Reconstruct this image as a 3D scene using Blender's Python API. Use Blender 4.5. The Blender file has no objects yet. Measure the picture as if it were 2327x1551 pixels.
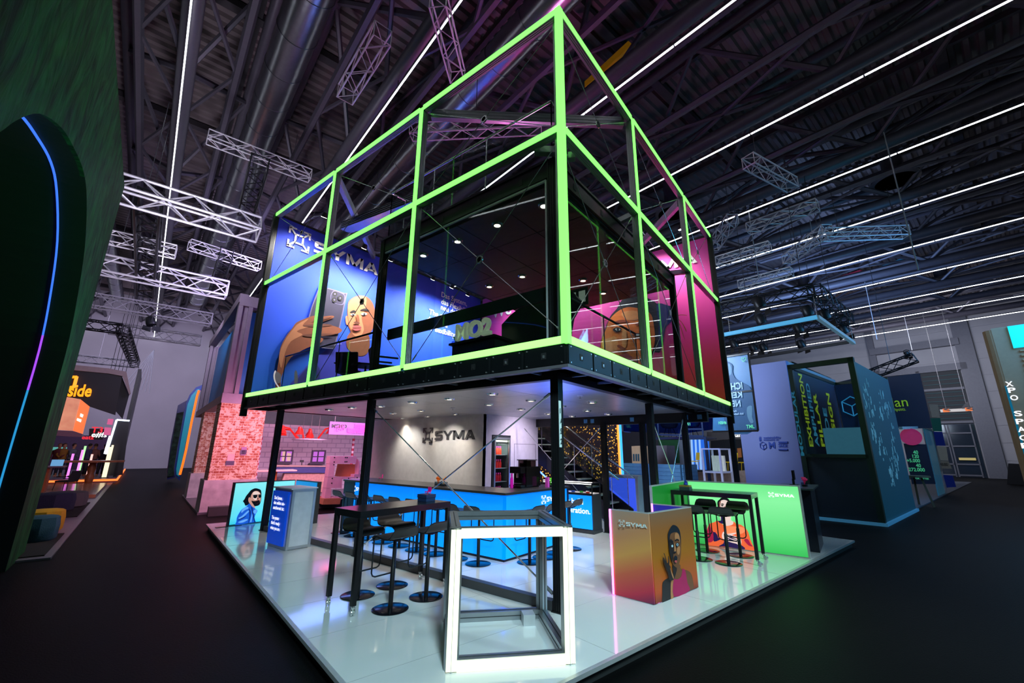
import bpy, math, random
from mathutils import Vector as V3, Matrix
random.seed(7)
C = bpy.context.scene.collection
SC = bpy.context.scene
PI = math.pi
# ------------------------------------------------------------------ camera
W_, H_ = 2327, 1551
FPX, YAW, PIT, ROL, HC = 960.0, .668, .2538, .0092, 1.7
fw = V3((math.cos(YAW)*math.cos(PIT), math.sin(YAW)*math.cos(PIT), math.sin(PIT)))
_r = V3((math.sin(YAW), -math.cos(YAW), 0)); _u = _r.cross(fw)
cr = math.cos(ROL)*_r + math.sin(ROL)*_u
cu = -math.sin(ROL)*_r + math.cos(ROL)*_u
CAM = V3((0, 0, HC))
cd = bpy.data.cameras.new('camera'); cam = bpy.data.objects.new('camera', cd); C.objects.link(cam)
cd.sensor_width = 36; cd.lens = FPX/W_*36; cd.clip_start = .05; cd.clip_end = 200
M = Matrix((cr, cu, -fw)).transposed().to_4x4(); M.translation = CAM
cam.matrix_world = M
SC.camera = cam
SC.view_settings.view_transform = 'Standard'; SC.view_settings.look = 'None'
SC.view_settings.exposure = 0; SC.view_settings.gamma = 1; SC.view_settings.use_curve_mapping = False
# ------------------------------------------------------------------ world
w = bpy.data.worlds.new('world'); SC.world = w; w.use_nodes = True
w.node_tree.nodes['Background'].inputs[0].default_value = (.35, .4, .6, 1)
w.node_tree.nodes['Background'].inputs[1].default_value = .10
# ------------------------------------------------------------------ frames: booth axes = world; hall axes turned
HA = math.radians(-11.5)
hu = V3((math.cos(HA), math.sin(HA), 0)); hv = V3((-math.sin(HA), math.cos(HA), 0)); UP = V3((0, 0, 1))
HM = Matrix.Rotation(HA, 4, 'Z')
X, Y = V3((1, 0, 0)), V3((0, 1, 0))
def hz(U, V, z): return hu*U + hv*V + V3((0, 0, z))
def lamp(name, kind, loc, tgt, energy, color, size=.2, size_y=None, spot=None, blend=.5, parent=None):
    l = bpy.data.lights.new(name, kind); l.energy = energy; l.color = color
    if kind == 'AREA':
        l.size = size
        if size_y: l.shape = 'RECTANGLE'; l.size_y = size_y
    else: l.shadow_soft_size = size
    if kind == 'SPOT': l.spot_size = math.radians(spot); l.spot_blend = blend
    o = bpy.data.objects.new(name, l); C.objects.link(o)
    o.location = loc
    if tgt is not None:
        o.rotation_euler = (V3(tgt)-V3(loc)).to_track_quat('-Z', 'Y').to_euler()
    if parent: o.parent = parent
    return o
# magenta wash on the brick booth; violet, blue and cool fills added for tint
lamp('magenta_booth_light', 'AREA', hz(2.6, 13.0, 2.6), hz(2.4, 15.6, 1.5), 150, (1, .40, .62), 1.5)
lamp('magenta_booth_light', 'AREA', hz(6, 15.4, 3.6), hz(6, 20.8, 1.4), 750, (1, .55, .8), 3)
lamp('violet_hall_fill', 'AREA', hz(4, 22, 9), hz(0, 40, 14), 600, (.62, .5, 1), 4)  # violet fills without fixtures, added for the purple tint at left
lamp('violet_hall_fill', 'AREA', hz(-2, 40, 9), hz(1, 52, 5), 720, (.78, .68, 1), 5)
lamp('blue_hall_fill', 'AREA', hz(22, -2, 7), hz(24, 5, 3), 500, (.12, .45, 1), 3)  # unseen blue fills, added to tint the right side of the hall
lamp('blue_hall_fill', 'AREA', hz(17, -4, 5), hz(17, 3, 2), 260, (.05, .5, .8), 2)
lamp('blue_hall_fill', 'AREA', hz(30, 6, 8), hz(34, 9, 15), 1200, (.3, .5, 1), 5)
lamp('pale_booth_fill', 'AREA', hz(13.5, 8, 5.5), hz(20, 9.5, 1.2), 420, (.65, .8, 1), 2)  # added fill, lifts the dim booths beyond the right aisle
lamp('white_hall_light', 'AREA', hz(42, 4, 9), hz(54, 4, 6), 700, (.85, .85, 1), 5)
lamp('green_wall_light', 'SPOT', hz(1.5, 10, 1.2), hz(-1.3, 8.5, 4.6), 230, (.1, 1, .25), .3, spot=95, blend=1)
lamp('aisle_fill_light', 'SPOT', hz(-.5, -2.5, 6.5), (4.4, 3.4, .2), 2900, (.60, .93, 1), .5, spot=48, blend=.7)  # added fill behind the camera, brightens the front of the stage floor
lamp('aisle_fill_light', 'SPOT', hz(6, -4, 7), (6.9, 2.6, .3), 2400, (.70, .97, .92), .5, spot=46, blend=.7)  # second added fill from the front, towards the orange counter
lamp('truss_fill_light', 'AREA', hz(0, 12.5, 6.5), hz(0, 16, 9.5), 260, (.85, .8, 1), 1)  # added fills below the hung trusses, only to brighten them
lamp('truss_fill_light', 'AREA', hz(0, 19, 6.5), hz(-.5, 24, 9.5), 260, (.85, .8, 1), 1)
lamp('magenta_bounce_fill', 'AREA', (8.4, 6.4, 5.9), (7.2, 5.2, 8), 170, (1, .25, .75), .5)  # added lamp without fixture, stands in for magenta bounce from the banner
# ------------------------------------------------------------------ pixel helpers (turn a measured pixel into a point of a real plane)
def ray(x, y): return fw + cr*((x-W_/2)/FPX) - cu*((y-H_/2)/FPX)
def onP(x, y, n, c):
    d = ray(x, y); n = V3(n); return CAM + d*((c - n.dot(CAM))/n.dot(d))
def onZ(x, y, z=0): return onP(x, y, UP, z)
def onX(x, y, c): return onP(x, y, X, c)
def onY(x, y, c): return onP(x, y, Y, c)
def onU(x, y, c): return onP(x, y, hu, c)
def onV(x, y, c): return onP(x, y, hv, c)
# ------------------------------------------------------------------ materials
def lin(c): return tuple((v/12.92 if v <= .04045 else ((v+.055)/1.055)**2.4) for v in c)
def hx(s): return lin(tuple(int(s[i:i+2], 16)/255 for i in (0, 2, 4)))
MATS = {}
def mat(name, col, rough=.5, metal=0, emit=None, es=0, noise=.06, ns=8, bump=0, bs=40, coat=0):
    if name in MATS: return MATS[name]
    if isinstance(col, str): col = hx(col)
    m = bpy.data.materials.new(name); m.use_nodes = True; nt = m.node_tree; b = nt.nodes['Principled BSDF']
    b.inputs['Roughness'].default_value = rough; b.inputs['Metallic'].default_value = metal
    if coat: b.inputs['Coat Weight'].default_value = coat; b.inputs['Coat Roughness'].default_value = .05
    tc = nt.nodes.new('ShaderNodeTexCoord')
    nz = nt.nodes.new('ShaderNodeTexNoise'); nz.inputs['Scale'].default_value = ns; nz.inputs['Detail'].default_value = 4
    nt.links.new(tc.outputs['Object'], nz.inputs['Vector'])
    rp = nt.nodes.new('ShaderNodeValToRGB')
    rp.color_ramp.elements[0].color = tuple(c*(1-noise) for c in col)+(1,)
    rp.color_ramp.elements[1].color = tuple(min(1, c*(1+noise)) for c in col)+(1,)
    rp.color_ramp.elements[0].position = .3; rp.color_ramp.elements[1].position = .7
    nt.links.new(nz.outputs['Fac'], rp.inputs['Fac']); nt.links.new(rp.outputs['Color'], b.inputs['Base Color'])
    if bump:
        n2 = nt.nodes.new('ShaderNodeTexNoise'); n2.inputs['Scale'].default_value = bs
        nt.links.new(tc.outputs['Object'], n2.inputs['Vector'])
        bp = nt.nodes.new('ShaderNodeBump'); bp.inputs['Strength'].default_value = bump; bp.inputs['Distance'].default_value = .02
        nt.links.new(n2.outputs['Fac'], bp.inputs['Height']); nt.links.new(bp.outputs['Normal'], b.inputs['Normal'])
    if emit is not None:
        if isinstance(emit, str): emit = hx(emit)
        b.inputs['Emission Color'].default_value = tuple(emit)+(1,); b.inputs['Emission Strength'].default_value = es
    MATS[name] = m; return m
def glow(name, col, s=1.0):       # backlit print or lamp diffuser
    c = hx(col) if isinstance(col, str) else col
    return mat(name, tuple(v*.25 for v in c), .45, 0, c, s)
def glass(name, tint='ffffff', ior=1.45, k=1.0):
    if name in MATS: return MATS[name]
    m = bpy.data.materials.new(name); m.use_nodes = True; nt = m.node_tree; nt.nodes.clear()
    o = nt.nodes.new('ShaderNodeOutputMaterial'); mx = nt.nodes.new('ShaderNodeMixShader')
    t = nt.nodes.new('ShaderNodeBsdfTransparent'); g = nt.nodes.new('ShaderNodeBsdfGlossy')
    g.inputs['Roughness'].default_value = .02; t.inputs[0].default_value = hx(tint)+(1,)
    lw = nt.nodes.new('ShaderNodeLayerWeight'); pw = nt.nodes.new('ShaderNodeMath'); pw.operation = 'POWER'; pw.inputs[1].default_value = 4
    ma = nt.nodes.new('ShaderNodeMath'); ma.operation = 'MULTIPLY_ADD'; ma.inputs[1].default_value = .45; ma.inputs[2].default_value = .025
    nt.links.new(lw.outputs['Facing'], pw.inputs[0]); nt.links.new(pw.outputs[0], ma.inputs[0]); nt.links.new(ma.outputs[0], mx.inputs[0])
    nt.links.new(t.outputs[0], mx.inputs[1]); nt.links.new(g.outputs[0], mx.inputs[2])
    nt.links.new(mx.outputs[0], o.inputs[0]); MATS[name] = m; return m
def gradmat(name, stops, axis, lo, hi, emit=0, rough=.5):   # printed colour gradient along a world direction
    m = bpy.data.materials.new(name); m.use_nodes = True; nt = m.node_tree; b = nt.nodes['Principled BSDF']
    ge = nt.nodes.new('ShaderNodeNewGeometry'); dp = nt.nodes.new('ShaderNodeVectorMath'); dp.operation = 'DOT_PRODUCT'
    dp.inputs[1].default_value = axis
    mr = nt.nodes.new('ShaderNodeMapRange'); mr.inputs[1].default_value = lo; mr.inputs[2].default_value = hi
    rp = nt.nodes.new('ShaderNodeValToRGB'); els = rp.color_ramp.elements
    while len(els) < len(stops): els.new(.5)
    for e, (p, c) in zip(els, stops): e.position = p; e.color = hx(c)+(1,)
    nt.links.new(ge.outputs['Position'], dp.inputs[0]); nt.links.new(dp.outputs['Value'], mr.inputs[0])
    nt.links.new(mr.outputs[0], rp.inputs[0]); nt.links.new(rp.outputs[0], b.inputs['Base Color'])
    b.inputs['Roughness'].default_value = rough
    if emit: nt.links.new(rp.outputs[0], b.inputs['Emission Color']); b.inputs['Emission Strength'].default_value = emit
    MATS[name] = m; return m
# ------------------------------------------------------------------ mesh builder
class MB:
    def __init__(s, M=None): s.v = []; s.f = []; s.m = []; s.M = M; s.mi = 0
    def add(s, vs, fs, mi=None):
        n = len(s.v); mi = s.mi if mi is None else mi
        s.v += [(s.M @ V3(v)) if s.M else V3(v) for v in vs]
        for f in fs: s.f.append([i+n for i in f]); s.m.append(mi)
        return s
    def box(s, x0, x1, y0, y1, z0, z1, mi=None):
        vs = [(x, y, z) for z in (z0, z1) for x, y in ((x0, y0), (x1, y0), (x1, y1), (x0, y1))]
        return s.add(vs, [(3, 2, 1, 0), (4, 5, 6, 7), (0, 1, 5, 4), (1, 2, 6, 5), (2, 3, 7, 6), (3, 0, 4, 7)], mi)
    def bar(s, p, q, w, h=None, mi=None, up=UP):
        p, q = V3(p), V3(q); h = w if h is None else h; d = (q-p).normalized(); up = V3(up)
        if abs(d.dot(up)) > .98: up = X if abs(d.x) < .9 else Y
        a = d.cross(up).normalized(); b = a.cross(d)
        vs = [c + a*(sx*w/2) + b*(sz*h/2) for c in (p, q) for sx, sz in ((-1, -1), (1, -1), (1, 1), (-1, 1))]
        return s.add(vs, [(0, 1, 2, 3), (7, 6, 5, 4), (0, 4, 5, 1), (1, 5, 6, 2), (2, 6, 7, 3), (3, 7, 4, 0)], mi)
    def tube(s, pts, r, n=8, mi=None, closed=False, cap=True):
        pts = [V3(p) for p in pts]; k = len(pts); vs = []
        t0 = (pts[1]-pts[0]).normalized(); ref = UP if abs(t0.z) < .9 else X
        a = t0.cross(ref).normalized()
        for i in range(k):
            if closed: t = (pts[(i+1) % k]-pts[i-1]).normalized()
            else: t = (pts[min(i+1, k-1)]-pts[max(i-1, 0)]).normalized()
            a = (a - t*a.dot(t)).normalized(); b = t.cross(a)
            rr = r[i] if isinstance(r, (list, tuple)) else r
            vs += [pts[i] + (a*math.cos(2*PI*j/n) + b*math.sin(2*PI*j/n))*rr for j in range(n)]
        fs = []
        for i in range(k if closed else k-1):
            i2 = (i+1) % k
            for j in range(n): fs.append((i*n+j, i*n+(j+1) % n, i2*n+(j+1) % n, i2*n+j))
        if cap and not closed: fs += [tuple(range(n-1, -1, -1)), tuple((k-1)*n+j for j in range(n))]
        return s.add(vs, fs, mi)
    def lathe(s, c, prof, n=16, mi=None, ax=UP, sy=1):
        c = V3(c); ax = V3(ax).normalized(); a = ax.orthogonal().normalized() if abs(ax.z) < .99 else X; b = ax.cross(a); vs = []; fs = []
        for r, z in prof: vs += [c + ax*z + (a*math.cos(2*PI*j/n) + b*math.sin(2*PI*j/n)*sy)*max(r, 1e-4) for j in range(n)]
        for i in range(len(prof)-1):
            for j in range(n): fs.append((i*n+j, i*n+(j+1) % n, (i+1)*n+(j+1) % n, (i+1)*n+j))
        fs += [tuple(range(n-1, -1, -1)), tuple((len(prof)-1)*n+j for j in range(n))]
        return s.add(vs, fs, mi)
    def prism(s, pts, d, mi=None):
        pts = [V3(p) for p in pts]; d = V3(d); n = len(pts)
        return s.add(pts + [p+d for p in pts], [tuple(range(n)), tuple(range(2*n-1, n-1, -1))] + [(i, (i+1) % n, n+(i+1) % n, n+i)[::-1] for i in range(n)], mi)
    def ngon(s, pts, mi=None): return s.add(pts, [tuple(range(len(pts)))], mi)
    def grid(s, rows, mi=None):
        n = len(rows[0]); vs = [p for r in rows for p in r]
        return s.add(vs, [(i*n+j, i*n+j+1, (i+1)*n+j+1, (i+1)*n+j) for i in range(len(rows)-1) for j in range(n-1)], mi)
INV = {}
def build(name, mb, mats, parent=None, smooth=False, bev=0):
    me = bpy.data.meshes.new(name)
    inv = INV.get(parent.name, Matrix()) if parent else Matrix()
    loc = V3((0, 0, 0))
    if parent is None:
        xs = [v.x for v in mb.v]; ys = [v.y for v in mb.v]; zs = [v.z for v in mb.v]
        loc = V3(((min(xs)+max(xs))/2, (min(ys)+max(ys))/2, min(zs))); inv = Matrix.Translation(-loc)
    me.from_pydata([inv @ v for v in mb.v], [], mb.f)
    for m in (mats if isinstance(mats, (list, tuple)) else [mats]): me.materials.append(m)
    me.polygons.foreach_set('material_index', mb.m)
    if smooth: me.shade_smooth(); 
    me.update()
    o = bpy.data.objects.new(name, me); C.objects.link(o); o.location = loc
    if smooth == 'auto':
        me.shade_smooth()
        try: me.set_sharp_from_angle(angle=math.radians(40))
        except Exception: pass
    if parent: o.parent = parent; INV[o.name] = inv
    else: INV[o.name] = inv
    if bev: md = o.modifiers.new('bevel', 'BEVEL'); md.width = bev; md.segments = 2; md.limit_method = 'ANGLE'
    return o
def tag(o, label, cat, group=None):
    o['label'] = label; o['category'] = cat
    if group: o['group'] = group
    return o
def thing(name, label, cat, loc=(0, 0, 0), rot=0, group=None):
    o = bpy.data.objects.new(name, None); o.empty_display_size = .1; C.objects.link(o); o.location = loc; o.rotation_euler = (0, 0, rot)
    INV[o.name] = (Matrix.Translation(V3(loc)) @ Matrix.Rotation(rot, 4, 'Z')).inverted()
    return tag(o, label, cat, group)
def solo(name, mb, mats, label, cat, group=None, smooth=False, bev=0): return tag(build(name, mb, mats, None, smooth, bev), label, cat, group)
def struct(name, mb, mats, smooth=False):
    o = build(name, mb, mats, None, smooth); o['kind'] = 'structure'; return o
def dup(root, loc, rot=None, label=None, group=None):
    r = root.copy(); C.objects.link(r); r.location = loc
    if rot is not None: r.rotation_euler = (0, 0, rot)
    if label: r['label'] = label
    if group: r['group'] = group
    for ch in list(root.children):
        c = ch.copy(); C.objects.link(c); c.parent = r
        for g in list(ch.children): d = g.copy(); C.objects.link(d); d.parent = c
    return r
def text(mb, s, o, xd, ud, h, mi=0, width=None, bold=0, mirror=False, depth=.004, just='LEFT', spacing=1.0, lift=.002):
    cu_ = bpy.data.curves.new('t', 'FONT'); cu_.body = s; cu_.size = 1; cu_.offset = min(bold, .028); cu_.extrude = 0; cu_.resolution_u = 3
    cu_.space_character = spacing; cu_.align_x = just
    ob = bpy.data.objects.new('t', cu_); C.objects.link(ob)
    bpy.context.view_layer.update()
    me = bpy.data.meshes.new_from_object(ob.evaluated_get(bpy.context.evaluated_depsgraph_get()))
    xs = [v.co.x for v in me.vertices] or [0, 1]
    sc = h/.70; sx = sc if width is None else width/(max(xs)-min(xs))
    x0 = min(xs) if just == 'LEFT' else 0
    xd = V3(xd).normalized(); ud = V3(ud).normalized(); n = xd.cross(ud); o = V3(o)
    if mirror: L = max(xs); vs = [o + xd*((L-v.co.x)*sx) + ud*(v.co.y*sc) for v in me.vertices]
    else: vs = [o + xd*((v.co.x-x0)*sx) + ud*(v.co.y*sc) for v in me.vertices]
    k = len(vs); fr = [v+n*(lift+depth) for v in vs]
    fs = [tuple(p.vertices) for p in me.polygons]
    mb.add(fr, fs, mi)
    if depth > .01:                                     # raised letters get sides
        ec = {}
        for f in fs:
            for a, b in zip(f, f[1:]+f[:1]): ec[(a, b)] = 1
        sd = [(a, b, b+k, a+k)[::-1] for (a, b) in ec if (b, a) not in ec]
        mb.add(fr + [v+n*lift for v in vs], sd, mi)
    bpy.data.objects.remove(ob); bpy.data.curves.remove(cu_); bpy.data.meshes.remove(me)
def logo(mb, o, xd, ud, h, mi=0, word=True, lift=.004, iconw=1.0, wordw=3.45, depth=0):
    xd = V3(xd).normalized(); ud = V3(ud).normalized(); n = xd.cross(ud); o = V3(o) + n*lift
    def P(a, b): return o + xd*(a*h*iconw) + ud*(b*h)
    def seg(a, b, c, d, t):
        p, q = V3((a, b)), V3((c, d)); e = (q-p).normalized(); m = V3((-e.y, e.x))*t/2
        vs = [P(*(p+m)), P(*(p-m)), P(*(q-m)), P(*(q+m))]
        if depth: mb.prism(vs, n*depth, mi)
        else: mb.ngon(vs, mi)
    t = .085
    for sx, sy in ((0, 0), (1, 0), (1, 1), (0, 1)):
        ix, iy = abs(sx-.04), abs(sy-.04); e = 1 if sx == 0 else -1; f = 1 if sy == 0 else -1
        seg(ix-e*t/2, iy, ix+e*.3, iy, t); seg(ix, iy, ix, iy+f*.3, t)
        seg(ix, iy, .5-e*.17, .5-f*.17, t*.9)
    for a, b, c, d in ((.33, .3, .33, .7), (.33, .7, .7, .7), (.67, .7, .67, .3), (.7, .3, .3, .3)): seg(a, b, c, d, t)
    if not word: return
    wsc = h*wordw/4.93; ch = h*.58; o2 = P(0, .19)+xd*(h*iconw*1.22)
    def pg(pts):
        vs = [o2 + xd*(a*wsc) + ud*(b*ch) for a, b in pts]
        if depth: mb.prism(vs, n*depth, mi)
        else: mb.ngon(vs, mi)
    def par(x0, y0, x1, y1, w): pg([(x0-w/2, y0), (x0+w/2, y0), (x1+w/2, y1), (x1-w/2, y1)])
    pg([(1.0, .78), (1.0, 1), (.16, 1), (.04, .95), (0, .84), (0, .58), (.05, .46), (.16, .41), (.26, .52), (.27, .74), (.32, .78)])
    pg([(.16, .41), (.84, .41), (.84, .60), (.16, .60)])
    pg([(0, .22), (0, 0), (.88, 0), (.98, .05), (1.03, .16), (1.03, .43), (.98, .55), (.86, .60), (.77, .48), (.76, .26), (.70, .22)])
    par(1.22, 1, 1.68, .38, .30); par(2.16, 1, 1.70, .38, .30); par(1.69, .45, 1.69, 0, .27)
    pg([(2.36, 0), (2.61, 0), (2.61, 1), (2.36, 1)]); pg([(3.47, 0), (3.72, 0), (3.72, 1), (3.47, 1)])
    par(2.53, 1, 3.04, .10, .30); par(3.55, 1, 3.04, .10, .30)
    par(3.94, 0, 4.40, 1, .29); par(4.88, 0, 4.42, 1, .29); pg([(4.08, .20), (4.74, .20), (4.68, .38), (4.14, .38)])
def smoothc(pts, k=3):
    n = len(pts); out = []
    for i in range(n):
        p0, p1, p2, p3 = pts[i-1], pts[i], pts[(i+1) % n], pts[(i+2) % n]
        for j in range(k):
            t = j/k; out.append(tuple(.5*((2*p1[a]) + (-p0[a]+p2[a])*t + (2*p0[a]-5*p1[a]+4*p2[a]-p3[a])*t*t + (-p0[a]+3*p1[a]-3*p2[a]+p3[a])*t**3) for a in (0, 1)))
    return out
class Print:      # flat printed shapes on one real plane; pts are (x, y) on the photograph
    def __init__(s, n, c, sgn=-1, step=.003): s.mb = MB(); s.n = V3(n); s.c = c; s.k = 0; s.sg = sgn; s.step = step; s.mats = []
    def shape(s, pts, m, smooth=True, z=(0, 0, 1)):
        s.k += 1
        if smooth: pts = smoothc(pts)
        if z != (0, 0, 1): ox, oy, sc = z; pts = [(ox+a/sc, oy+b/sc) for a, b in pts]
        if m not in s.mats: s.mats.append(m)
        s.mb.ngon([onP(a, b, s.n, s.c + s.sg*s.step*s.k) for a, b in pts], s.mats.index(m))
    def build(s, name, parent): return build(name, s.mb, s.mats, parent)
# common materials
black = mat('black_powder_coated_steel', (.012, .012, .014), .35, .3)
blackm = mat('matt_black_paint', (.010, .010, .012), .6)
alu = mat('anodised_aluminium', (.42, .44, .46), .32, .85)
aluwhite = mat('light_grey_aluminium', (.55, .57, .6), .4, .5)
steel = mat('polished_steel', (.7, .7, .72), .25, .9)
white = mat('white_laminate', (.78, .78, .8), .4)
gls = glass('clear_glass', 'e9f2ef')
green_led = glow('green_led_diffuser', (.15, 1, .10), 2.5)
led_white = glow('white_led_strip', (.9, .93, 1), 8)
exec_after = []
# ================================================================== HALL SHELL
def hm(p): return V3((V3(p).dot(hu), V3(p).dot(hv), p[2]))
carpet = mat('charcoal_hall_carpet', (.0024, .0024, .0027), .55, noise=.25, ns=.6, bump=.15, bs=60); carpet.node_tree.nodes['Principled BSDF'].inputs['Specular IOR Level'].default_value = .08
wallm = mat('pale_hall_plaster', (.50, .48, .52), .8, ns=.4)
mb = MB(HM); mb.box(-34, 54, -12, 52, -.3, -.12); struct('floor', mb, carpet)
mb = MB(HM); mb.box(-34, 54, 52, 52.4, -.12, 17); struct('wall_back', mb, wallm)
mb = MB(HM)
for k in range(12): mb.box(54, 54.3, -12, 52, -.12+k*1.42, -.12+(k+1)*1.42-.02)
mb.box(54.05, 54.4, -12, 52, -.12, 17); struct('wall_right', mb, mat('pale_grey_cladding', (.36, .36, .38), .7, ns=.5))
mb = MB(HM); mb.box(-34.4, -34, -12, 52, -.12, 17); struct('wall_left', mb, mat('dark_hall_wall', (.06, .06, .07), .8))
# corrugated roof deck: ribs run across the lights
rows = []; v = -12.; z = 15.6
prof = []
while v < 52: prof += [(v, z), (v+.14, z), (v+.19, z+.13), (v+.33, z+.13), (v+.38, z)]; v += .38
mb = MB(HM); mb.grid([[V3((U, a, b)) for a, b in prof] for U in (-34, 54)])
struct('ceiling', mb, mat('corrugated_steel_deck', (.19, .155, .155), .5, .3, ns=.2, noise=.3))
mb = MB(HM)
for k in range(9): mb.box(-34, 54, -8+k*7.2, -7.7+k*7.2, 15.3, 15.55)
for k in range(15): mb.box(-30+k*6.1, -29.86+k*6.1, -12, 52, 15.35, 15.58)
struct('trim_1', mb, mat('dark_purlin_paint', (.05, .045, .05), .5))
LU = [-.9+4.86*k for k in range(-4, 11)]
tubem = mat('grey_painted_tube', (.085, .08, .10), .45, .2)
tubed = mat('dark_painted_tube', (.05, .05, .06), .45, .2)
ordn = ['first', 'second', 'third', 'fourth', 'fifth', 'sixth', 'seventh', 'eighth', 'ninth', 'tenth']
for k, U in enumerate(LU):
    vis = 0 <= k-4 <= 9; nm = ordn[k-4] if vis else None
    t = thing('linear_light', ('long white light strip below the roof, %s counted from the left of the photo' % nm) if vis else 'long white light strip of the hall roof outside the left of the view', 'ceiling light', hz(U, 20, 12), HA, 'white light strips below the hall roof')
    mb = MB(HM); V = -11.
    while V < 51: mb.box(U-.016, U+.016, V, V+2.96, 11.965, 12.0); V += 3
    build('diffuser', mb, led_white, t)
    mb = MB(HM); mb.box(U-.03, U+.03, -11, 51.5, 12.0, 12.08)
    for j in range(16): mb.box(U-.01, U+.01, -10+j*4, -9.97+j*4, 12.12, 12.3)
    build('housing', mb, tubed, t)
    t = thing('roof_truss', ('triangular steel tube roof truss over the %s light strip' % nm) if vis else 'triangular steel tube roof truss outside the left of the view', 'roof truss', hz(U, 20, 12.3), HA, 'triangular tube trusses under the roof')
    mb = MB(HM); mb.tube([(U, -11, 12.55), (U, 52, 12.55)], .24, 12); build('lower_chord', mb, tubem, t, True)
    for s in (-1, 1):
        mb = MB(HM); mb.tube([(U+s*1.75, -11, 14.9), (U+s*1.75, 52, 14.9)], .17, 8); build('upper_chord', mb, tubem, t, True)
        mb = MB(HM)
        mb.tube([(U+s*1.2, -11, 13.3), (U+s*1.2, 52, 13.3)], .13, 6)
        for j in range(10):
            a = -11+j*6.3
            mb.tube([(U, a, 12.65), (U+s*1.75, a+3.15, 14.9)], .1, 6); mb.tube([(U+s*1.75, a+3.15, 14.9), (U, a+6.3, 12.65)], .08, 6)
            mb.tube([(U+s*1.2, a, 13.3), (U-s*1.2, a+6.3, 13.3)], .07, 6)
        build('lattice', mb, tubem, t)
ductm = mat('galvanised_duct', (.30, .31, .34), .28, .95, bump=.25, bs=3)
def duct(U, z, r, V0, V1, label, m=ductm):
    t = thing('ventilation_duct', label, 'duct', hz(U, (V0+V1)/2, z-r), HA, 'round steel ducts under the roof')
    mb = MB(HM); mb.tube([(U, V0, z), (U, V1, z)], r, 24); k = V0+1
    while k < V1: mb.tube([(U, k-.02, z), (U, k+.02, z)], r+.018, 24); k += 1.5
    build('tube', mb, m, t, 'auto')
duct(1.35, 13.0, .52, -8, 40, 'large round steel duct left of the upper floor frame, with blue and red reflections')
duct(6.1, 12.9, .48, -8, 24, 'round steel duct passing behind the apex of the green frame')
duct(-3.6, 13.6, .4, 4, 46, 'dark round duct just right of the green textured wall')
for q, (px, py, Uq, lab) in enumerate([(2035, 412, 22, 'upper right ring shaped air diffuser'), (1830, 660, 27.5, 'ring shaped air diffuser above the hanging black lighting frame'), (2142, 638, 36, 'ring shaped air diffuser near the right hall wall'), (1530, 485, 13.2, 'ring shaped air diffuser behind the right side of the green frame')]):
    p = onZ(px, py, 13.2)
    t = thing('air_diffuser', lab+' under the roof', 'air vent', p, 0, 'round air diffusers under the roof')
    mb = MB(); mb.lathe(p, [(.70, 0), (.85, .05), (.85, .12), (.65, .2), (.55, .12), (.55, .02), (.70, 0)], 28); build('outer_ring', mb, tubem, t, 'auto')
    mb = MB(); mb.lathe(p+V3((0, 0, .1)), [(.36, 0), (.42, .05), (.36, .15), (.36, 2)], 20); build('neck', mb, tubem, t, 'auto')
# glowing bars between the roof trusses; the amber ones stand in for orange reflections
for px0, py0, px1, py1, hxs, lab in [(1640, 655, 1780, 612, 'c98a10', 'amber lit strip between the roof trusses right of the booth'), (1640, 705, 1745, 680, 'c98a10', 'second amber lit strip below the first, right of the booth'), (1790, 672, 1960, 618, '8c2036', 'red lit strip between the roof trusses at right'), (1930, 640, 2060, 590, '1c6a86', 'teal lit strip between the roof trusses at right'), (1340, 200, 1440, 110, 'c98a10', 'amber band of reflected light behind the top of the green frame')]:
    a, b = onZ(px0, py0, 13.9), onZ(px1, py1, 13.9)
    mb = MB(); mb.bar(a, b, .5, .25); solo('glow_band', mb, mat('tint_'+hxs, hxs, .5, emit=hxs, es=.12), lab, 'beam')
# ------------------------------------------------------------------ right hall wall: gate, doors, signs
greysteel = mat('grey_painted_steel', (.13, .135, .16), .5)
def rectU(mb, U, a, b, th, mi=0):
    p, q = hm(onU(a[0], a[1], U)), hm(onU(b[0], b[1], U)); M0 = mb.M; mb.M = HM
    mb.box(U-th, U, min(p.y, q.y), max(p.y, q.y), min(p.z, q.z), max(p.z, q.z), mi); mb.M = M0
def rectV(mb, V, a, b, th, mi=0):
    p, q = hm(onV(a[0], a[1], V)), hm(onV(b[0], b[1], V)); M0 = mb.M; mb.M = HM
    mb.box(min(p.x, q.x), max(p.x, q.x), V-th, V, min(p.z, q.z), max(p.z, q.z), mi); mb.M = M0
US = lambda x, y: (1950+x/3.1, 680+y/3.1)
mb = MB(HM)
p0, p1 = hm(onU(*US(700, 430), 54)), hm(onU(*US(150, 495), 54))
Vr, Vl = p0.y, p1.y
for a, b in ((Vr-1.2, Vr-.1), (Vl, Vl+.5), ((Vr+Vl)/2-.1, (Vr+Vl)/2+.15)): mb.box(53.6, 54, a, b, -.12, 14.5 if a < Vr or a >= Vl else 9.2)
mb.box(53.6, 54, Vr-.5, Vl+.4, 9.0, 9.6); mb.box(53.4, 54, Vr-.4, Vl+.4, 11.2, 11.8)
for zz in (4.4, 7.3): mb.box(53.7, 54, Vr, Vl, zz, zz+.2)
struct('trim_2', mb, greysteel)
mb = MB(HM); mb.box(53.8, 53.9, Vr, Vl, 4.5, 9.0); struct('window_1', mb, mat('dark_gate_glazing', (.006, .01, .013), .6))
mb = MB(HM)
for k in range(11): mb.box(53.74, 53.8, Vr+.1, (Vr+Vl)/2-.2, 4.8+k*.38, 4.84+k*.38)
struct('trim_3', mb, mat('teal_reflecting_slats', (.01, .10, .11), .6))
mb = MB(HM)
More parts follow.
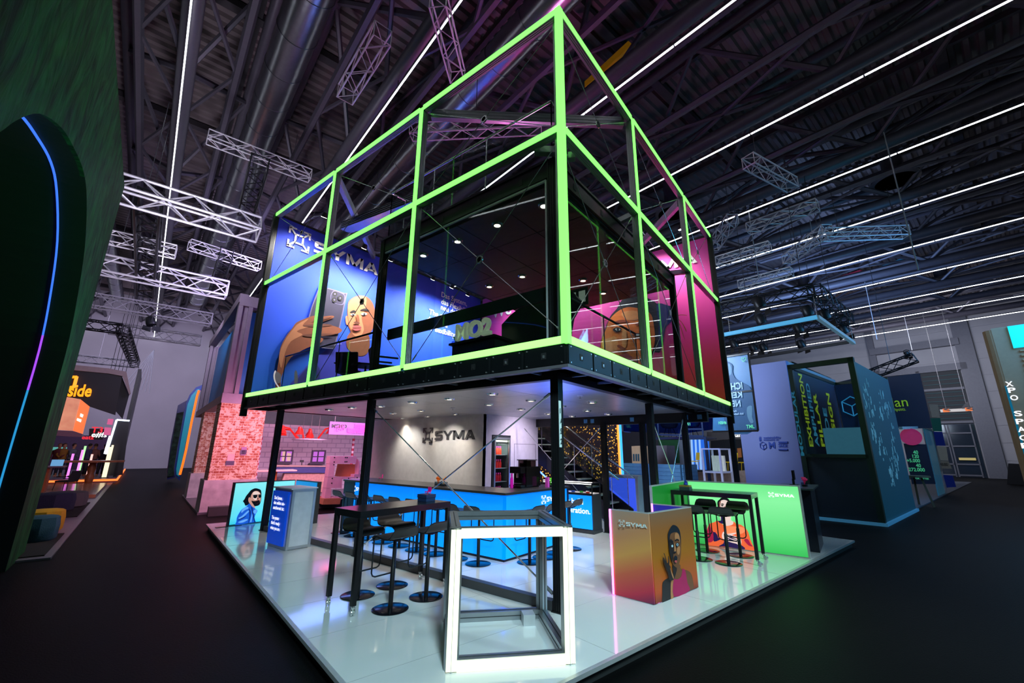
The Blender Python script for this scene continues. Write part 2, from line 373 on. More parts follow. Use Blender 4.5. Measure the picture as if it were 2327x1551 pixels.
for k in range(2):
    a = Vr+.2+k*1.55
    for zz in (0, .9, 2.4, 3.5): mb.box(53.7, 53.8, a, a+1.45, zz, zz+.12)
    for vv in (a, a+1.38): mb.box(53.7, 53.8, vv, vv+.09, -.1, 4.3)
struct('door_1', mb, greysteel)
mb = MB(HM); mb.box(53.8, 53.85, Vr, Vr+3.3, -.1, 4.3); struct('window_2', mb, mat('dark_door_glass', (.02, .03, .045), .1))
mb = MB(HM); mb.box(53.6, 53.66, Vr+.4, Vr+1.4, 1.3, 1.5); struct('trim_4', mb, glow('warm_corridor_light', 'b9a96a', .7))
t = thing('exit_sign', 'white and orange hanging sign with arrows and the number 4 over the hall doors', 'sign', onU(*US(700, 790), 45))
mb = MB(); rectU(mb, 45, US(583, 795), US(800, 765), .12); build('sign_panel', mb, glow('white_sign_face', 'b9b4b0', .8), t)
for a, b in (((600, 794), (640, 768)), ((758, 786), (802, 760))):
    mb = MB(); rectU(mb, 44.87, US(*a), US(*b), .03); build('orange_field', mb, glow('orange_sign_field', 'e0702a', .9), t)
mb = MB()
for a_ in (620, 770): q = onU(*US(a_, 770), 44.9); mb.tube([q, V3((q.x, q.y, 12.4))], .02, 4)
build('hanging_wire', mb, steel, t)
mb = MB(); p = onU(*US(736, 786), 44.85); text(mb, '4', p, -hv, UP, .62, bold=.03); 
for a in ((606, 790), (766, 783)): text(mb, '<', onU(*US(*a), 44.8), -hv, UP, .3, bold=.03, width=.35)
build('lettering', mb, [mat('sign_ink', (.02, .02, .02), .5)], t)
# ================================================================== TWO-STOREY BOOTH
BX, BY = 4.055, 2.394
XS = [BX, BX+2.626, BX+5.784, BX+8.30]; YS = [BY, BY+3, BY+6, BY+9]
Z0, Z1, Z2 = 2.953, 5.855, 7.85
CX, CY = 4.45, 2.80            # column lines
# stage slab (hall axes)
stagem = mat('glossy_white_stage_floor', (.74, .76, .79), .11, noise=.03, ns=.7, coat=.4)
t = thing('booth_platform', 'low glossy white exhibition floor with a grey edge under the two storey booth', 'platform', hz(6.4, 7.6, -.12), HA)
mb = MB(HM); mb.box(1.47, 11.33, 2.63, 12.6, -.03, 0); build('floor_panel', mb, stagem, t)
mb = MB(HM)
for a in ((1.43, 1.47, 2.59, 12.63), (11.33, 11.37, 2.59, 12.63), (1.47, 11.33, 2.59, 2.63), (1.47, 11.33, 12.6, 12.64)): mb.box(*a, -.03, .004)
build('edge_profile', mb, aluwhite, t)
mb = MB(HM); mb.box(1.48, 11.32, 2.64, 12.59, -.12, -.03); build('edge_skirt', mb, mat('charcoal_skirt', (.02, .022, .024), .5), t)
mb = MB(HM)
for k in range(1, 5): mb.box(1.47+k*1.97, 1.474+k*1.97, 2.63, 12.6, -.01, .0012)
for k in range(1, 10): mb.box(1.47, 11.33, 2.63+k, 2.634+k, -.01, .0012)
build('panel_joint', mb, mat('joint_grey', (.35, .36, .38), .4), t)
# ---- green light frame
F = thing('cube_structure', 'tall open cube frame of green glowing light beams round the upper storey', 'light frame', (BX, BY, 2.6))
green_hot = glow('bright_green_led_diffuser', (.24, 1, .15), 2.6)
def fbeam(p, q, nrm, wdt=.085, name='light_beam', lit=green_led, d=.12, body=alu):
    p, q, n = V3(p), V3(q), V3(nrm); a = (q-p).normalized(); side = a.cross(n)
    mb = MB(); c = -n*(d/2+.012)
    mb.bar(p+c, q+c, wdt+.012, d, up=n)
    for s in (-1, 1):
        for e in (-.028, .0, .028): mb.bar(p+c+side*s*(wdt/2+.008)+n*e, q+c+side*s*(wdt/2+.008)+n*e, .01, .014, up=n)
    o = build(name, mb, body, F)
    if lit: m2 = MB(); m2.bar(p-n*.004, q-n*.004, wdt, .022, up=n); build('diffuser', m2, lit, o)
nL, nR = V3((-1, 0, 0)), V3((0, -1, 0))
for z in (Z0, Z1, Z2):
    for i in range(3):
        e = .05
        fbeam((BX, YS[i]+e, z), (BX, YS[i+1]-(e if i < 2 else 0), z), nL, lit=green_hot if z == Z0 else green_led); fbeam((XS[i]+e, BY, z), (XS[i+1]-(e if i < 2 else 0), BY, z), nR, lit=green_hot if z == Z0 else green_led)
for i in (1, 2):
    for za, zb in ((Z0+.045, Z1-.045), (Z1+.045, Z2-.045)):
        fbeam((BX, YS[i], za-.05), (BX, YS[i], zb+.05), nL); fbeam((XS[i], BY, za-.05), (XS[i], BY, zb+.05), nR)
mb = MB(); mb.box(BX-.012, BX+.075, BY-.012, BY+.075, Z0-.045, Z2+.045); o = build('corner_post', mb, green_led, F)
mb = MB(); mb.box(BX+.075, BX+.16, BY+.075, BY+.16, Z0-.045, Z2); build('inner_profile', mb, alu, o)
# black end posts with the banners
for q in ((BX+.03, YS[3]+.05), (XS[3]+.05, BY+.03)):
    mb = MB(); mb.box(q[0]-.06, q[0]+.06, q[1]-.06, q[1]+.06, Z0-.5, Z2+.05)
    for e in (-.03, 0, .03): mb.box(q[0]-.066, q[0]-.06, q[1]+e-.008, q[1]+e+.008, Z0-.5, Z2); mb.box(q[0]+e-.008, q[0]+e+.008, q[1]-.066, q[1]-.06, Z0-.5, Z2)
    build('end_post', mb, black, F)
def dbeam(p, q):
    p, q = V3(p), V3(q); mb = MB(); mb.bar(p, q, .1, .09); mb.bar(p-V3((0, 0, .1)), q-V3((0, 0, .1)), .1, .09)
    for dz in (-.05, .02, -.12): mb.bar(p+V3((0, 0, dz)), q+V3((0, 0, dz)), .112, .012)
    build('diagonal_beam', mb, alu, F)
dbeam((BX+.15, YS[1]-.12, Z2-.05), (XS[1]-.12, BY+.15, Z2-.05))
dbeam((BX+.15, YS[2]+.1, Z2-.05), (BX+3.0, YS[3]-.1, Z2-.05)); dbeam((XS[2]+.1, BY+.15, Z2-.05), (XS[3]-.1, BY+2.6, Z2-.05))
mb = MB(); mb.bar((BX+.15, BY+.55, Z1-.03), (BX+.42, BY+.22, Z1-.03), .1); mb.bar((BX+.42, BY+.22, Z1-.03), (BX+.15, BY+.1, Z1-.03), .1); mb.bar((BX+.42, BY+.5, Z1-.03), (BX+.6, BY+.15, Z1-.03), .1); build('corner_bracket', mb, alu, F)
mb = MB(); mb.bar((XS[2], BY+.1, Z1), (9.55, CY+.1, Z1-.05), .1); mb.bar((XS[1], BY+.1, Z1), (XS[1]+.3, CY+1, Z1), .1); build('tie_beam', mb, alu, F)
def xbrace(c4, root, rr=.006, ring=True, name='brace_rod'):
    c = sum((V3(p) for p in c4), V3())/4
    e = (V3(c4[0])-V3(c4[2])).cross(V3(c4[1])-V3(c4[3])).normalized()
    for p in c4:
        p = V3(p); d = (p-c).normalized(); mb = MB(); mb.tube([c+d*(.055 if ring else .02), p-d*.05], rr, 6)
        mb.tube([p-d*.14, p-d*.04], rr*2, 6); mb.tube([p-d*.05, p], rr*.9, 6); build(name, mb, steel, root)
    if ring:
        mb = MB(); mb.lathe(c-e*.01, [(.04, 0), (.062, 0), (.062, .02), (.04, .02), (.04, 0)], 20, ax=e); mb.lathe(c-e*.004, [(.018, 0), (.018, .01)], 8, ax=e)
        for p in c4: d = (V3(p)-c).normalized(); mb.bar(c+d*.03, c+d*.075, .012)
        build('brace_ring', mb, steel, root)
for i in range(3):
    for za, zb, ok in ((Z1+.1, Z2-.1, 1), (Z0+.1, Z1-.1, 0)):
        if ok or i < 2:
            a, b = YS[i]+.1, YS[i+1]-.1; xbrace([(BX+.1, a, za), (BX+.1, b, za), (BX+.1, b, zb), (BX+.1, a, zb)], F)
            a, b = XS[i]+.1, XS[i+1]-.1; xbrace([(a, BY+.1, za), (b, BY+.1, za), (b, BY+.1, zb), (a, BY+.1, zb)], F)
# ---- upper deck slab with panelled fascia, voids, white ceiling
D = thing('upper_deck', 'black steel deck carrying the upper storey, with panelled edge and white underside', 'deck', (BX, BY, 2.4))
fasm = mat('black_fascia_steel', (.010, .012, .014), .3, .5)
XE, YE = XS[3]+.1, YS[3]+.1
mb = MB(); mb.box(BX+.03, BX+.1, BY+.03, YE, 2.66, 2.90); mb.box(BX+.1, XE, BY+.03, BY+.1, 2.66, 2.90)
mb.box(XE-.1, XE, BY+.1, YE, 2.62, 2.9); mb.box(BX+.1, XE-.1, YE-.1, YE, 2.62, 2.9); build('edge_beam', mb, fasm, D)
mb = MB(); mb.box(BX+.12, 10.5, BY+.12, YE-.1, 2.78, 2.92); mb.box(10.5, XE-.1, BY+.12, 6.6, 2.78, 2.92); mb.box(11.8, XE-.1, 6.6, YE-.1, 2.78, 2.92); build('floor_slab', mb, blackm, D)
pan = [(.05, .62, 0), (.66, 1.16, 1), (1.2, 1.75, 1), (1.79, 2.4, 1), (2.44, 3.0, 1), (3.04, 3.9, 1), (3.94, 4.5, 1), (4.54, 5.3, 1), (5.34, 6.1, 1), (6.14, 6.9, 1), (6.94, 7.7, 1), (7.74, 8.25, 1), (8.29, 9.0, 0)]
for a, b, _ in pan:
    for side in (0, 1):
        if side and a > 8.2: continue
        mb = MB(); bb = min(b, 8.28) if side else b
        g = (lambda u0, u1, d0, d1, z0, z1, m=0: mb.box(BX+d0, BX+d1, BY+u0, BY+u1, z0, z1, m)) if not side else (lambda u0, u1, d0, d1, z0, z1, m=0: mb.box(BX+u0, BX+u1, BY+d0, BY+d1, z0, z1, m))
        g(a, bb, .012, .03, 2.67, 2.895)
        for z in (2.69, 2.875): g(bb-.045, bb-.03, .004, .012, z-.008, z+.008, 1); g(a+.03, a+.045, .004, .012, z-.008, z+.008, 1)
        mid = (a+bb)/2; g(mid-.035, mid+.035, .008, .012, 2.75, 2.83, 2)
        g(mid-.01, mid+.012, .002, .008, 2.765, 2.80, 1 if a < .7 or a > 8 or 3.5 < a < 4 else 2)
        build('fascia_panel', mb, [fasm, steel, blackm], D)
mb = MB()
mb.box(CX-.05, CX+.06, CY-.05, 10.9, 2.57, 2.66); mb.box(CX+.06, 10.25, CY-.05, CY+.06, 2.57, 2.66)
build('inner_beam', mb, black, D)
for k in range(11):
    y = 3.0+k*.75; mb = MB(); mb.bar((BX+.1, y, 2.65), (CX-.05, y, 2.65), .035, .03); build('cross_bar', mb, alu, D)
for k in range(10):
    x = 4.75+k*.72; mb = MB(); mb.bar((x, BY+.1, 2.65), (x, CY-.05, 2.65), .035, .03); build('cross_bar', mb, alu, D)
ceilm = mat('satin_white_ceiling_panel', (.50, .49, .50), .3, .35)
for i in range(5):
    for j in range(7):
        x0 = CX+.07+i*1.14; y0 = CY+.07+j*1.15; mb = MB(); mb.box(x0+.006, x0+1.134, y0+.006, y0+1.144, 2.60, 2.63); build('ceiling_panel', mb, ceilm, D)
mb = MB(); mb.box(CX+.07, 10.25, CY+.07, 10.95, 2.632, 2.64); build('ceiling_backing', mb, blackm, D)
bmb = MB(); bmb.box(10.25, 10.4, CY-.3, 8.5, 2.38, 2.6); bmb.box(10.25, 10.4, BY+.1, CY-.3, 2.38, 2.6); bm_ = build('rear_beam', bmb, black, D)
for y in (7.6, 6.4, 5.5, 5.3, 4.2, 2.9, 2.6): mb = MB(); mb.box(10.235, 10.25, y, y+.1, 2.44, 2.54); build('blue_connector', mb, mat('blue_connector', (.08, .3, .6), .3), bm_)
for a_ in ((BX, BX+.1, BY, YE), (BX+.1, XE, BY, BY+.1)): mb = MB(); mb.box(*a_, 2.625, 2.66); build('bottom_flange', mb, mat('grey_flange', (.16, .15, .17), .4, .4), D)
# columns: fluted black
def column(x, y, label, z1=2.57, z0=0):
    t = thing('steel_column', label, 'column', (x, y, z0), 0)
    mb = MB(); mb.box(x-.05, x+.05, y-.05, y+.05, z0, z1)
    for e in (-.045, -.015, .015, .045):
        for s in (-1, 1): mb.box(x+e-.008, x+e+.008, y+s*.05-.008, y+s*.05+.008, z0, z1); mb.box(x+s*.05-.008, x+s*.05+.008, y+e-.008, y+e+.008, z0, z1)
    build('shaft', mb, black, t); mb = MB(); mb.box(x-.075, x+.075, y-.075, y+.075, z0, z0+.012); build('base_plate', mb, black, t); return t
c1 = column(CX, CY, 'black fluted column at the near corner below the upper deck')
column(CX, 6.72, 'black fluted column behind the left bar table')
column(CX, 10.3, 'black fluted column beside the turquoise light wall')
column(7.70, 2.85, 'black fluted column rising behind the orange counter')
column(9.9, 2.90, 'black fluted column standing at the corner of the green light wall')
column(9.15, 4.5, 'black column beside the glass display case', 2.38)
column(9.85, 3.85, 'thin black column between the staircase and the orange counter', 2.38)
column(XS[3]+.02, BY+.06, 'black outer column under the right end of the deck', 2.62, -.12)
mb = MB(); mb.box(CX-.052, CX+.0, CY-.062, CY-.054, 1.75, 2.3); build('number_plate', mb, mat('pale_plate', (.6, .75, .75), .5), c1)
mb = MB()
for k, s in enumerate('1A52'): text(mb, s, (CX-.04, CY-.064, 2.15-k*.12), X, UP, .06, bold=.02)
build('number_lettering', mb, blackm, c1)
t = thing('cross_brace', 'pair of crossed steel tension rods between the two front left columns', 'brace', (CX, 4.76, .1))
xbrace([(CX, CY+.06, .14), (CX, 6.66, .14), (CX, 6.66, 2.42), (CX, CY+.06, 2.42)], t, .010, False, 'tension_rod')
t = thing('cross_brace', 'crossed steel tension rods above the right bar table', 'brace', (8.8, 2.88, .1))
xbrace([(7.77, 2.88, .14), (9.83, 2.9, .14), (9.83, 2.9, 2.42), (7.77, 2.88, 2.42)], t, .009, False, 'tension_rod')
t = thing('cross_brace', 'crossed steel tension rods in front of the staircase', 'brace', (9.2, 5.6, .1))
xbrace([(9.3, 4.6, .14), (9.3, 6.9, .14), (9.3, 6.9, 2.3), (9.3, 4.6, 2.3)], t, .008, False, 'tension_rod')
mb = MB(); mb.box(CX-.05, CX+.05, CY+.08, 6.64, 0.001, .1); solo('floor_beam', mb, mat('dark_grey_floor_beam', (.05, .05, .055), .4), 'dark grey beam lying on the white floor between the two front left columns', 'beam', bev=.004)
mb = MB(); mb.box(CX-.05, CX+.05, 6.80, 10.22, 0.001, .1); solo('floor_beam', mb, MATS['dark_grey_floor_beam'], 'dark grey floor beam running on from the middle left column to the far one', 'beam', bev=.004)
# downlights
dlm = glow('warm_downlight_lens', (1, .86, .62), 9)
def downlight(x, y, z, label, grp, power=14, lit=True, proto=[None]):
    t = thing('recessed_spotlight', label, 'spotlight', (x, y, z), 0, grp)
    mb = MB(); mb.lathe((x, y, z-.025), [(.05, .02), (.055, 0), (.085, 0), (.1, .025), (.05, .02)], 20); build('trim_ring', mb, steel, t, 'auto')
    mb = MB(); mb.lathe((x, y, z-.018), [(.052, 0), (.052, .012)], 16); build('lens', mb, dlm, t)
    lamp('spot_bulb', 'SPOT', (x, y, z-.03), (x, y, 0), power, (1, .87, .70), .04, spot=105, blend=.9)
dpx = [(865, 922), (937, 913), (1021, 905), (1119, 894), (1206, 909), (893, 938), (957, 932), (1111, 918), (1184, 929), (1246, 939), (914, 950), (971, 945), (1034, 940), (1276, 922), (1345, 913), (1300, 945), (1334, 932), (1382, 940), (748, 930), (800, 925)]
for k, (a, b) in enumerate(dpx):
    p = onZ(a, b, 2.6); downlight(p.x, p.y, 2.6, 'small round spotlight in the white ceiling under the deck', 'round spotlights in the white ceiling below the deck', 44)
for a, b in ((1029, 926), (1318, 898)):
    p = onZ(a, b, 2.6); t = thing('sprinkler_head', 'white sprinkler on the white ceiling, %s' % ('above the bar' if a < 1100 else 'right of the near column'), 'sprinkler', p)
    mb = MB(); mb.lathe(p-V3((0, 0, .012)), [(.05, 0), (.05, .012)], 14); build('rosette', mb, white, t); mb = MB(); mb.lathe(p-V3((0, 0, .05)), [(.018, 0), (.018, .004), (.006, .006), (.006, .04)], 10); build('nozzle', mb, steel, t)
# ---- banners
blueb = gradmat('blue_banner_fabric', [(0, '0a6fe0'), (.35, '0a4fe8'), (1, '2a3fd0')], (0, 0, 1), Z0, Z2, rough=.7)
pinkb = gradmat('magenta_banner_fabric', [(0, 'e85a10'), (.22, 'e83a4a'), (.45, 'e01e96'), (1, 'e85ab8')], (0, 0, 1), Z0, Z2, rough=.7)
YB, XB = YS[3], XS[3]
BA = thing('fabric_banner', 'huge blue fabric banner with a shaven-headed man holding up a phone', 'banner', (BX+4, YB, Z0))
mb = MB(); mb.box(BX+.1, XB-.06, YB, YB+.05, Z0-.05, Z2); build('fabric', mb, blueb, BA)
mb = MB(); mb.box(BX+.09, XB-.05, YB-.02, YB+.06, Z2, Z2+.06); build('top_rail', mb, black, BA)
skin = mat('print_skin_mid', '7a4024', .7); skinl = mat('print_skin_light', 'ab6e4a', .7); skind = mat('print_skin_dark', '5a2a18', .7)
skinx = mat('print_skin_deep', '2e1712', .7); hairb = mat('print_black_hair', '07070b', .7); lipm = mat('print_lip', 'b0484a', .7)
shirt = mat('print_indigo_shirt', '3a3ab8', .7); shirtd = mat('print_indigo_fold', '22227a', .7); phone = mat('print_phone_back', '241f3c', .7); phonel = mat('print_phone_rim', '5a5478', .7); wh = mat('print_white', 'f2f2f6', .7); eyew = mat('print_eye_white', 'd8dce8', .7); grn = mat('print_grey', '6a6a72', .7)
zq = (500, 400, 2.983)
P_ = Print(Y, YB, -1, .004)
P_.shape([(780,1140),(900,1120),(1010,1180),(1060,1320),(1040,1440),(500,1440),(560,1320),(640,1240)], shirt, z=zq)
P_.shape([(560,1330),(640,1270),(680,1330),(640,1440),(500,1440)], shirtd, z=zq)
P_.shape([(880,1060),(1000,1060),(1010,1180),(950,1220),(860,1160)], skin, z=zq)
P_.shape([(865,870),(890,830),(940,808),(1000,820),(1040,870),(1052,940),(1045,1010),(1020,1060),(985,1095),(940,1100),(900,1085),(880,1040),(865,990)], skin, z=zq)
P_.shape([(868,870),(895,830),(945,812),(990,820),(985,900),(960,960),(975,1040),(945,1090),(905,1075),(880,1020),(868,950)], skinl, z=zq)
P_.shape([(1046,960),(1062,970),(1060,1015),(1044,1030)], skin, z=zq); P_.shape([(850,955),(864,950),(868,1005),(854,1000)], skinl, z=zq)
P_.shape([(880,922),(905,908),(922,918),(900,926)], hairb, z=zq); P_.shape([(948,908),(985,896),(1015,912),(980,912)], hairb, z=zq)
P_.shape([(885,938),(902,930),(918,938),(900,945)], eyew, z=zq); P_.shape([(955,934),(978,925),(998,934),(976,942)], eyew, z=zq)
P_.shape([(897,933),(905,933),(905,943),(897,943)], hairb, z=zq); P_.shape([(973,929),(983,929),(983,940),(973,940)], hairb, z=zq)
P_.shape([(905,992),(925,985),(948,995),(930,1003)], skind, z=zq); P_.shape([(925,940),(940,945),(945,985),(930,985)], skin, z=zq)
P_.shape([(900,1020),(925,1010),(958,1020),(950,1040),(920,1047),(902,1038)], lipm, z=zq); P_.shape([(902,1026),(955,1026),(950,1030),(905,1031)], skind, z=zq)
P_.shape([(672,752),(690,745),(845,792),(858,815),(790,1120),(760,1170),(610,1130),(600,960)], phonel, z=zq)
P_.shape([(678,760),(692,752),(838,798),(850,815),(782,1120),(755,1160),(618,1120),(608,960)], phone, z=zq)
P_.shape([(752,800),(775,775),(835,795),(848,820),(838,865),(815,872),(760,855),(748,830)], phonel, z=zq); P_.shape([(756,802),(778,780),(830,798),(843,820),(834,860),(813,866),(764,850),(753,830)], phone, z=zq)
for cx_, cy_ in ((779, 798), (775, 838), (815, 826)): P_.shape([(cx_+16*math.cos(a*PI/4), cy_+17*math.sin(a*PI/4)) for a in range(8)], hairb, z=zq); P_.shape([(cx_+6*math.cos(a*PI/4), cy_+6*math.sin(a*PI/4)) for a in range(8)], phonel, z=zq)
P_.shape([(375,1440),(385,1330),(400,1230),(410,1160),(445,1090),(490,1030),(520,990),(590,960),(640,945),(700,950),(760,945),(770,958),(700,985),(660,1000),(750,1010),(815,1030),(825,1050),(790,1068),(700,1068),(660,1090),(700,1100),(680,1130),(600,1160),(540,1190),(480,1230),(440,1300),(415,1370),(408,1440)], skin, z=zq)
P_.shape([(400,1240),(412,1170),(450,1095),(500,1030),(530,1000),(600,965),(560,1010),(600,1020),(520,1050),(560,1075),(480,1120),(440,1200),(415,1300)], skinl, z=zq)
for a in ([(560,1012),(700,1000),(760,1012),(640,1022)], [(560,1075),(700,1066),(780,1072),(620,1090)], [(620,985),(700,975),(765,952),(700,962)]): P_.shape(a, skind, z=zq)
P_.shape([(366,1350),(375,1320),(412,1345),(412,1395),(380,1400)], grn, z=zq); P_.shape([(362,1345),(372,1318),(380,1322),(372,1350),(380,1395),(410,1438),(400,1440),(368,1390)], wh, z=zq); P_.shape([(505,1330),(520,1320),(528,1380),(515,1430),(505,1430)], grn, z=zq)
P_.build('printed_portrait', BA)
mb = MB(); a, b = onY(652, 563, YB), onY(700, 520, YB); p0 = onY(655, 555, YB); p1 = onY(860, 625, YB)
hgt = 1.22
logo(mb, (4.43, YB-.03, 7.07), X, UP, .61, 0, True); build('logo', mb, wh, BA)
mb = MB()
for s_, a_, b_ in (('Das System,', 1002.8, 673.5), ('das Flexibilität', 1002.4, 689.5), ('neu definiert.', 1001.5, 702.5), ('The system', 974.5, 713), ('designed', 970.5, 730), ('for flexibility.', 967, 746.5)):
    q = onY(a_, b_, YB-.02); text(mb, s_, q, X, UP, .2, bold=.012)
build('slogan', mb, wh, BA)
BP = thing('fabric_banner', "huge magenta and orange fabric banner with a woman's face", 'banner', (XB, BY+4, Z0))
mb = MB(); mb.box(XB, XB+.05, BY+.1, YB-.06, Z0-.05, Z2); build('fabric', mb, pinkb, BP)
mb = MB(); mb.box(XB-.02, XB+.06, BY+.09, YB-.05, Z2, Z2+.06); build('top_rail', mb, black, BP)
zc = (1280, 540, 4.8464)
oskin = mat('print_orange_skin', 'e8742c', .7); oskl = mat('print_orange_skin_light', 'f09a5e', .7); oskd = mat('print_orange_skin_shade', '9a3c1c', .7); dhair = mat('print_plum_hair', '1c1226', .7); navy = mat('print_navy_ribbon', '101a6a', .7)
P_ = Print(X, XB, -1, .004)
P_.shape([(415,1150),(440,1060),(475,960),(520,860),(590,780),(620,720),(690,640),(790,625),(920,660),(1000,700),(1060,740),(1180,750),(1240,800),(1240,880),(1180,920),(1120,1010),(1090,1180),(1060,1260),(1000,1260),(700,1290),(430,1230)], dhair, z=zc)
P_.shape([(1040,720),(1180,760),(1245,850),(1180,930),(1120,1010),(1090,1180),(1050,1200),(1050,950),(1030,820)], navy, z=zc)
P_.shape([(412,1200),(430,1110),(470,1010),(510,900),(600,810),(700,765),(800,770),(900,800),(970,850),(1000,980),(1010,1120),(980,1250),(900,1400),(700,1420),(480,1330)], oskin, z=zc)
P_.shape([(560,1080),(600,1130),(590,1230),(500,1260),(430,1190),(450,1120),(520,1100)], oskl, z=zc); P_.shape([(640,830),(760,800),(860,830),(820,900),(700,900)], oskl, z=zc); P_.shape([(650,1000),(690,990),(700,1180),(650,1200)], oskl, z=zc)
P_.shape([(545,945),(600,910),(680,905),(730,930),(680,930),(600,935)], oskd, z=zc); P_.shape([(790,960),(830,930),(880,950),(850,965)], oskd, z=zc)
P_.shape([(545,1010),(580,985),(630,990),(640,1015),(600,1035),(565,1030)], dhair, z=zc); P_.shape([(570,1005),(600,995),(630,1008),(600,1026)], eyew, z=zc); P_.shape([(590,998),(612,996),(612,1022),(592,1022)], dhair, z=zc)
P_.shape([(775,1070),(800,1050),(850,1055),(860,1075),(810,1090)], dhair, z=zc); P_.shape([(795,1068),(820,1058),(845,1068),(820,1080)], eyew, z=zc)
P_.shape([(590,1190),(620,1180),(680,1215),(700,1235),(640,1232)], oskd, z=zc); P_.shape([(600,1300),(680,1275),(760,1310),(740,1350),(650,1360),(600,1330)], lipm, z=zc)
for pts in ([(1235,865),(1290,845),(1357,850),(1357,856),(1290,852),(1235,872)], [(1240,880),(1300,920),(1350,1000),(1357,1030),(1350,1030),(1300,930),(1240,888)], [(1240,890),(1290,960),(1320,1060),(1340,1130),(1312,1060),(1285,970),(1238,898)], [(500,900),(450,920),(410,945),(410,940),(450,912),(500,892)]): P_.shape(pts, oskd, z=zc)
P_.build('printed_portrait', BP)
mb = MB(); logo(mb, (XB-.03, 5.7, 7.0), -Y, UP, .61, 0, True); build('logo', mb, wh, BP); mb = MB()
text(mb, 'We put', (XB-.02, onX(1118, 725, XB).y, onX(1118, 725, XB).z+.05), -Y, UP, .46, bold=.03); build('slogan', mb, wh, BP)
# banner floodlights on arms
flood = glow('floodlight_lens', (1, .93, .78), 22)
for k, (px, py, wh_) in enumerate([(737, 491, 'Y'), (828, 562, 'Y'), (888, 590, 'Y'), (984, 633, 'Y'), (1027, 652, 'Y'), (1063, 669, 'Y'), (1547, 519, 'X')]):
    if wh_ == 'Y': p = onY(px, py, YB-1.2); base = V3((p.x, YB, Z2)); tgt = V3((p.x+.1, YB, 5.6)); nm = 'blue'
    else: p = onX(px, py, XB-.7); base = V3((XB, p.y, Z2)); tgt = V3((XB, p.y, 4.4)); nm = 'magenta'
    p.z = min(p.z, Z2+.15)
    t = thing('arm_floodlight', ('%s floodlight from the left over the blue banner' % ordn[k]) if wh_ == 'Y' else 'floodlight over the magenta banner', 'floodlight', base, 0, 'floodlights on arms over the banners')
    mb = MB(); mb.tube([base+V3((0, 0, .05)), base+(p-base)*.5+V3((0, 0, .14)), p+V3((0, 0, .03))], .012, 6); build('arm', mb, aluwhite, t)
    d = (tgt-p).normalized(); mb = MB(); mb.lathe(p, [(.04, -.1), (.06, -.08), (.08, .02), (.075, .03)], 14, ax=d); build('housing', mb, blackm, t)
    mb = MB(); mb.lathe(p, [(.07, .031), (.07, .036)], 14, ax=d); build('lens', mb, flood, t)
    mid = V3(p); lamp('floodlight_bulb', 'SPOT', mid+d*.06, tgt, 560 if wh_ == 'Y' else 20, (1, .96, .9), .05, spot=120, blend=1)
for yy in (4.0, 6.5, 9.0):
    t = thing('arm_floodlight', 'floodlight over the magenta banner, hidden behind the glass room at %s' % {4.0: 'its right', 6.5: 'its middle', 9.0: 'its left'}[yy], 'floodlight', (XB, yy, Z2), 0, 'floodlights on arms over the banners'); p = V3((XB-1.1, yy, Z2+.2))
    mb = MB(); mb.tube([V3((XB, yy, Z2+.05)), p], .012, 6); build('arm', mb, aluwhite, t); d = V3((.5, 0, -1)).normalized()
    mb = MB(); mb.lathe(p, [(.04, -.1), (.06, -.08), (.08, .02), (.075, .03)], 14, ax=d); build('housing', mb, blackm, t)
    lamp('floodlight_bulb', 'SPOT', p+d*.06, (XB, yy, 4.4), 620, (1, .96, .9), .05, spot=120, blend=1)
# ================================================================== LOWER FLOOR
bluep = gradmat('backlit_blue_print', [(0, '0090ff'), (.5, '008cf8'), (1, '0078e8')], (0, 0, 1), .1, 1.0, emit=.95)
ctop = mat('dark_stone_worktop', (.03, .028, .03), .3)
lww = glow('white_lit_lettering', 'ffffff', 1.1)
# bar counter
t = thing('bar_counter', 'long corner bar counter with a glowing blue front and dark top', 'bar counter', (6.2, 6.5, 0))
mb = MB(); mb.box(5.72, 6.35, 4.64, 9.3, .03, 1.0); mb.box(6.35, 7.62, 4.64, 5.15, .03, 1.0); build('body', mb, blackm, t)
mb = MB()
for a, b in ((4.6, 6.9), (6.91, 8.92)): mb.box(5.68, 5.72, a, b, .04, 1.0)
mb.box(5.68, 7.62, 4.6, 4.64, .04, 1.0); build('lit_front', mb, bluep, t)
mb = MB(); mb.box(5.66, 5.72, 8.92, 9.34, 0, 1.0); build('end_panel', mb, mat('navy_end_panel', (.01, .018, .06), .35), t); mb = MB(); mb.box(7.62, 7.66, 4.58, 5.2, 0, 1.0); build('end_panel', mb, mat('navy_end_panel', (.01, .018, .06), .35), t)
mb = MB(); mb.prism([(5.64, 4.56, 1.0), (7.68, 4.56, 1.0), (7.68, 5.2, 1.0), (6.42, 5.2, 1.0), (6.42, 9.36, 1.0), (5.64, 9.36, 1.0)], (0, 0, .04)); build('worktop', mb, ctop, t, bev=.004)
mb = MB(); mb.box(5.70, 7.6, 4.62, 4.66, 0, .04); mb.box(5.70, 5.74, 4.66, 9.3, 0, .04); build('plinth', mb, black, t)
mb = MB(); logo(mb, (5.675, onX(800, 1124, 5.68).y, .80), -Y, UP, .12, lift=.004, wordw=3.0); logo(mb, (onY(1230, 1150, 4.6).x, 4.595, .78), X, UP, .14, lift=.004, wordw=3.0); build('logo', mb, lww, t)
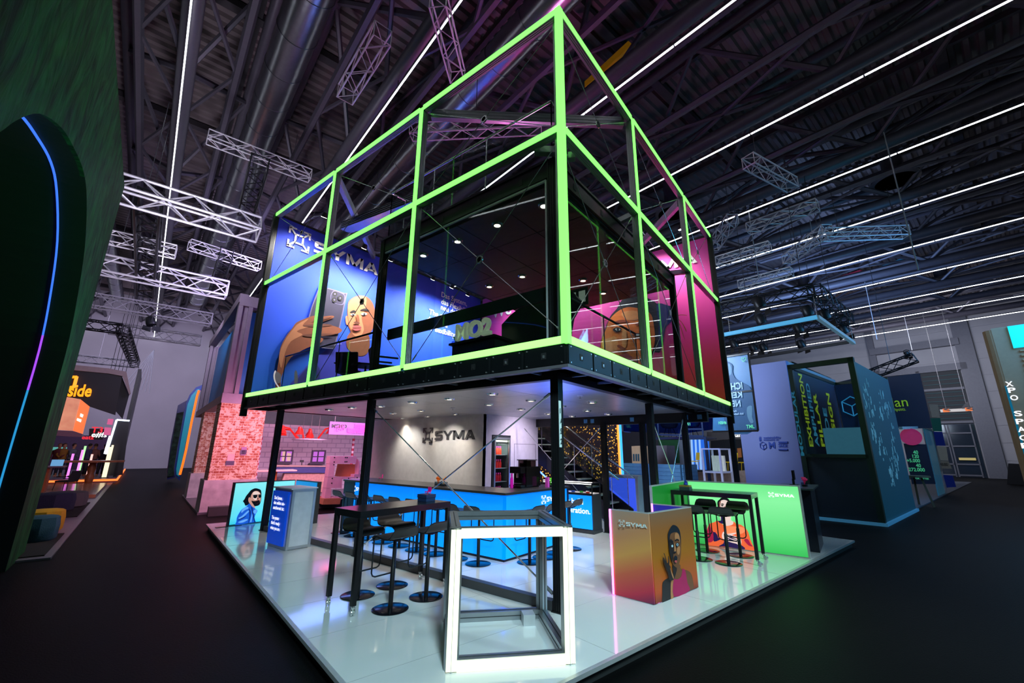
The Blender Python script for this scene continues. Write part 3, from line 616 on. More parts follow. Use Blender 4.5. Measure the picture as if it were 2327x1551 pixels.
# white store cabin
t = thing('store_cabin', 'white walled cabin behind the bar carrying the grey logo', 'cabin', (9.2, 9.7, 0))
mb = MB(); mb.box(8.03, 8.08, 7.17, 12.2, 0, 2.6); build('logo_wall', mb, mat('matt_white_wall', (.62, .62, .63), .75), t)
mb = MB(); mb.box(8.03, 8.30, 7.17, 7.22, 0, 2.6); mb.box(8.30, 9.07, 7.17, 7.22, 2.10, 2.6); mb.box(9.07, 10.34, 7.17, 7.22, 0, 2.6); build('side_wall', mb, mat('lilac_white_wall', (.55, .50, .58), .75), t)
mb = MB(); mb.box(10.29, 10.34, 7.22, 12.2, 0, 2.6); mb.box(8.08, 10.3, 12.15, 12.2, 0, 2.6); build('rear_wall', mb, white, t)
mb = MB()
for a in ((9.22, 10.22, 1.885, 1.895), (9.22, 9.23, 0, 1.89), (10.21, 10.22, 0, 1.89)): mb.box(a[0], a[1], 7.165, 7.17, a[2], a[3])
build('door_outline', mb, mat('thin_shadow_joint', (.1, .09, .12), .6), t)
mb = MB(); logo(mb, (8.02, 9.48, 1.90), -Y, UP, .41, 0, True, lift=.004, wordw=3.6, depth=.012); build('logo', mb, mat('brushed_grey_letter', (.16, .17, .19), .35, .7), t)
# added spots without fixtures, brightening the logo wall and the lilac side wall
for k, yy in enumerate((9.9, 8.2)): lamp('wall_fill_spot', 'SPOT', (7.1, yy, 2.55), (8.03, yy+.1, 1.6), 70, (1, .93, .82), .05, spot=75, blend=.8)
lamp('wall_fill_spot', 'SPOT', (9.2, 5.9, 2.5), (9.3, 7.17, 1.5), 150, (.92, .82, 1), .1, spot=110, blend=1)
# fridge with bottles
fr = thing('drinks_fridge', 'tall black framed glass door fridge filled with red and pink bottles', 'fridge', (8.68, 7.45, 0))
mb = MB(); mb.box(8.32, 8.36, 7.15, 7.75, 0, 2.08); mb.box(9.0, 9.04, 7.15, 7.75, 0, 2.08); mb.box(8.36, 9.0, 7.7, 7.75, 0, 2.08); mb.box(8.36, 9.0, 7.15, 7.7, 2.02, 2.08); mb.box(8.36, 9.0, 7.15, 7.7, 0, .25); build('cabinet', mb, mat('fridge_black', (.03, .035, .04), .35), fr)
mb = MB(); mb.box(8.37, 8.99, 7.69, 7.695, .25, 2.0); mb.box(8.365, 8.37, 7.2, 7.69, .25, 2.0); mb.box(8.99, 8.995, 7.2, 7.69, .25, 2.0); build('liner', mb, mat('fridge_liner', (.12, .15, .16), .4), fr)
mb = MB(); mb.box(8.42, 8.94, 7.17, 7.21, 1.93, 1.97); build('light_strip', mb, glow('fridge_light', 'fff6e0', 5), fr)
lamp('fridge_bulb', 'AREA', (8.68, 7.3, 1.9), (8.68, 7.5, .5), 6, (1, .97, .92), .4, parent=None)
shz = (.62, .95, 1.28, 1.61)
for z in shz: mb = MB(); mb.box(8.37, 8.99, 7.22, 7.69, z-.015, z); build('shelf', mb, aluwhite, fr)
mb = MB(); mb.box(8.36, 8.41, 7.12, 7.15, .2, 2.04); mb.box(8.95, 9.0, 7.12, 7.15, .2, 2.04); mb.box(8.41, 8.95, 7.12, 7.15, .2, .25); mb.box(8.41, 8.95, 7.12, 7.15, 1.99, 2.04); d_ = build('door', mb, alu, fr)
mb = MB(); mb.box(8.41, 8.95, 7.13, 7.14, .25, 1.99); build('pane', mb, gls, d_)
def bottle(x, y, z, label, h=.2, col='c81e3c', cap='f040b0', grp='bottles in the drinks fridge'):
    t = thing('juice_bottle', label, 'bottle', (x, y, z), 0, grp)
    mb = MB(); mb.lathe((x, y, z), [(.026, 0), (.03, .01), (.03, h*.6), (.014, h*.78), (.013, h*.85)], 10); build('body', mb, mat('juice_'+col, col, .25, emit=col, es=.15), t, 'auto')
    mb = MB(); mb.lathe((x, y, z+h*.85), [(.017, 0), (.017, h*.15)], 10); build('cap', mb, mat('cap_'+cap, cap, .4, emit=cap, es=.1), t, 'auto'); return t
rowsn = ['lowest', 'second', 'third', 'top']
for k, z in enumerate(shz):
    for j in range(6): bottle(8.43+j*.075, 7.3, z, 'red bottle with a pink cap in the front row of the %s fridge shelf' % rowsn[k], .21, ['b8303a', 'c0203a', 'd82a30', 'e8503a'][k])
# coffee machine and small things on the bar
p = onZ(1155, 1108, 1.04); q = onZ(1208, 1106, 1.04)
cx0, cx1, cy0 = 6.62, 7.30, 4.93
t = thing('coffee_machine', 'big black coffee machine with bean hoppers on the bar', 'coffee machine', (6.95, 5.0, 1.04))
mb = MB(); mb.box(6.66, 7.12, 4.88, 5.18, 1.06, 1.42); mb.box(6.5, 6.66, 4.9, 5.16, 1.3, 1.42); mb.box(6.5, 6.66, 4.9, 5.16, 1.06, 1.1); mb.box(6.52, 7.1, 4.9, 5.16, 1.04, 1.06); build('housing', mb, mat('gloss_black_plastic', (.008, .008, .01), .12), t, bev=.006)
mb = MB(); mb.box(6.72, 6.86, 4.92, 5.12, 1.42, 1.53); mb.box(6.88, 7.02, 4.92, 5.12, 1.42, 1.53); build('bean_hopper', mb, glass('smoked_plastic', '8a7a78'), t)
mb = MB(); mb.box(6.74, 6.84, 4.94, 5.10, 1.42, 1.48); build('beans', mb, mat('coffee_beans', (.03, .012, .006), .6, bump=.5), t)
mb = MB(); mb.box(6.70, 7.04, 4.9, 5.14, 1.53, 1.545); build('hopper_lid', mb, blackm, t)
mb = MB(); mb.lathe((6.58, 5.03, 1.12), [(.02, .1), (.02, .18)], 8); mb.box(6.52, 6.64, 4.95, 5.12, 1.12, 1.125); build('spout', mb, steel, t)
bottle(6.47, 5.3-.22, 1.04, 'bright magenta bottle on the bar left of the coffee machine', .26, 'f020d0', 'f020d0', None)
def posy(name, x, y, z, label, col, n=7, vase=True, h=.12, col2=None, seed=1):
    rnd = random.Random(seed); t = thing(name, label, 'flowers' if vase else 'figurine', (x, y, z))
    if vase:
        mb = MB(); mb.box(x-.05, x+.05, y-.05, y+.05, z, z+.07); build('glass_vase', mb, glass('vase_glass', 'b8c4cc'), t)
        mb = MB(); mb.box(x-.035, x+.035, y-.035, y+.035, z+.005, z+.03); build('stones', mb, mat('dark_pebbles', (.03, .03, .035), .5), t)
    for k in range(n):
        a = rnd.uniform(0, 6.28); r_ = rnd.uniform(.0, .045); px_, py_, pz_ = x+r_*math.cos(a), y+r_*math.sin(a), z+h+rnd.uniform(-.03, .04)
        mb = MB(); mb.tube([(x, y, z+.02), (px_, py_, pz_)], .003, 5); mb.lathe((px_, py_, pz_-.012), [(.004, 0), (.02, .008), (.026, .02), (.018, .032), (.004, .03)], 8); build('blossom', mb, mat('petal_'+(col2 if col2 and k % 2 else col), col2 if col2 and k % 2 else col, .6, emit=col, es=.1), t)
    return t
posy('flower_vase', 7.22, 4.72, 1.04, 'small vase with lime green flowers by the coffee machine', '50d010', seed=2)
mb = MB(); mb.box(7.10, 7.16, 4.70, 4.76, 1.04, 1.22); solo('pink_card', mb, mat('pink_card_stock', 'd850c8', .5, emit='d850c8', es=.1), 'small upright pink box beside the lime green flowers on the bar', 'box')
posy('flower_vase', 5.95, 6.5, 1.04, 'left of two small vases with orange flowers on the middle of the bar', 'f07010', seed=3)
posy('flower_vase', 5.95, 6.34, 1.04, 'right of two small vases with orange flowers on the middle of the bar', 'f08a18', seed=4)
def minichair(x, y, z, label, col, rot=0):
    t = thing('miniature_chair', label, 'model chair', (x, y, z), rot); mb = MB(); m = mat('mini_'+col, col, .5, emit=col, es=.12)
    mb.M = Matrix.Translation((x, y, z)) @ Matrix.Rotation(rot, 4, 'Z')
    mb.box(-.035, .035, -.035, .035, .06, .07); build('seat', mb, m, t)
    mb = MB(mb.M); mb.box(-.035, -.028, -.035, .035, .07, .14); build('backrest', mb, m, t)
    for a in (-1, 1):
        for b in (-1, 1): mb = MB(Matrix.Translation((x, y, z)) @ Matrix.Rotation(rot, 4, 'Z')); mb.tube([(a*.03, b*.03, .06), (a*.036, b*.036, 0)], .003, 5); build('leg', mb, steel, t)
    return t
minichair(5.9, 8.3, 1.04, 'miniature magenta chair standing on the left end of the bar', 'e0208c', 2.2)
# display case
DX0, DX1, DY0, DY1 = 8.72, 9.12, 4.62, 5.95
t = thing('display_case', 'black display case with a lit glass top and a blue front with white words', 'display case', (8.92, 5.3, 0))
mb = MB(); mb.box(DX0+.02, DX1, DY0, DY1, .0, .8); mb.box(DX0, DX1+.01, DY0-.01, DY1, 0, .07); build('cabinet', mb, mat('graphite_panel', (.03, .032, .038), .45), t)
mb = MB(); mb.box(DX0, DX0+.02, DY0+.03, DY1-.02, .09, .77); build('blue_front', mb, bluep, t)
mb = MB()
for x in (DX0+.01, DX1-.01):
    for y in (DY0+.01, DY1-.01): mb.bar((x, y, .8), (x, y, 1.03), .02)
for y in (DY0+.01, DY1-.01): mb.bar((DX0, y, 1.03), (DX1, y, 1.03), .02)
for x in (DX0+.01, DX1-.01): mb.bar((x, DY0, 1.03), (x, DY1, 1.03), .02); mb.bar((x, DY0, .81), (x, DY1, .81), .02)
build('frame', mb, black, t)
mb = MB(); mb.box(DX0+.005, DX0+.01, DY0+.02, DY1-.02, .82, 1.02); mb.box(DX0+.02, DX1-.02, DY0+.005, DY0+.01, .82, 1.02); build('glass', mb, gls, t)
mb = MB(); mb.box(DX0+.03, DX0+.05, DY0+.03, DY1-.03, 1.0, 1.015); mb.box(DX0+.02, DX0+.07, DY0+.03, DY1-.03, 1.04, 1.05); build('light_strip', mb, glow('case_light', 'fff0f0', 5), t)
mb = MB(); mb.box(DX0+.03, DX1-.03, DY0+.03, DY1-.03, .80, .815); build('shelf', mb, mat('pale_pink_shelf', (.7, .55, .58), .5, emit=(.7, .5, .55), es=.3), t)
mb = MB()
pw = onX(1288, 1149, DX0); text(mb, 'We build', (DX0-.004, 5.42, .585), -Y, UP, .115, width=.57, bold=.02); text(mb, 'inspiration.', (DX0-.004, 5.42, .40), -Y, UP, .115, width=.74, bold=.02); build('slogan', mb, lww, t)
for k, (dx, dy, c) in enumerate([(.06, .12, 'e84020'), (.1, .3, '30b040'), (.2, .2, 'e8e8f0'), (.08, .5, '2050c0'), (.12, .75, 'd04060'), (.08, 1.0, '50c020')]):
    mb = MB(); mb.box(DX0+dx, DX0+dx+.05, DY0+dy, DY0+dy+.07, .816, .85); solo('sample_piece', mb, mat('sample_'+c, c, .5), '%s sample piece lying in the glass display case' % ['orange red', 'green', 'white', 'blue', 'crimson', 'lime'][k], 'sample', bev=.006)
# bar tables on castors
def bar_table(x0, x1, y0, y1, H, label, legs):
    t = thing('bar_table', label, 'bar table', ((x0+x1)/2, (y0+y1)/2, 0))
    mb = MB(); mb.box(x0, x1, y0, y1, H-.075, H); build('tabletop', mb, mat('black_table_lacquer', (.012, .013, .015), .22, .2), t, bev=.003)
    for x in (x0+.025, x1-.025):
        for y in (y0+.025, y1-.025):
            mb = MB(); mb.box(x-.025, x+.025, y-.025, y+.025, .085, H-.075); lg = build('leg', mb, black, t, bev=.002)
            mb = MB(); mb.lathe((x, y, .06), [(.02, 0), (.02, .03)], 10); mb.bar((x-.012, y-.02, .065), (x-.025, y-.045, .03), .028, .03)
            mb.lathe((x-.022, y-.034, .032), [(.03, -.022), (.032, -.018), (.032, -.006), (.02, -.004), (.02, .004), (.032, .006), (.032, .018), (.03, .022)], 18, ax=(1, -.4, 0))
            build('castor', mb, mat('chrome_castor', (.6, .62, .62), .25, .8), lg, 'auto')
    return t
bar_table(2.93, 4.31, 4.44, 4.98, 1.03, 'near left black bar table on castors with a dark blue box on it', 4)
bar_table(8.10, 8.70, 1.43, 2.72, 1.05, 'right black bar table on castors in front of the green light wall', 4)
# stools
seatm = mat('black_moulded_plywood', (.013, .013, .014), .38)
def stool(label, group):
    t = thing('bar_stool', label, 'bar stool', (0, 0, 0), 0, group)     # faces +x (front), back edge raised at -x
    mb = MB(); mb.lathe((0, 0, 0), [(.195, .001), (.2, .004), (.2, .008), (.19, .012), (.03, .014)], 36); build('base_disc', mb, mat('black_base_steel', (.01, .012, .02), .16, .6), t, 'auto')
    mb = MB(); mb.lathe((0, 0, .012), [(.026, 0), (.026, .42), (.019, .43), (.019, .70)], 16); mb.box(-.08, .08, -.06, .06, .705, .715); build('column', mb, black, t, 'auto')
    prof = [(-.215, .865), (-.195, .845), (-.175, .80), (-.155, .77), (-.12, .752), (-.06, .748), (.02, .757), (.09, .765), (.14, .762), (.175, .742), (.19, .71)]
    wds = [.12, .165, .185, .19, .19, .19, .19, .19, .19, .185, .16]
    rows = []
    for (x, z), wd in zip(prof, wds): rows.append([V3((x, s*wd, z)) for s in (-1, -.97, -.5, 0, .5, .97, 1)])
    mb = MB(); mb.grid(rows); bk = [[p-V3((0, 0, .016)) for p in r] for r in rows]; mb.grid([r[::-1] for r in bk])
    for r, b in ((rows[0], bk[0]), (rows[-1], bk[-1])): mb.grid([r, b])
    mb.grid([[r[0] for r in rows], [r[0] for r in bk]]); mb.grid([[r[-1] for r in rows], [r[-1] for r in bk]])
    build('seat', mb, seatm, t, 'auto')
    mb = MB(); h_ = .155
    mb.tube([(-.12, -h_, .735), (.12, -h_, .745), (.165, -h_, .73), (.178, -h_, .70), (.178, -h_, .36), (.178, -h_+.015, .33), (.178, -h_+.05, .315), (.178, h_-.05, .315), (.178, h_-.015, .33), (.178, h_, .36), (.178, h_, .70), (.165, h_, .73), (.12, h_, .745), (-.12, h_, .735)], .009, 8)
    mb.tube([(-.08, -h_, .735), (-.05, 0, .70), (-.08, h_, .735)], .008, 6); build('footrest_loop', mb, black, t, 'auto')
    return t
S0 = stool('', None)
sp = [(3.34, 4.97, -PI/2, 'black bar stool at the near left bar table, far side, left one', 'near'), (3.84, 4.97, -PI/2, 'black bar stool at the near left bar table, far side, right one', 'near'),
      (3.31, 4.29, PI/2, 'nearest black bar stool, at the near left bar table', 'near'), (3.83, 4.30, PI/2, 'black bar stool at the near left bar table, beside the nearest one on its right', 'near')]
cn = ['first', 'second', 'third', 'fourth', 'fifth', 'sixth', 'seventh', 'eighth', 'ninth']
for k in range(9): sp.append((5.36, 8.78-.49*k, 0, 'black bar stool before the long blue bar front, %s from the left end' % cn[k], 'bar'))
for k in range(4): sp.append((5.95+.42*k, 4.30, PI/2, 'black bar stool at the short right wing of the blue bar, %s from the corner' % cn[k], 'bar'))
sp += [(8.68, 2.34, PI, 'black bar stool at the right bar table, wall side, far one', 'right'), (7.95, 2.28, 0, 'black bar stool at the right bar table, mostly behind the orange counter', 'right'), (7.95, 1.84, 0, 'black bar stool at the right bar table, nearest the viewer', 'right'), (8.66, 1.80, PI, 'black bar stool at the right bar table, wall side, near one', 'right')]
gn = {'near': 'bar stools at the near left bar table', 'bar': 'bar stools along the blue bar', 'right': 'bar stools at the right bar table'}
for k, (x, y, r, lb, g) in enumerate(sp):
    if k == 0: S0.location = (x, y, 0); S0.rotation_euler = (0, 0, r); S0['label'] = lb; S0['group'] = gn[g]
    else: dup(S0, (x, y, 0), r, lb, gn[g])
# box with a pink figure on the near table, blue figure and books on the right one
t = thing('gift_box', 'dark blue box on the near left bar table', 'box', (4.1, 4.72, 1.03)); mb = MB(); mb.box(4.03, 4.19, 4.62, 4.80, 1.03, 1.115); build('body', mb, mat('navy_card', (.012, .03, .09), .4), t, bev=.003); mb = MB(); mb.box(4.025, 4.195, 4.615, 4.805, 1.075, 1.12); build('lid', mb, mat('navy_card', (.012, .03, .09), .4), t, bev=.003)
t = thing('miniature_chair', 'tiny magenta chair model on the dark blue box', 'model chair', (4.12, 4.71, 1.12)); mg = mat('magenta_plastic', 'd0107c', .45, emit='d0107c', es=.1)
mb = MB(); mb.box(4.09, 4.15, 4.67, 4.73, 1.145, 1.155); build('seat', mb, mg, t); mb = MB(); mb.box(4.145, 4.155, 4.67, 4.73, 1.155, 1.21); build('backrest', mb, mg, t)
for a in (4.095, 4.145):
    for b in (4.675, 4.725): mb = MB(); mb.tube([(a, b, 1.145), (a, b, 1.12)], .004, 5); build('leg', mb, mg, t)
for k, (z, w_, c, l) in enumerate(((1.05, .17, (.02, .06, .05), 'bottom dark green book'), (1.078, .16, (.03, .07, .06), 'middle dark green book'), (1.106, .14, (.25, .2, .03), 'top olive book'))):
    mb = MB(); mb.box(8.22, 8.22+w_, 2.42, 2.60, z, z+.026); solo('book', mb, mat('book_cover_%d' % k, c, .5), l+' of the small stack on the right bar table', 'book', 'books on the right bar table', bev=.003)
t = thing('blue_figurine', 'small bright blue figure on the book stack', 'figurine', (8.29, 2.5, 1.132)); mb = MB(); mb.lathe((8.29, 2.5, 1.132), [(.02, 0), (.035, .01), (.03, .04), (.02, .05)], 10); mb.tube([(8.24, 2.5, 1.16), (8.34, 2.5, 1.165)], .009, 6); build('body', mb, mat('blue_toy_plastic', (.01, .04, .4), .4), t); mb = MB(); mb.lathe((8.29, 2.5, 1.18), [(.005, 0), (.022, .012), (.022, .028), (.008, .04)], 10); build('head', mb, MATS['blue_toy_plastic'], t)
# open cube of light in the foreground
A_, B_ = V3((2.74, 2.80, 0)), V3((3.52, 2.08, 0)); dr = V3((.72, .78, 0)).normalized()*1.08; C_, D_ = B_+dr, A_+dr; HQ = 1.06; wq = .085
t = thing('light_cube', 'open waist high aluminium cube frame with glowing white front beams in the foreground', 'light frame', (3.5, 2.85, 0), math.atan2(B_.y-A_.y, B_.x-A_.x))
cubelit = glow('greenish_white_diffuser', (.88, 1, .70), 1.35); ax_ = (B_-A_).normalized(); iy = dr.normalized()
def cbar(a, b, name, m, ww=wq, hh=wq, gro=True):
    mb = MB(); mb.bar(a, b, ww, hh)
    if gro:
        d = (V3(b)-V3(a)).normalized(); s1 = d.cross(UP).normalized() if abs(d.z) < .9 else X; s2 = s1.cross(d)
        for s in (s1, -s1, s2, -s2): mb.bar(V3(a)+s*(ww/2), V3(b)+s*(ww/2), .008, .008, 1)
    return build(name, mb, [m, mat('profile_groove', (.03, .035, .04), .5)], t)
h2 = wq/2; ins = lambda p, u, v, z: p + ax_*u + iy*v + V3((0, 0, z))
for P0, u in ((A_, h2), (B_, -h2)):
    o = cbar(ins(P0, u, h2, .0), ins(P0, u, h2, HQ), 'front_upright', alu, gro=False); mb = MB(); mb.bar(ins(P0, u, -.008, .012), ins(P0, u, -.008, HQ-.012), wq, .016, up=iy); build('diffuser', mb, cubelit, o)
for z in (h2, HQ-h2):
    o = cbar(ins(A_, wq, h2, z), ins(B_, -wq, h2, z), 'front_beam', alu); mb = MB(); mb.bar(ins(A_, wq, -.008, z), ins(B_, -wq, -.008, z), .016, wq-.01); build('diffuser', mb, cubelit, o)
    for P0, u in ((A_, h2), (B_, -h2)): cbar(ins(P0, u, wq, z), ins(P0+dr, u, -wq, z), 'side_beam', alu)
    cbar(ins(D_, wq, -h2, z), ins(C_, -wq, -h2, z), 'rear_beam', alu)
cbar(ins(C_, -h2, -h2, 0), ins(C_, -h2, -h2, HQ), 'rear_upright', alu); cbar(ins(D_, h2, -h2, 0), ins(D_, h2, -h2, HQ), 'rear_upright', alu)
mb = MB(); mb.bar(ins(C_, -.22, -.12, .05), ins(C_, -.22, -.26, .05), .12, .10); build('power_supply', mb, aluwhite, t)
# white cabinet with blue front
t = thing('pedestal_cabinet', 'white waist high cabinet with a blue lettered front left of the bar', 'cabinet', (4.05, 8.35, 0)); qx0, qx1, qy0, qy1, qz = 3.83, 4.28, 7.97, 8.66, 1.02
mb = MB(); mb.box(qx0+.06, qx1-.01, qy0+.01, qy1, .03, qz-.03); build('body', mb, white, t); mb = MB()
for x in (qx0+.04, qx1-.02):
    for y in (qy0+.02, qy1-.02): mb.bar((x, y, 0), (x, y, qz-.02), .045)
for z in (.03, qz-.04): mb.bar((qx0+.06, qy0+.02, z), (qx1-.04, qy0+.02, z), .045); mb.bar((qx0+.04, qy0+.04, z), (qx0+.04, qy1-.04, z), .045)
build('frame', mb, aluwhite, t); mb = MB(); mb.box(qx0-.02, qx1+.02, qy0-.02, qy1+.02, qz-.02, qz); build('top', mb, white, t)
mb = MB(); mb.box(qx0-.015, qx0+.02, qy0+.10, qy1-.0, .06, qz-.07); build('blue_panel', mb, mat('royal_blue_panel', '0848d0', .4, emit='0848d0', es=.45), t)
mb = MB(); yt = qy1-.10
for s_, z in (('Das System,', .84), ('das selbst ein-', .755), ('satzbereit ist.', .67), ('The system', .50), ("that's ready", .415), ('when you are.', .33)): text(mb, s_, (qx0-.018, yt, z-.03), -Y, UP, .055, width=.43*len(s_)/15, bold=.04)
build('lettering', mb, lww, t)
# turquoise light wall
YC = 11.43; xc = onY(668, 1120, YC).x; zc_ = onY(530, 1096, YC).z; x0c = 4.14
TW = thing('light_wall', 'turquoise backlit low wall showing a man with sunglasses in a blue jacket', 'light wall', (4.9, YC, 0))
cyanp = gradmat('backlit_turquoise_print', [(0, '2ad0e8'), (.15, '5fe4f0'), (.7, '7ff0f4'), (1, '8ff4f4')], (0, 0, 1), 0, zc_, emit=.85)
mb = MB(); mb.box(x0c, xc, YC, YC+.1, 0, zc_); build('lightbox', mb, mat('anthracite_frame', (.05, .055, .06), .4), TW); mb = MB(); mb.box(x0c+.03, xc-.015, YC-.006, YC, .02, zc_-.02); build('lit_face', mb, cyanp, TW)
mb = MB(); mb.box(x0c-.25, x0c+.25, YC-.12, YC-.01, 0, .008); build('foot_plate', mb, black, TW)
zb = (500, 1080, 8.6167); jk = glow('print_blue_leather', '1a62e0', .8); jl = glow('print_blue_leather_light', '6ab0ff', .9); jd = glow('print_blue_leather_dark', '0a2a80', .8); fs = glow('print_lit_skin', 'd8a090', .8); fl_ = glow('print_lit_skin_light', 'f4d8d0', .9); fd = glow('print_lit_skin_dark', '8a5048', .8); ink = mat('print_ink', (.006, .008, .014), .6)
P_ = Print(Y, YC-.006, -1, .003)
P_.shape([(450,500),(480,460),(510,400),(560,340),(600,290),(660,255),(710,248),(770,265),(805,300),(810,420),(790,540),(740,590),(640,600),(560,570),(500,590),(475,540)], ink, z=zb)
P_.shape([(565,430),(600,440),(650,560),(690,620),(660,640),(610,580),(555,500)], fs, z=zb)
P_.shape([(640,330),(700,300),(760,315),(795,360),(800,450),(775,540),(720,580),(660,560),(620,500),(600,420)], fs, z=zb); P_.shape([(650,330),(700,308),(755,322),(780,360),(730,380),(745,450),(700,480),(660,460),(640,400)], fl_, z=zb)
P_.shape([(620,490),(660,500),(700,495),(770,480),(775,540),(720,582),(660,565),(625,520)], ink, z=zb); P_.shape([(650,385),(690,375),(730,385),(725,420),(690,445),(655,430)], ink, z=zb); P_.shape([(755,385),(795,378),(800,420),(775,440),(755,415)], ink, z=zb); P_.shape([(640,378),(800,368),(800,376),(640,386)], ink, z=zb, smooth=False)
P_.shape([(695,505),(735,490),(750,520),(735,555),(705,545)], lipm, z=zb); P_.shape([(705,512),(733,500),(742,522),(728,545),(710,538)], skinx, z=zb); P_.shape([(735,420),(755,440),(750,470),(720,470)], fd, z=zb)
P_.shape([(300,975),(320,900),(330,820),(370,740),(430,660),(520,600),(575,545),(610,590),(680,640),(733,690),(690,770),(670,860),(700,905),(560,930),(420,955)], jk, z=zb)
for a in ([(430,670),(520,610),(560,640),(480,680),(420,730)], [(360,830),(430,790),(540,690),(570,700),(480,790),(400,850)], [(350,920),(420,880),(520,850),(540,870),(440,920)], [(590,900),(620,780),(640,700),(655,720),(630,820),(615,905)], [(660,680),(700,660),(725,692),(690,750),(655,720)]): P_.shape(a, jl, z=zb)
for a in ([(560,640),(600,700),(590,820),(560,920),(550,920),(575,800),(570,700)], [(610,600),(640,640),(650,720),(690,905),(670,905),(630,740)], [(340,880),(420,830),(520,790),(430,850)]): P_.shape(a, jd, z=zb)
P_.build('printed_portrait', TW)
yw = onX(721, 1098, xc).y
t = thing('light_wall', 'blue backlit low wall turning forward from the turquoise one', 'light wall', (xc, (yw+YC)/2, 0)); mb = MB(); mb.box(xc+.012, xc+.11, yw, YC-.02, 0, zc_); build('lightbox', mb, MATS['anthracite_frame'], t); mb = MB(); mb.box(xc+.003, xc+.012, yw+.02, YC-.03, .02, zc_-.02); build('lit_face', mb, glow('backlit_azure', '0a86d8', .9), t)
# green light wall
XG = 9.18; yg0 = onX(1842, 1266, XG).y; yg1 = 2.74; zg = onX(1817, 1103, XG).z
GW = thing('light_wall', 'long green backlit low wall showing a man in an orange sweater', 'light wall', (XG, 1.8, 0))
greenp = gradmat('backlit_green_print', [(0, '2fae4e'), (.3, '5fd07a'), (.75, '86e89a'), (1, '6cdc84')], (0, 0, 1), 0, zg, emit=.85)
mb = MB(); mb.box(XG, XG+.1, yg0, yg1, 0, zg); build('lightbox', mb, aluwhite, GW); mb = MB(); mb.box(XG-.006, XG, yg0+.03, yg1-.02, .02, zg-.02); build('lit_face', mb, greenp, GW)
mb = MB(); q = onX(1747, 1127, XG); q2 = onX(1805, 1127, XG); hh_ = (q.y-q2.y)/4.75; logo(mb, (XG-.012, q.y, q.z-.01), -Y, UP, hh_, lift=.004); build('logo', mb, lww, GW)
zgq = (1590, 1110, 10.338); osw = glow('print_orange_sweater', 'f4683a', .9); osl = glow('print_orange_sweater_light', 'ff9060', .95); osd = glow('print_crimson_fold', 'b01a48', .8); ind = glow('print_indigo_shade', '2a1a5a', .7)
P_ = Print(X, XG-.006, -1, .003)
P_.shape([(145,1310),(150,1200),(165,1050),(180,930),(230,820),(330,790),(430,750),(560,850),(700,860),(800,770),(860,830),(960,840),(1080,930),(1140,1020),(1190,1180),(1250,1330),(1285,1400),(1280,1455),(1100,1430),(900,1400),(600,1370),(400,1350)], osw, z=zgq)
P_.shape([(600,880),(760,880),(1000,900),(1080,960),(1000,1050),(840,1060),(640,1050)], osl, z=zgq)
P_.shape([(165,1050),(190,930),(240,830),(260,900),(330,1020),(380,1020),(330,1200),(240,1260),(150,1220)], osd, z=zgq); P_.shape([(320,1010),(400,1060),(440,1150),(500,1180),(340,1240),(325,1120)], ind, z=zgq); P_.shape([(600,1200),(880,1290),(960,1310),(1060,1420),(600,1360),(450,1350),(560,1280)], ind, z=zgq)
P_.shape([(1040,1200),(1130,1180),(1200,1300),(1250,1350),(1150,1330)], osd, z=zgq)
P_.shape([(490,620),(500,740),(560,850),(660,870),(770,840),(790,780),(730,730),(720,620)], fl_, z=zgq); P_.shape([(490,560),(500,740),(430,750),(470,800),(560,820),(580,740),(560,640)], ind, z=zgq)
P_.shape([(420,390),(415,330),(430,280),(470,250),(500,215),(570,200),(650,220),(700,270),(715,330),(690,420),(640,560),(560,620),(480,560),(440,480)], ink, z=zgq)
P_.shape([(455,360),(470,300),(540,262),(620,270),(680,320),(690,420),(690,520),(670,600),(620,640),(560,630),(500,580),(465,480)], fl_, z=zgq); P_.shape([(455,360),(470,300),(500,290),(480,380),(500,480),(540,600),(500,580),(462,480)], fd, z=zgq)
P_.shape([(480,360),(540,345),(575,370),(530,372)], ink, z=zgq); P_.shape([(495,395),(535,380),(560,400),(530,412)], ink, z=zgq); P_.shape([(620,355),(680,350),(680,362),(625,370)], ink, z=zgq); P_.shape([(630,390),(670,380),(675,398),(640,402)], ink, z=zgq); P_.shape([(575,420),(600,415),(598,440),(575,440)], fd, z=zgq)
P_.shape([(580,560),(620,550),(660,560),(630,585)], lipm, z=zgq)
P_.shape([(520,1100),(550,1010),(600,1030),(640,1060),(840,1030),(840,1060),(760,1090),(860,1120),(870,1180),(940,1160),(980,1230),(970,1320),(930,1330),(860,1290),(740,1260),(600,1210),(540,1170)], fl_, z=zgq)
for a in ([(640,1075),(760,1105),(860,1140),(850,1150),(740,1120)], [(630,1100),(740,1140),(870,1190),(860,1200),(720,1160)], [(620,1140),(740,1185),(870,1240),(860,1250),(720,1210)]): P_.shape(a, ind, z=zgq)
P_.build('printed_portrait', GW)
t = thing('light_wall', 'dark green return of the green light wall behind the orange counter', 'light wall', (8.2, 2.8, 0)); mb = MB(); mb.box(7.85, XG+.1, 2.76, 2.80, 0, zg); mb.box(7.3, 7.6, 2.76, 2.80, 0, zg); mb.box(7.6, 7.85, 2.76, 2.79, 0, zg); build('lightbox', mb, aluwhite, t); mb = MB(); mb.box(7.32, XG-.01, 2.752, 2.76, .02, zg-.02); build('lit_face', mb, glow('dim_green_print', '169a30', .42), t)
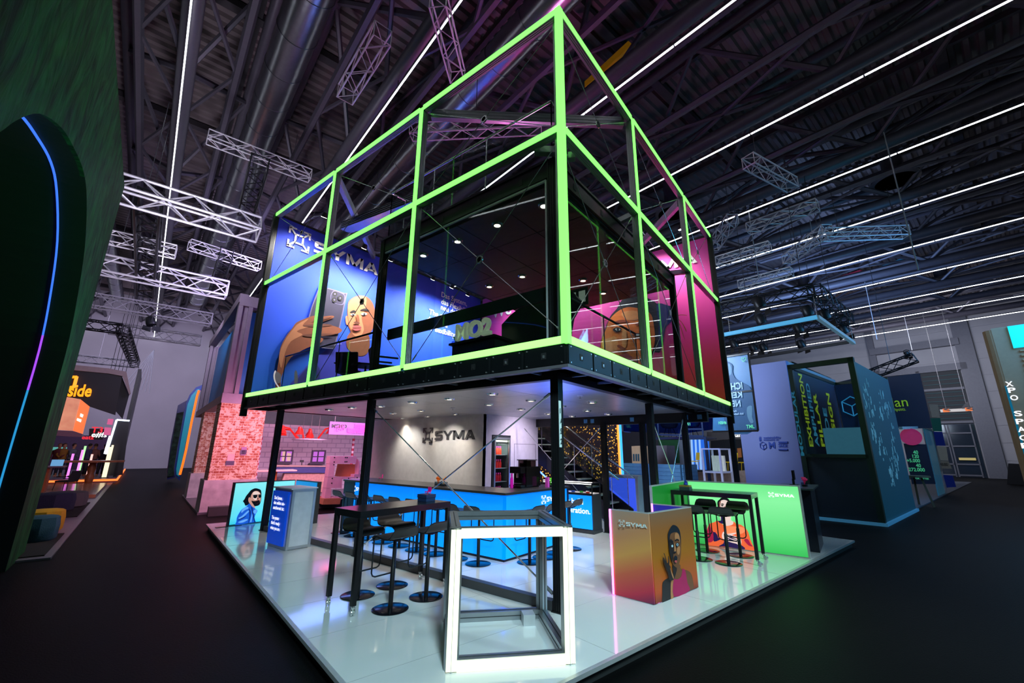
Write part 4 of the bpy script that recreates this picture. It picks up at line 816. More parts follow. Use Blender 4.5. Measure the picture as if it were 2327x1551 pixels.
# orange counter
t = thing('promotion_counter', 'orange printed open counter showing a surprised woman, with pink glowing edges', 'counter', (5.8, 2.25, 0)); ox0, ox1, oy0, oy1, oz = 5.30, 6.30, 2.03, 2.56, .98
oprL = gradmat('print_copper_to_red', [(0, '782048'), (.12, 'c02c44'), (.35, 'cc6040'), (.55, 'd8984e'), (.75, 'c88a5c'), (1, 'ae8e78')], (0, .35, 1), .75, 1.8, rough=.5)
oprR = gradmat('print_brown_orange', [(0, '702010'), (.12, 'b0440c'), (.5, '9c6014'), (.8, '8c5628'), (1, '785a44')], (0, 0, 1), 0, oz, rough=.5)
OA, OB, OR, OS = V3((5.31, 2.07, .01)), V3((5.35, 2.58, .01)), V3((6.32, 1.86, .01)), V3((6.34, 2.38, .01)); od = (OR-OA).normalized(); on = V3((od.y, -od.x, 0)); oc = on.dot(OA); UZ = V3((0, 0, oz-.01)); th_ = -on*.03
def opan(p, q, tk, z0=V3((0, 0, 0)), hgt=UZ): mb = MB(); mb.prism([p+z0, q+z0, q+z0+tk, p+z0+tk], hgt); return mb
build('left_panel', opan(OA, OB, V3((.03, 0, 0))), oprL, t); RP = build('front_panel', opan(OA+od*.03, OR, th_), oprR, t); build('side_panel', opan(OR-on*.03, OS, -od*.03), mat('ultramarine_lining', (.02, .02, .30), .5, emit=(.02, .02, .4), es=.3), t)
mb = MB()
for p, q, tk in ((OA, OB, V3((.035, 0, 0))), (OA+od*.03, OR, th_*1.1), (OR-on*.03, OS, -od*.035)): mb.prism([p+UZ, q+UZ, q+UZ+tk, p+UZ+tk], (0, 0, .012))
build('top_trim', mb, aluwhite, t)
pinkl = glow('magenta_led_tube', (1, .12, .85), 6)
for p in (OB, OS-od*.03): mb = MB(); mb.box(p.x-.01, p.x+.02, p.y+.001, p.y+.022, .01, oz+.01); build('light_edge', mb, pinkl, t)
mb = MB(); logo(mb, (ox0-.004, onX(1407, 1192, ox0).y, onX(1407, 1195, ox0).z), -Y, UP, .078, lift=.003, wordw=3.35); build('logo', mb, mat('pale_print', (.75, .85, .83), .5), t)
zo = (1480, 1160, 7.3833); bsk = mat('print_bronze_skin', '6a4024', .6); bsl = mat('print_bronze_light', 'a87048', .6); bsd = mat('print_bronze_shadow', '1c1214', .6); bh = mat('print_blue_black_hair', '081020', .6); mgt = mat('print_magenta_top', 'a0084e', .6); beye = mat('print_pale_eye', 'a8c8d8', .6)
P_ = Print(-on, -oc, -1, .0015)
P_.shape([(195,1545),(185,1400),(185,1250),(205,1180),(290,1130),(380,1140),(500,1050),(560,990),(640,1020),(680,1080),(705,1200),(710,1290),(640,1345),(400,1440)], bsk, z=zo)
P_.shape([(195,1545),(185,1400),(185,1250),(205,1180),(290,1130),(330,1200),(325,1400),(320,1480)], bsd, z=zo); P_.shape([(330,1180),(375,1150),(375,1440),(330,1470)], bsl, z=zo)
P_.shape([(380,1140),(440,1150),(500,1100),(520,1000),(530,970),(570,1000),(590,1100),(610,1220),(640,1340),(380,1440)], mgt, z=zo)
P_.shape([(360,900),(480,900),(490,960),(520,1000),(490,1110),(440,1145),(385,1130),(365,1000)], bsk, z=zo); P_.shape([(360,900),(430,960),(400,1100),(385,1130),(362,1000)], bsd, z=zo)
P_.shape([(280,400),(300,330),(345,250),(390,240),(440,270),(480,340),(495,450),(500,580),(480,560),(330,600),(300,640),(285,500)], bh, z=zo)
P_.shape([(320,400),(370,365),(430,360),(470,410),(490,520),(500,590),(500,690),(490,780),(470,880),(430,950),(380,920),(350,860),(320,760),(300,640),(305,520)], bsk, z=zo)
P_.shape([(400,380),(440,375),(470,420),(480,520),(450,500),(400,480)], bsl, z=zo); P_.shape([(440,610),(480,600),(480,700),(450,740),(430,680)], bsl, z=zo); P_.shape([(385,560),(400,555),(415,680),(390,690)], bsl, z=zo); P_.shape([(305,520),(330,470),(380,560),(375,700),(350,860),(318,750),(300,640)], bsd, z=zo)
P_.shape([(400,495),(425,470),(460,480),(470,505),(440,488),(410,505)], bh, z=zo); P_.shape([(325,510),(360,500),(372,520),(340,522)], bh, z=zo)
P_.shape([(412,560),(435,535),(462,550),(462,585),(438,605),(415,590)], bh, z=zo); P_.shape([(422,562),(438,545),(456,560),(450,588),(432,590)], beye, z=zo); P_.shape([(338,580),(360,570),(368,600),(345,612)], beye, z=zo); P_.shape([(434,560),(446,560),(446,578),(434,578)], bh, z=zo)
P_.shape([(375,690),(400,680),(420,690),(400,708)], bh, z=zo); P_.shape([(385,770),(415,750),(440,790),(425,850),(405,880),(385,840)], bh, z=zo); P_.shape([(390,840),(425,830),(430,860),(410,872)], lipm, z=zo)
P_.shape([(195,785),(215,790),(235,840),(225,760),(208,715),(222,718),(245,790),(262,860),(272,880),(285,850),(283,760),(295,770),(305,850),(300,900),(320,930),(345,1010),(378,1100),(378,1150),(330,1170),(300,1130),(280,1040),(250,970),(215,870)], bsd, z=zo); P_.shape([(315,950),(345,1020),(378,1110),(370,1140),(340,1060)], bsl, z=zo)
P_.build('printed_portrait', RP)
# dark reception counter behind the green wall
t = thing('reception_counter', 'dark blue black reception counter behind the right end of the green wall', 'counter', (10.3, 1.1, 0)); mb = MB(); mb.box(9.85, 10.85, .75, 1.25, 0, 1.07); build('body', mb, mat('midnight_laminate', (.006, .009, .02), .35), t); mb = MB(); mb.box(9.5, 10.9, .68, 1.3, 1.07, 1.1); build('top', mb, mat('slate_top', (.03, .05, .06), .3), t)
t = thing('monitor', 'dark monitor standing on the reception counter', 'monitor', (11.3, 1.6, 1.1)); 
mb = MB(); mb.box(10.3, 10.55, 1.02, 1.05, 1.2, 1.38); build('screen', mb, mat('monitor_black', (.006, .006, .012), .25), t); mb = MB(); mb.box(10.40, 10.44, 1.03, 1.07, 1.1, 1.22); mb.box(10.34, 10.5, .98, 1.12, 1.1, 1.11); build('stand', mb, blackm, t)
posy('flower_vase', 10.15, .85, 1.1, 'small vase with pink flowers on the dark reception counter', 'e02878', n=9, seed=6)
# white and blue cabinet behind the stair foot
t = thing('pedestal_cabinet', 'white cabinet with a glowing blue side at the foot of the stairs', 'cabinet', (11.9, 5.6, 0)); q = onZ(1425, 1145, 0)
mb = MB(); mb.box(11.95, 12.35, 4.9, 5.9, .0, 1.03); build('body', mb, white, t); mb = MB(); mb.box(11.94, 11.95, 4.98, 5.85, .05, .98); build('lit_side', mb, glow('cobalt_lit_panel', '3a5af0', .9), t); mb = MB(); mb.box(11.92, 12.38, 4.87, 5.93, 1.03, 1.06); build('top', mb, white, t)
# staircase
t = thing('staircase', 'black steel staircase with pale treads and steel handrails behind the bar', 'staircase', (11.1, 7, 0)); n_ = 15; tread = mat('pale_tread', (.55, .54, .50), .5); strm = mat('black_stringer', (.008, .008, .016), .25)
sy0, run, rise = 5.05, .27, .192
for k in range(n_): mb = MB(); mb.box(10.62, 11.58, sy0+k*run, sy0+k*run+.29, (k+1)*rise-.03, (k+1)*rise); build('tread', mb, tread, t)
for x in (10.58, 11.58): mb = MB(); mb.prism([(x, sy0-.12, 0), (x, sy0+.25, 0), (x, sy0+n_*run+.3, n_*rise-.1), (x, sy0+n_*run+.3, n_*rise+.1), (x, sy0+n_*run, n_*rise+.1), (x, sy0-.12, .22)], (.04, 0, 0)); build('stringer', mb, strm, t)
mb = MB(); mb.prism([(10.62, sy0+.3, .02), (10.62, sy0+n_*run+.3, n_*rise-.14), (10.62, sy0+n_*run+.3, n_*rise-.12), (10.62, sy0+.25, .06)], (.96, 0, 0)); build('soffit', mb, strm, t)
for x in (10.6, 11.6):
    mb = MB(); mb.tube([(x, 4.85, 1.02), (x, sy0+n_*run, 1.02+n_*rise)], .022, 10); build('handrail', mb, steel, t, True)
    for k in range(0, n_+1, 4): mb = MB(); y = sy0+k*run; mb.tube([(x, y, k*rise+.1), (x, y, 1.08+k*rise)], .012, 8); build('baluster', mb, steel, t)
    mb = MB(); mb.prism([(x, sy0, .35), (x, sy0+n_*run, .35+n_*rise), (x, sy0+n_*run, .95+n_*rise), (x, sy0, .95)], (.01, 0, 0)); build('glass_infill', mb, gls, t)
mb = MB(); mb.bar((10.55, 5.9, .18), (10.55, 7.6, 1.38), .03); build('blue_light_strip', mb, glow('blue_led_strip', (.05, .12, 1), 8), t)
lamp('blue_strip_glow', 'AREA', (10.4, 6.4, .9), (9.8, 6.0, .9), 12, (.1, .2, 1), .6)
lamp('blue_uplight', 'SPOT', (5.0, 3.15, 1.3), (5.2, 3.25, 2.6), 190, (.05, .12, 1), .05, spot=85, blend=1)
# ================================================================== UPPER ROOM
G = thing('glass_room', 'black framed glass room on the upper deck inside the green frame', 'room', (7, 4.8, 2.95)); RX1, RY1 = 9.6, 6.80; ZR = 5.45
for x, y in ((CX, CY), (CX, RY1-.05), (7.55, CY), (RX1, CY), (RX1, RY1-.05)):
    mb = MB(); mb.box(x-.06, x+.06, y-.06, y+.06, 2.93, 5.75)
    for e in (-.04, 0, .04): mb.box(x-.066, x-.06, y+e-.01, y+e+.01, 2.95, 5.75); mb.box(x+e-.01, x+e+.01, y-.066, y-.06, 2.95, 5.75)
    build('post', mb, black, G)
for a in ((CX-.05, CX+.05, CY+.06, RY1), (CX+.06, RX1, CY-.05, CY+.05), (RX1-.05, RX1+.05, CY+.05, RY1), (CX+.05, RX1, RY1-.1, RY1)):
    mb = MB(); mb.box(*a, ZR+.02, 5.72); mb.box(a[0]-.02, a[1]+.02, a[2]-.02, a[3]+.02, 5.72, 5.76); build('top_beam', mb, fasm, G)
mb = MB()
for k in range(5): y = CY+.5+k*.85; mb.box(CX-.056, CX-.05, y, y+.07, 5.53, 5.63)
for k in range(6): x = CX+.5+k*.9; mb.box(x, x+.07, CY-.056, CY-.05, 5.53, 5.63)
build('bolt_recess', mb, blackm, G)
dark_c = mat('dark_bronze_ceiling', (.13, .115, .10), .35, .2)
for i in range(5):
    for j in range(4): mb = MB(); x0, y0 = CX+.06+i*1.02, CY+.06+j*.96; mb.box(x0+.008, x0+1.012, y0+.008, y0+.952, ZR-.03, ZR); build('ceiling_panel', mb, dark_c, G)
mb = MB(); mb.box(CX, RX1, CY, RY1, ZR+.001, ZR+.02); build('roof', mb, blackm, G)
mb = MB(); mb.box(CX-.01, CX, CY+.12, RY1-.15, 2.95, ZR-.02); mb.box(CX+.12, 7.45, CY-.005, CY+.005, 2.95, ZR-.02); mb.box(7.65, RX1-.1, CY-.005, CY+.005, 2.95, ZR-.02); build('pane', mb, gls, G)
mb = MB(); mb.bar((CX-.02, CY+.10, 2.95), (CX-.02, CY+.10, ZR), .03); mb.bar((CX-.02, CY+.1, ZR), (CX-.02, RY1-.1, ZR), .03); build('aluminium_edge', mb, aluwhite, G)
for k, (a, b) in enumerate([(1236, 466), (1130, 510), (1040, 547), (962, 579), (1187, 627), (1112, 650), (1268, 603), (1325, 636), (1371, 665)]):
    p = onZ(a, b, ZR-.03); downlight(p.x, p.y, ZR-.03, 'small round spotlight in the dark ceiling of the glass room', 'round spotlights in the dark upper ceiling', 6)
# roof guard rail, terrace balustrades
def railing(pts, z, h, label, step=1.35, m=steel, gl=True):
    t = thing('glass_railing', label, 'railing', (pts[0][0], pts[0][1], z))
    mb = MB(); mb.tube([(x, y, z+h) for x, y in pts], .02, 8); build('handrail', mb, m, t, True)
    for (x0, y0), (x1, y1) in zip(pts, pts[1:]):
        L = math.hypot(x1-x0, y1-y0); n = max(1, round(L/step))
        for k in range(n+1): mb = MB(); f = k/n; mb.bar((x0+(x1-x0)*f, y0+(y1-y0)*f, z), (x0+(x1-x0)*f, y0+(y1-y0)*f, z+h), .014); build('baluster', mb, m, t)
        if gl: mb = MB(); mb.bar((x0, y0, z+h/2+.02), (x1, y1, z+h/2+.02), .008, h-.12); build('glass_panel', mb, gls, t)
    return t
railing([(CX+.35, RY1-.1), (CX+.02, RY1-.1), (CX+.02, CY+.02), (CX+.25, CY+.02)], 5.76, 1.05, 'glass guard rail with a steel handrail on the roof of the glass room')
railing([(CX, 10.45), (CX, RY1+.05)], 2.93, .93, 'glass railing with a dark handrail along the left terrace of the upper deck', m=black)
railing([(CX+.3, CY+.1), (7.4, CY+.1)], 2.93, .91, 'railing with a dark handrail inside the right side of the glass room', m=black, step=1.5)
mb = MB(); mb.box(CX+.12, CX+.16, CY+.15, RY1-.2, 3.70, 3.90); solo('dark_parapet', mb, black, 'broad black rail behind the glass left of the corner post', 'rail')
mb = MB(); mb.prism([V3((p.x, p.y, max(p.z, 2.95))) for p in (onX(a, b, 5.75) for a, b in [(1140, 737), (1160, 715), (1193, 690), (1242, 664), (1290, 655), (1318, 682), (1297, 720), (1285, 790), (1140, 800)])], (.12, 0, 0)); solo('stair_enclosure', mb, mat('dark_green_enclosure', (.004, .012, .010), .3), 'dark sloping enclosure inside the glass room behind the corner post', 'enclosure')
t = thing('sign_letters', 'pale three dimensional letters standing on the dark desk in the glass room', 'sign', (5.5, 5.1, 3.66)); mb = MB(); text(mb, 'MO2', (5.42, 5.58, 3.70), -Y, UP, .30, width=.86, bold=.07, depth=.07); build('letters', mb, mat('pale_letter_foam', (.6, .66, .5), .5, emit=(.6, .7, .5), es=.25), t)
mb = MB(); mb.box(5.44, 5.5, 4.7, 5.6, 3.66, 3.70); build('letter_plinth', mb, blackm, t); mb = MB()
t = thing('desk', 'dark desk carrying the pale letters in the glass room', 'desk', (5.6, 5.1, 2.95)); mb = MB(); mb.box(5.35, 5.9, 4.6, 5.75, 3.62, 3.66); build('desktop', mb, black, t); mb = MB(); mb.box(5.40, 5.85, 4.65, 5.70, 2.95, 3.62); build('body', mb, MATS['dark_green_enclosure'], t)
posy('potted_plant', 5.5, 5.72, 3.66, 'small green plant beside the pale three dimensional letters', '1c8a24', n=9, seed=9)
mb = MB(); mb.box(6.05, 6.06, 3.15, 3.75, 4.1, 4.42)
t = thing('safety_sign', 'small dark sign with pale pictograms beside the corner post on the upper deck', 'sign', (6.05, 3.4, 4.1)); build('plate', mb, mat('sign_green', (.02, .06, .04), .4), t)
mb = MB()
for k in range(3): mb.box(6.04, 6.05, 3.2+k*.18, 3.32+k*.18, 4.16, 4.36)
build('pictogram', mb, mat('sign_pale', (.6, .68, .6), .5, emit=(.6, .7, .6), es=.2), t)
# terrace furniture silhouettes
def easy_chair(x, y, z, r, label, m, grp=None):
    t = thing('lounge_chair', label, 'chair', (x, y, z), r, grp); T = Matrix.Translation((x, y, z)) @ Matrix.Rotation(r, 4, 'Z')
    mb = MB(T); mb.box(-.25, .25, -.25, .25, .40, .47); build('seat', mb, m, t, bev=.02)
    mb = MB(T); mb.prism([(-.25, -.25, .45), (-.20, -.25, .45), (-.28, -.25, .85), (-.33, -.25, .85)], (0, .5, 0)); build('backrest', mb, m, t, bev=.015)
    for s in (-1, 1):
        mb = MB(T); mb.bar((-.25, s*.27, .62), (.2, s*.27, .62), .05, .03); build('armrest', mb, m, t)
        for a in (-1, 1): mb = MB(T); mb.tube([(a*.22, s*.22, .40), (a*.26, s*.26, 0)], .013, 6); build('leg', mb, black, t)
    return t
easy_chair(5.1, 8.6, 2.92, .6, 'left dark lounge chair on the upper terrace', blackm); easy_chair(5.2, 7.5, 2.92, -.4, 'right dark lounge chair on the upper terrace', blackm)
t = thing('side_table', 'dark low table between the two lounge chairs on the upper terrace', 'table', (5.1, 8.05, 2.92)); mb = MB(); mb.lathe((5.1, 8.05, 2.92), [(.3, .52), (.3, .55)], 24); build('tabletop', mb, black, t); mb = MB(); mb.lathe((5.1, 8.05, 2.92), [(.16, 0), (.16, .01), (.02, .02), (.02, .52)], 16); build('pedestal', mb, black, t)
# ribbed air curtain box hung above the terrace
a, b = onX(775, 512, 5.3), onX(938, 448, 5.3); t = thing('air_curtain', 'long ribbed aluminium box seen through the left part of the green frame', 'air curtain', (a+b)/2)
mb = MB(); mb.bar(a+V3((.15, 0, 0)), b+V3((.15, 0, 0)), .3, .22); build('casing', mb, alu, t)
mb = MB()
for k in range(4): dz = -.08+k*.055; mb.bar(a+V3((-.01, 0, dz)), b+V3((-.01, 0, dz)), .015, .012)
build('ribs', mb, mat('profile_groove', (.03, .035, .04), .5), t)
mb = MB(); mb.bar(a+V3((.15, 0, .11)), V3((a.x+.15, a.y, Z2)), .02); mb.bar(b+V3((.15, 0, .11)), V3((b.x+.15, b.y, Z2)), .02); build('hanger', mb, steel, t)
# ================================================================== LEFT OF THE AISLE: green wall, arch, neighbouring booth
UG = -1.25
arch = [(-45, 322), (0, 300), (40, 272), (90, 258), (140, 290), (170, 340), (190, 390), (197, 450), (193, 560), (175, 680), (150, 800), (100, 980), (50, 1160), (0, 1340)]
av = [(hm(onU(x, y, UG)).y, hm(onU(x, y, UG)).z) for x, y in smoothc(arch, 4)[4:-8]]
base = max(v for v, z in av)+.02; rt = [q for q in av[::-1] if q[1] > 1.2]; loop = [(base, -.12), (base, .9)] + rt + [(4.3, 3.5), (3.95, 2.6), (3.6, -.12)]
gwm = mat('green_lime_plaster', (.010, .075, .020), .6, noise=.85, ns=2.2, bump=1.0, bs=3.5)
nt = gwm.node_tree; nt.nodes['Principled BSDF'].inputs['Specular IOR Level'].default_value = .12
for n in nt.nodes:
    if n.type == 'TEX_NOISE': n.inputs['Detail'].default_value = 8; n.inputs['Distortion'].default_value = 2.5
vm = nt.nodes.new('ShaderNodeVectorMath'); vm.operation = 'MULTIPLY'; vm.inputs[1].default_value = (1, 1, .35)
tcn = [n for n in nt.nodes if n.type == 'TEX_COORD'][0]; nt.links.new(tcn.outputs['Object'], vm.inputs[0])
for n in nt.nodes:
    if n.type == 'TEX_NOISE': nt.links.new(vm.outputs[0], n.inputs['Vector'])
t = thing('green_archway', 'tall dark green textured wall with a black archway at the far left', 'archway', hz(UG-.5, 8, -.12), HA)
mb = MB(HM); outer = [(3.0, -.12), (3.0, 7.2), (11.62, 7.2), (11.62, -.12)]
mb.prism([(UG, v, z) for v, z in outer+loop], (-.05, 0, 0)); mb.box(UG-1.2, UG-.05, 11.55, 11.62, -.12, 7.2); mb.box(UG-1.2, UG-.05, 3, 11.62, 7.1, 7.2); build('plastered_face', mb, gwm, t)
mb = MB(HM); mb.grid([[V3((UG, v, z)) for v, z in loop], [V3((UG-.9, v-.12, z)) for v, z in loop]]); build('arch_lining', mb, mat('black_gloss_lining', (.0015, .0015, .004), .8), t)
mb = MB(HM); mb.box(UG-1.25, UG-1.2, 2, 11.6, -.12, 7.1); build('dark_interior', mb, mat('black_interior', (.003, .003, .008), .4), t)
lp = [hz(UG-.3, v-.05, z-.03) for v, z in loop]; kk = [i for i, (v, z) in enumerate(loop) if z > 0 and v > 5.3]; lp = [lp[i] for i in kk]; n3 = len(lp)
iz = [i for i in range(n3) if lp[i].z < 2.6]; ia = max(iz); ib = ia + 3
mb = MB(); mb.tube(lp[ib:], .014, 6); build('blue_light_line', mb, glow('line_blue', (.04, .16, .95), 1.3), t); mb = MB(); mb.tube(lp[ia:ib+1], .014, 6); build('violet_light_line', mb, glow('line_violet', (.35, .06, .9), 1.3), t); mb = MB(); mb.tube(lp[:ia+1], .014, 6); build('cyan_light_line', mb, glow('line_cyan', (.02, .28, .6), 1.1), t)
for k, (x0, y0, x1, y1) in enumerate([(100, 520, 8, 790), (72, 560, 0, 745)]):
    a, b = onU(x0, y0, UG-1.15), onU(x1, y1, UG-1.15); mb = MB()
    for j in range(40): c = a+(b-a)*(j/40); mb.bar(c, c+V3((0, 0, .03)), .02)
    build('light_dots', mb, glow('dots_blue', (.06, .06, .7), .9), t)
def slab(name, axis, c, pts, th, m, parent=None, z=None):
    n = {'U': hu, 'V': hv, 'X': X, 'Y': Y}[axis]
    if z: pts = [(z[0]+a/z[2], z[1]+b/z[2]) for a, b in pts]
    mb = MB(); mb.prism([onP(a, b, n, c) for a, b in pts], n*th); return build(name, mb, m, parent)
zl = (80, 820, 4.5625)        # zoomed reading of the left neighbour booth
def zl_(pts): return [(80+a/4.5625, 820+b/4.5625) for a, b in pts]
# plot platforms
mb = MB(HM); mb.box(-12, -.85, 10.9, 31.5, -.12, -.09); solo('plot_floor', mb, mat('lilac_grey_plot_floor', (.16, .13, .17), .35), 'pale grey floor of the plot left of the aisle, behind the green wall', 'floor covering')
mb = MB(HM); mb.box(-5, -.95, 11.1, 13.6, -.09, -.07); solo('rug', mb, mat('black_shag_rug', (.006, .006, .007), .9, bump=1, bs=90), 'near black shaggy rug left of the aisle', 'rug'); mb = MB(HM); mb.box(-5, -1.0, 16.6, 20.5, -.09, -.07); solo('rug', mb, MATS['black_shag_rug'], 'farther black rug under the grey lounge seat left of the aisle', 'rug')
mb = MB(HM); mb.box(-8, -1.0, 22.5, 29.5, -.09, .02); solo('wood_deck', mb, mat('varnished_wood_deck', (.30, .12, .06), .2, noise=.4, ns=3), 'shiny wooden deck left of the aisle in front of the orange edged stage', 'deck')
def pouf(px, py, w_, h_, col, label):
    p = onZ(px, py, -.07); mb = MB(); mb.lathe(p, [(w_*.9, 0), (w_, .04), (w_*1.02, h_*.6), (w_*.95, h_-.03), (w_*.8, h_), (.01, h_+.01)], 8); return solo('pouf', mb, mat('felt_'+col, col, .85, bump=.3, bs=60), label, 'pouf', 'poufs left of the aisle', 'auto')
pouf(78, 1228, .30, .45, '1c4a5c', 'teal pouf on the near black rug'); pouf(90, 1208, .34, .45, 'b89410', 'mustard yellow pouf beside the teal one')
pouf(112, 1162, .48, .5, '1c2440', 'dark blue pouf behind the yellow one'); pouf(142, 1152, .52, .45, '3c3c40', 'grey rounded lounge seat beside the dark blue pouf')
t = thing('stage_platform', 'low neighbouring stage edged with an orange light line left of the aisle', 'platform', hz(-4, 36, -.12), HA); mb = MB(HM); mb.box(-12, -.75, 31.5, 46, -.12, .12); build('body', mb, MATS['lilac_grey_plot_floor'], t); mb = MB(HM); mb.box(-12, -.73, 31.44, 31.5, .0, .09); mb.box(-.75, -.69, 31.44, 46, .0, .09); build('light_line', mb, glow('orange_light_line', (1, .16, .03), 2.2), t)
Lc = thing('booth_canopy', 'black hanging canopy with a beige rim and orange glowing lettering ending in side', 'canopy', hz(-4, 32, 6), HA)
slab('fascia', 'V', 32, zl_([(100, 60), (410, 95), (760, 130), (900, 160), (830, 560), (560, 470), (100, 380)]), .1, mat('matt_black_fascia', (.006, .004, .005), .6), Lc)
slab('rim', 'V', 31.9, zl_([(100, 20), (415, 40), (760, 75), (945, 110), (990, 330), (975, 350), (905, 155), (760, 128), (410, 95), (100, 70)]), .3, mat('beige_rim', (.30, .22, .20), .6), Lc)
slab('side_fascia', 'V', 32.5, zl_([(900, 160), (975, 345), (905, 600), (800, 480), (830, 200)]), .1, MATS['matt_black_fascia'], Lc)
mb = MB(); ot = glow('orange_neon', (1, .30, .0), 1.6); q = onV(*zl_([(330, 362)])[0], 31.85); q2 = onV(*zl_([(575, 365)])[0], 31.85); text(mb, 'side', q, (q2-q), UP, .62, width=(q2-q).length, bold=.06)
for a, b, c, d in ((345, 275, 410, 265), (400, 275, 430, 160), (360, 165, 435, 165)): mb.bar(onV(*zl_([(a, b)])[0], 31.85), onV(*zl_([(c, d)])[0], 31.85), .13)
build('lettering', mb, ot, Lc)
mb = MB()
for k in range(5): p = onV(250+k*9, 845, 33); mb.tube([p, p+V3((0, 0, 14-p.z))], .012, 4)
build('hanging_cable', mb, tubed, Lc)
t = thing('hanging_screen_cube', 'hanging cube of warm wood patterned screens under the black canopy', 'screen', hz(-4, 30, 3), HA)
scr = mat('wood_pattern_screen', (.8, .3, .12), .4, noise=.5, ns=2.2, emit=(.62, .22, .14), es=.75); scr2 = mat('orange_pattern_screen', (.8, .2, .05), .4, emit=(.85, .17, .04), es=.85)
slab('front_screen', 'V', 30, zl_([(150, 365), (320, 370), (470, 395), (390, 722), (220, 712), (60, 700)]), .2, scr, t); slab('side_screen', 'V', 30.05, zl_([(475, 400), (563, 470), (490, 755), (393, 722)]), .2, scr2, t)
slab('white_window', 'V', 30.0, zl_([(470, 540), (500, 555), (490, 585), (462, 572)]), .05, lww, t); slab('white_window', 'V', 30.0, zl_([(435, 590), (480, 605), (472, 635), (428, 615)]), .05, lww, t)
slab('base_board', 'V', 30.0, zl_([(60, 712), (390, 724), (490, 757), (480, 785), (330, 780), (60, 760)]), .6, mat('mauve_board', (.2, .07, .1), .5), t)
mb = MB(); p = onV(*zl_([(300, 366)])[0], 30.1); mb.tube([p, V3((p.x, p.y, 14.5))], .02, 5); build('hanging_cable', mb, tubed, t)
t = thing('neon_portal', 'black stand wall outlined by a white glowing portal line', 'booth wall', hz(-1.5, 33, .1), HA)
slab('panel', 'V', 33, zl_([(845, 615), (975, 625), (905, 1180), (720, 1190), (790, 800)]), .2, mat('black_booth_panel', (.006, .006, .01), .4), t)
wn = glow('cool_white_neon', (.7, .8, 1), 3.2); mb = MB()
for a, b, c, d in ((845, 608, 978, 618), (845, 608, 735, 965), (775, 775, 720, 960)): mb.bar(onV(*zl_([(a, b)])[0], 32.9), onV(*zl_([(c, d)])[0], 32.9), .08)
build('light_line', mb, wn, t)
mb = MB(HM); mb.box(-.95, -.8, 33, 38, -.1, 6.2); build('outer_panel', mb, MATS['black_booth_panel'], t)
for k, (x0, y0, x1, y1, c, n) in enumerate([(395, 960, 320, 1220, (.9, .2, .9), 'magenta'), (495, 920, 415, 1215, (.95, .25, .8), 'pink'), (522, 880, 440, 1160, (.35, .85, .3), 'lime'), (592, 965, 530, 1210, (1, .5, .45), 'salmon'), (805, 870, 730, 1185, (.95, .8, .5), 'right warm white'), (775, 890, 708, 1185, (.95, .8, .5), 'left warm white')]):
    a = onV(*zl_([(x0, y0)])[0], 32.4); b = onV(*zl_([(x1, y1)])[0], 32.4); b = V3((a.x, a.y, .12)); mb = MB(); mb.bar(b, a, .13 if k < 2 else .08, .08); t = thing('light_pole', '%s glowing light pole on the neighbouring stage' % n, 'light pole', b); build('tube', mb, glow('pole_%d' % k, c, 1.5), t); mb = MB(); mb.lathe(b, [(.15, -.0), (.15, .03)], 14); build('base', mb, blackm, t)
def person(p, h, col, label, hair_='1a0c08', r=0, sk='b07858'):
    t = thing('person', label, 'person', p, r); s = h/1.75; T = Matrix.Translation(p) @ Matrix.Rotation(r, 4, 'Z') @ Matrix.Scale(s, 4)
    mb = MB(T)
    for d in (-1, 1): mb.tube([(.02, d*.10, .05), (0, d*.10, .48), (0, d*.09, .92)], [.05, .065, .095], 8); mb.tube([(-.03, d*.1, .04), (.17, d*.11, .03)], [.05, .035], 6)
    mb.lathe((0, 0, 0), [(.13, .86), (.16, .95), (.13, 1.1), (.17, 1.3), (.18, 1.4), (.09, 1.47), (.05, 1.5), (.05, 1.56)], 12, sy=1.25)
    mb.lathe((.01, 0, 1.54), [(.03, 0), (.07, .04), (.085, .11), (.08, .18), (.04, .23), (.01, .24)], 10); build('body', mb, mat('skin_'+sk, sk, .6), t, True)
    mb = MB(T); mb.lathe((0, 0, 0), [(.145, .9), (.175, .96), (.145, 1.1), (.185, 1.3), (.19, 1.4), (.08, 1.48)], 12, sy=1.25)
    for d in (-1, 1): mb.tube([(0, d*.20, 1.40), (.04, d*.26, 1.15), (.2, d*.2, 1.02)], [.06, .05, .04], 8)
    build('shirt', mb, mat('cloth_'+col, col, .8), t, True)
    mb = MB(T)
    for d in (-1, 1): mb.tube([(.0, d*.10, .1), (0, d*.10, .48), (0, d*.09, .94)], [.065, .08, .11], 8)
    build('trousers', mb, mat('cloth_trousers', (.015, .015, .02), .8), t, True)
    mb = MB(T); mb.lathe((-.01, 0, 1.64), [(.088, 0), (.095, .06), (.08, .12), (.03, .155), (.01, .157)], 10); build('hair', mb, mat('hair_'+hair_, hair_, .6), t, True)
    return t
for k, (px, col, lab, hr) in enumerate([(120, '5a1c18', 'person in dark red top at the left edge of the neighbouring booth crowd', '6a4a2a'), (131, '8a5a10', 'person in mustard jacket in the neighbouring booth', '3a1c10'), (153, '5a5a62', 'person in grey top standing left of the pink light pole', '2a1210'), (190, '3a3a5a', 'person in blue grey shirt behind the pink light pole', '1a0c08'), (203, '7a4a42', 'person in tan top behind the lime light pole', '3a2010'), (226, '15151c', 'person in black right of the wooden pedestal', '1a0c08')]):
    p = onV(px, 1075, 35); p = V3((p.x, p.y, .12)); person(p, 1.75, col, lab, hr, r=-2+k*.7)
t = thing('pedestal_table', 'orange wooden table on a turned pedestal left of the aisle', 'table', onZ(199, 1102, -.09)); p = onZ(199, 1102, -.09)
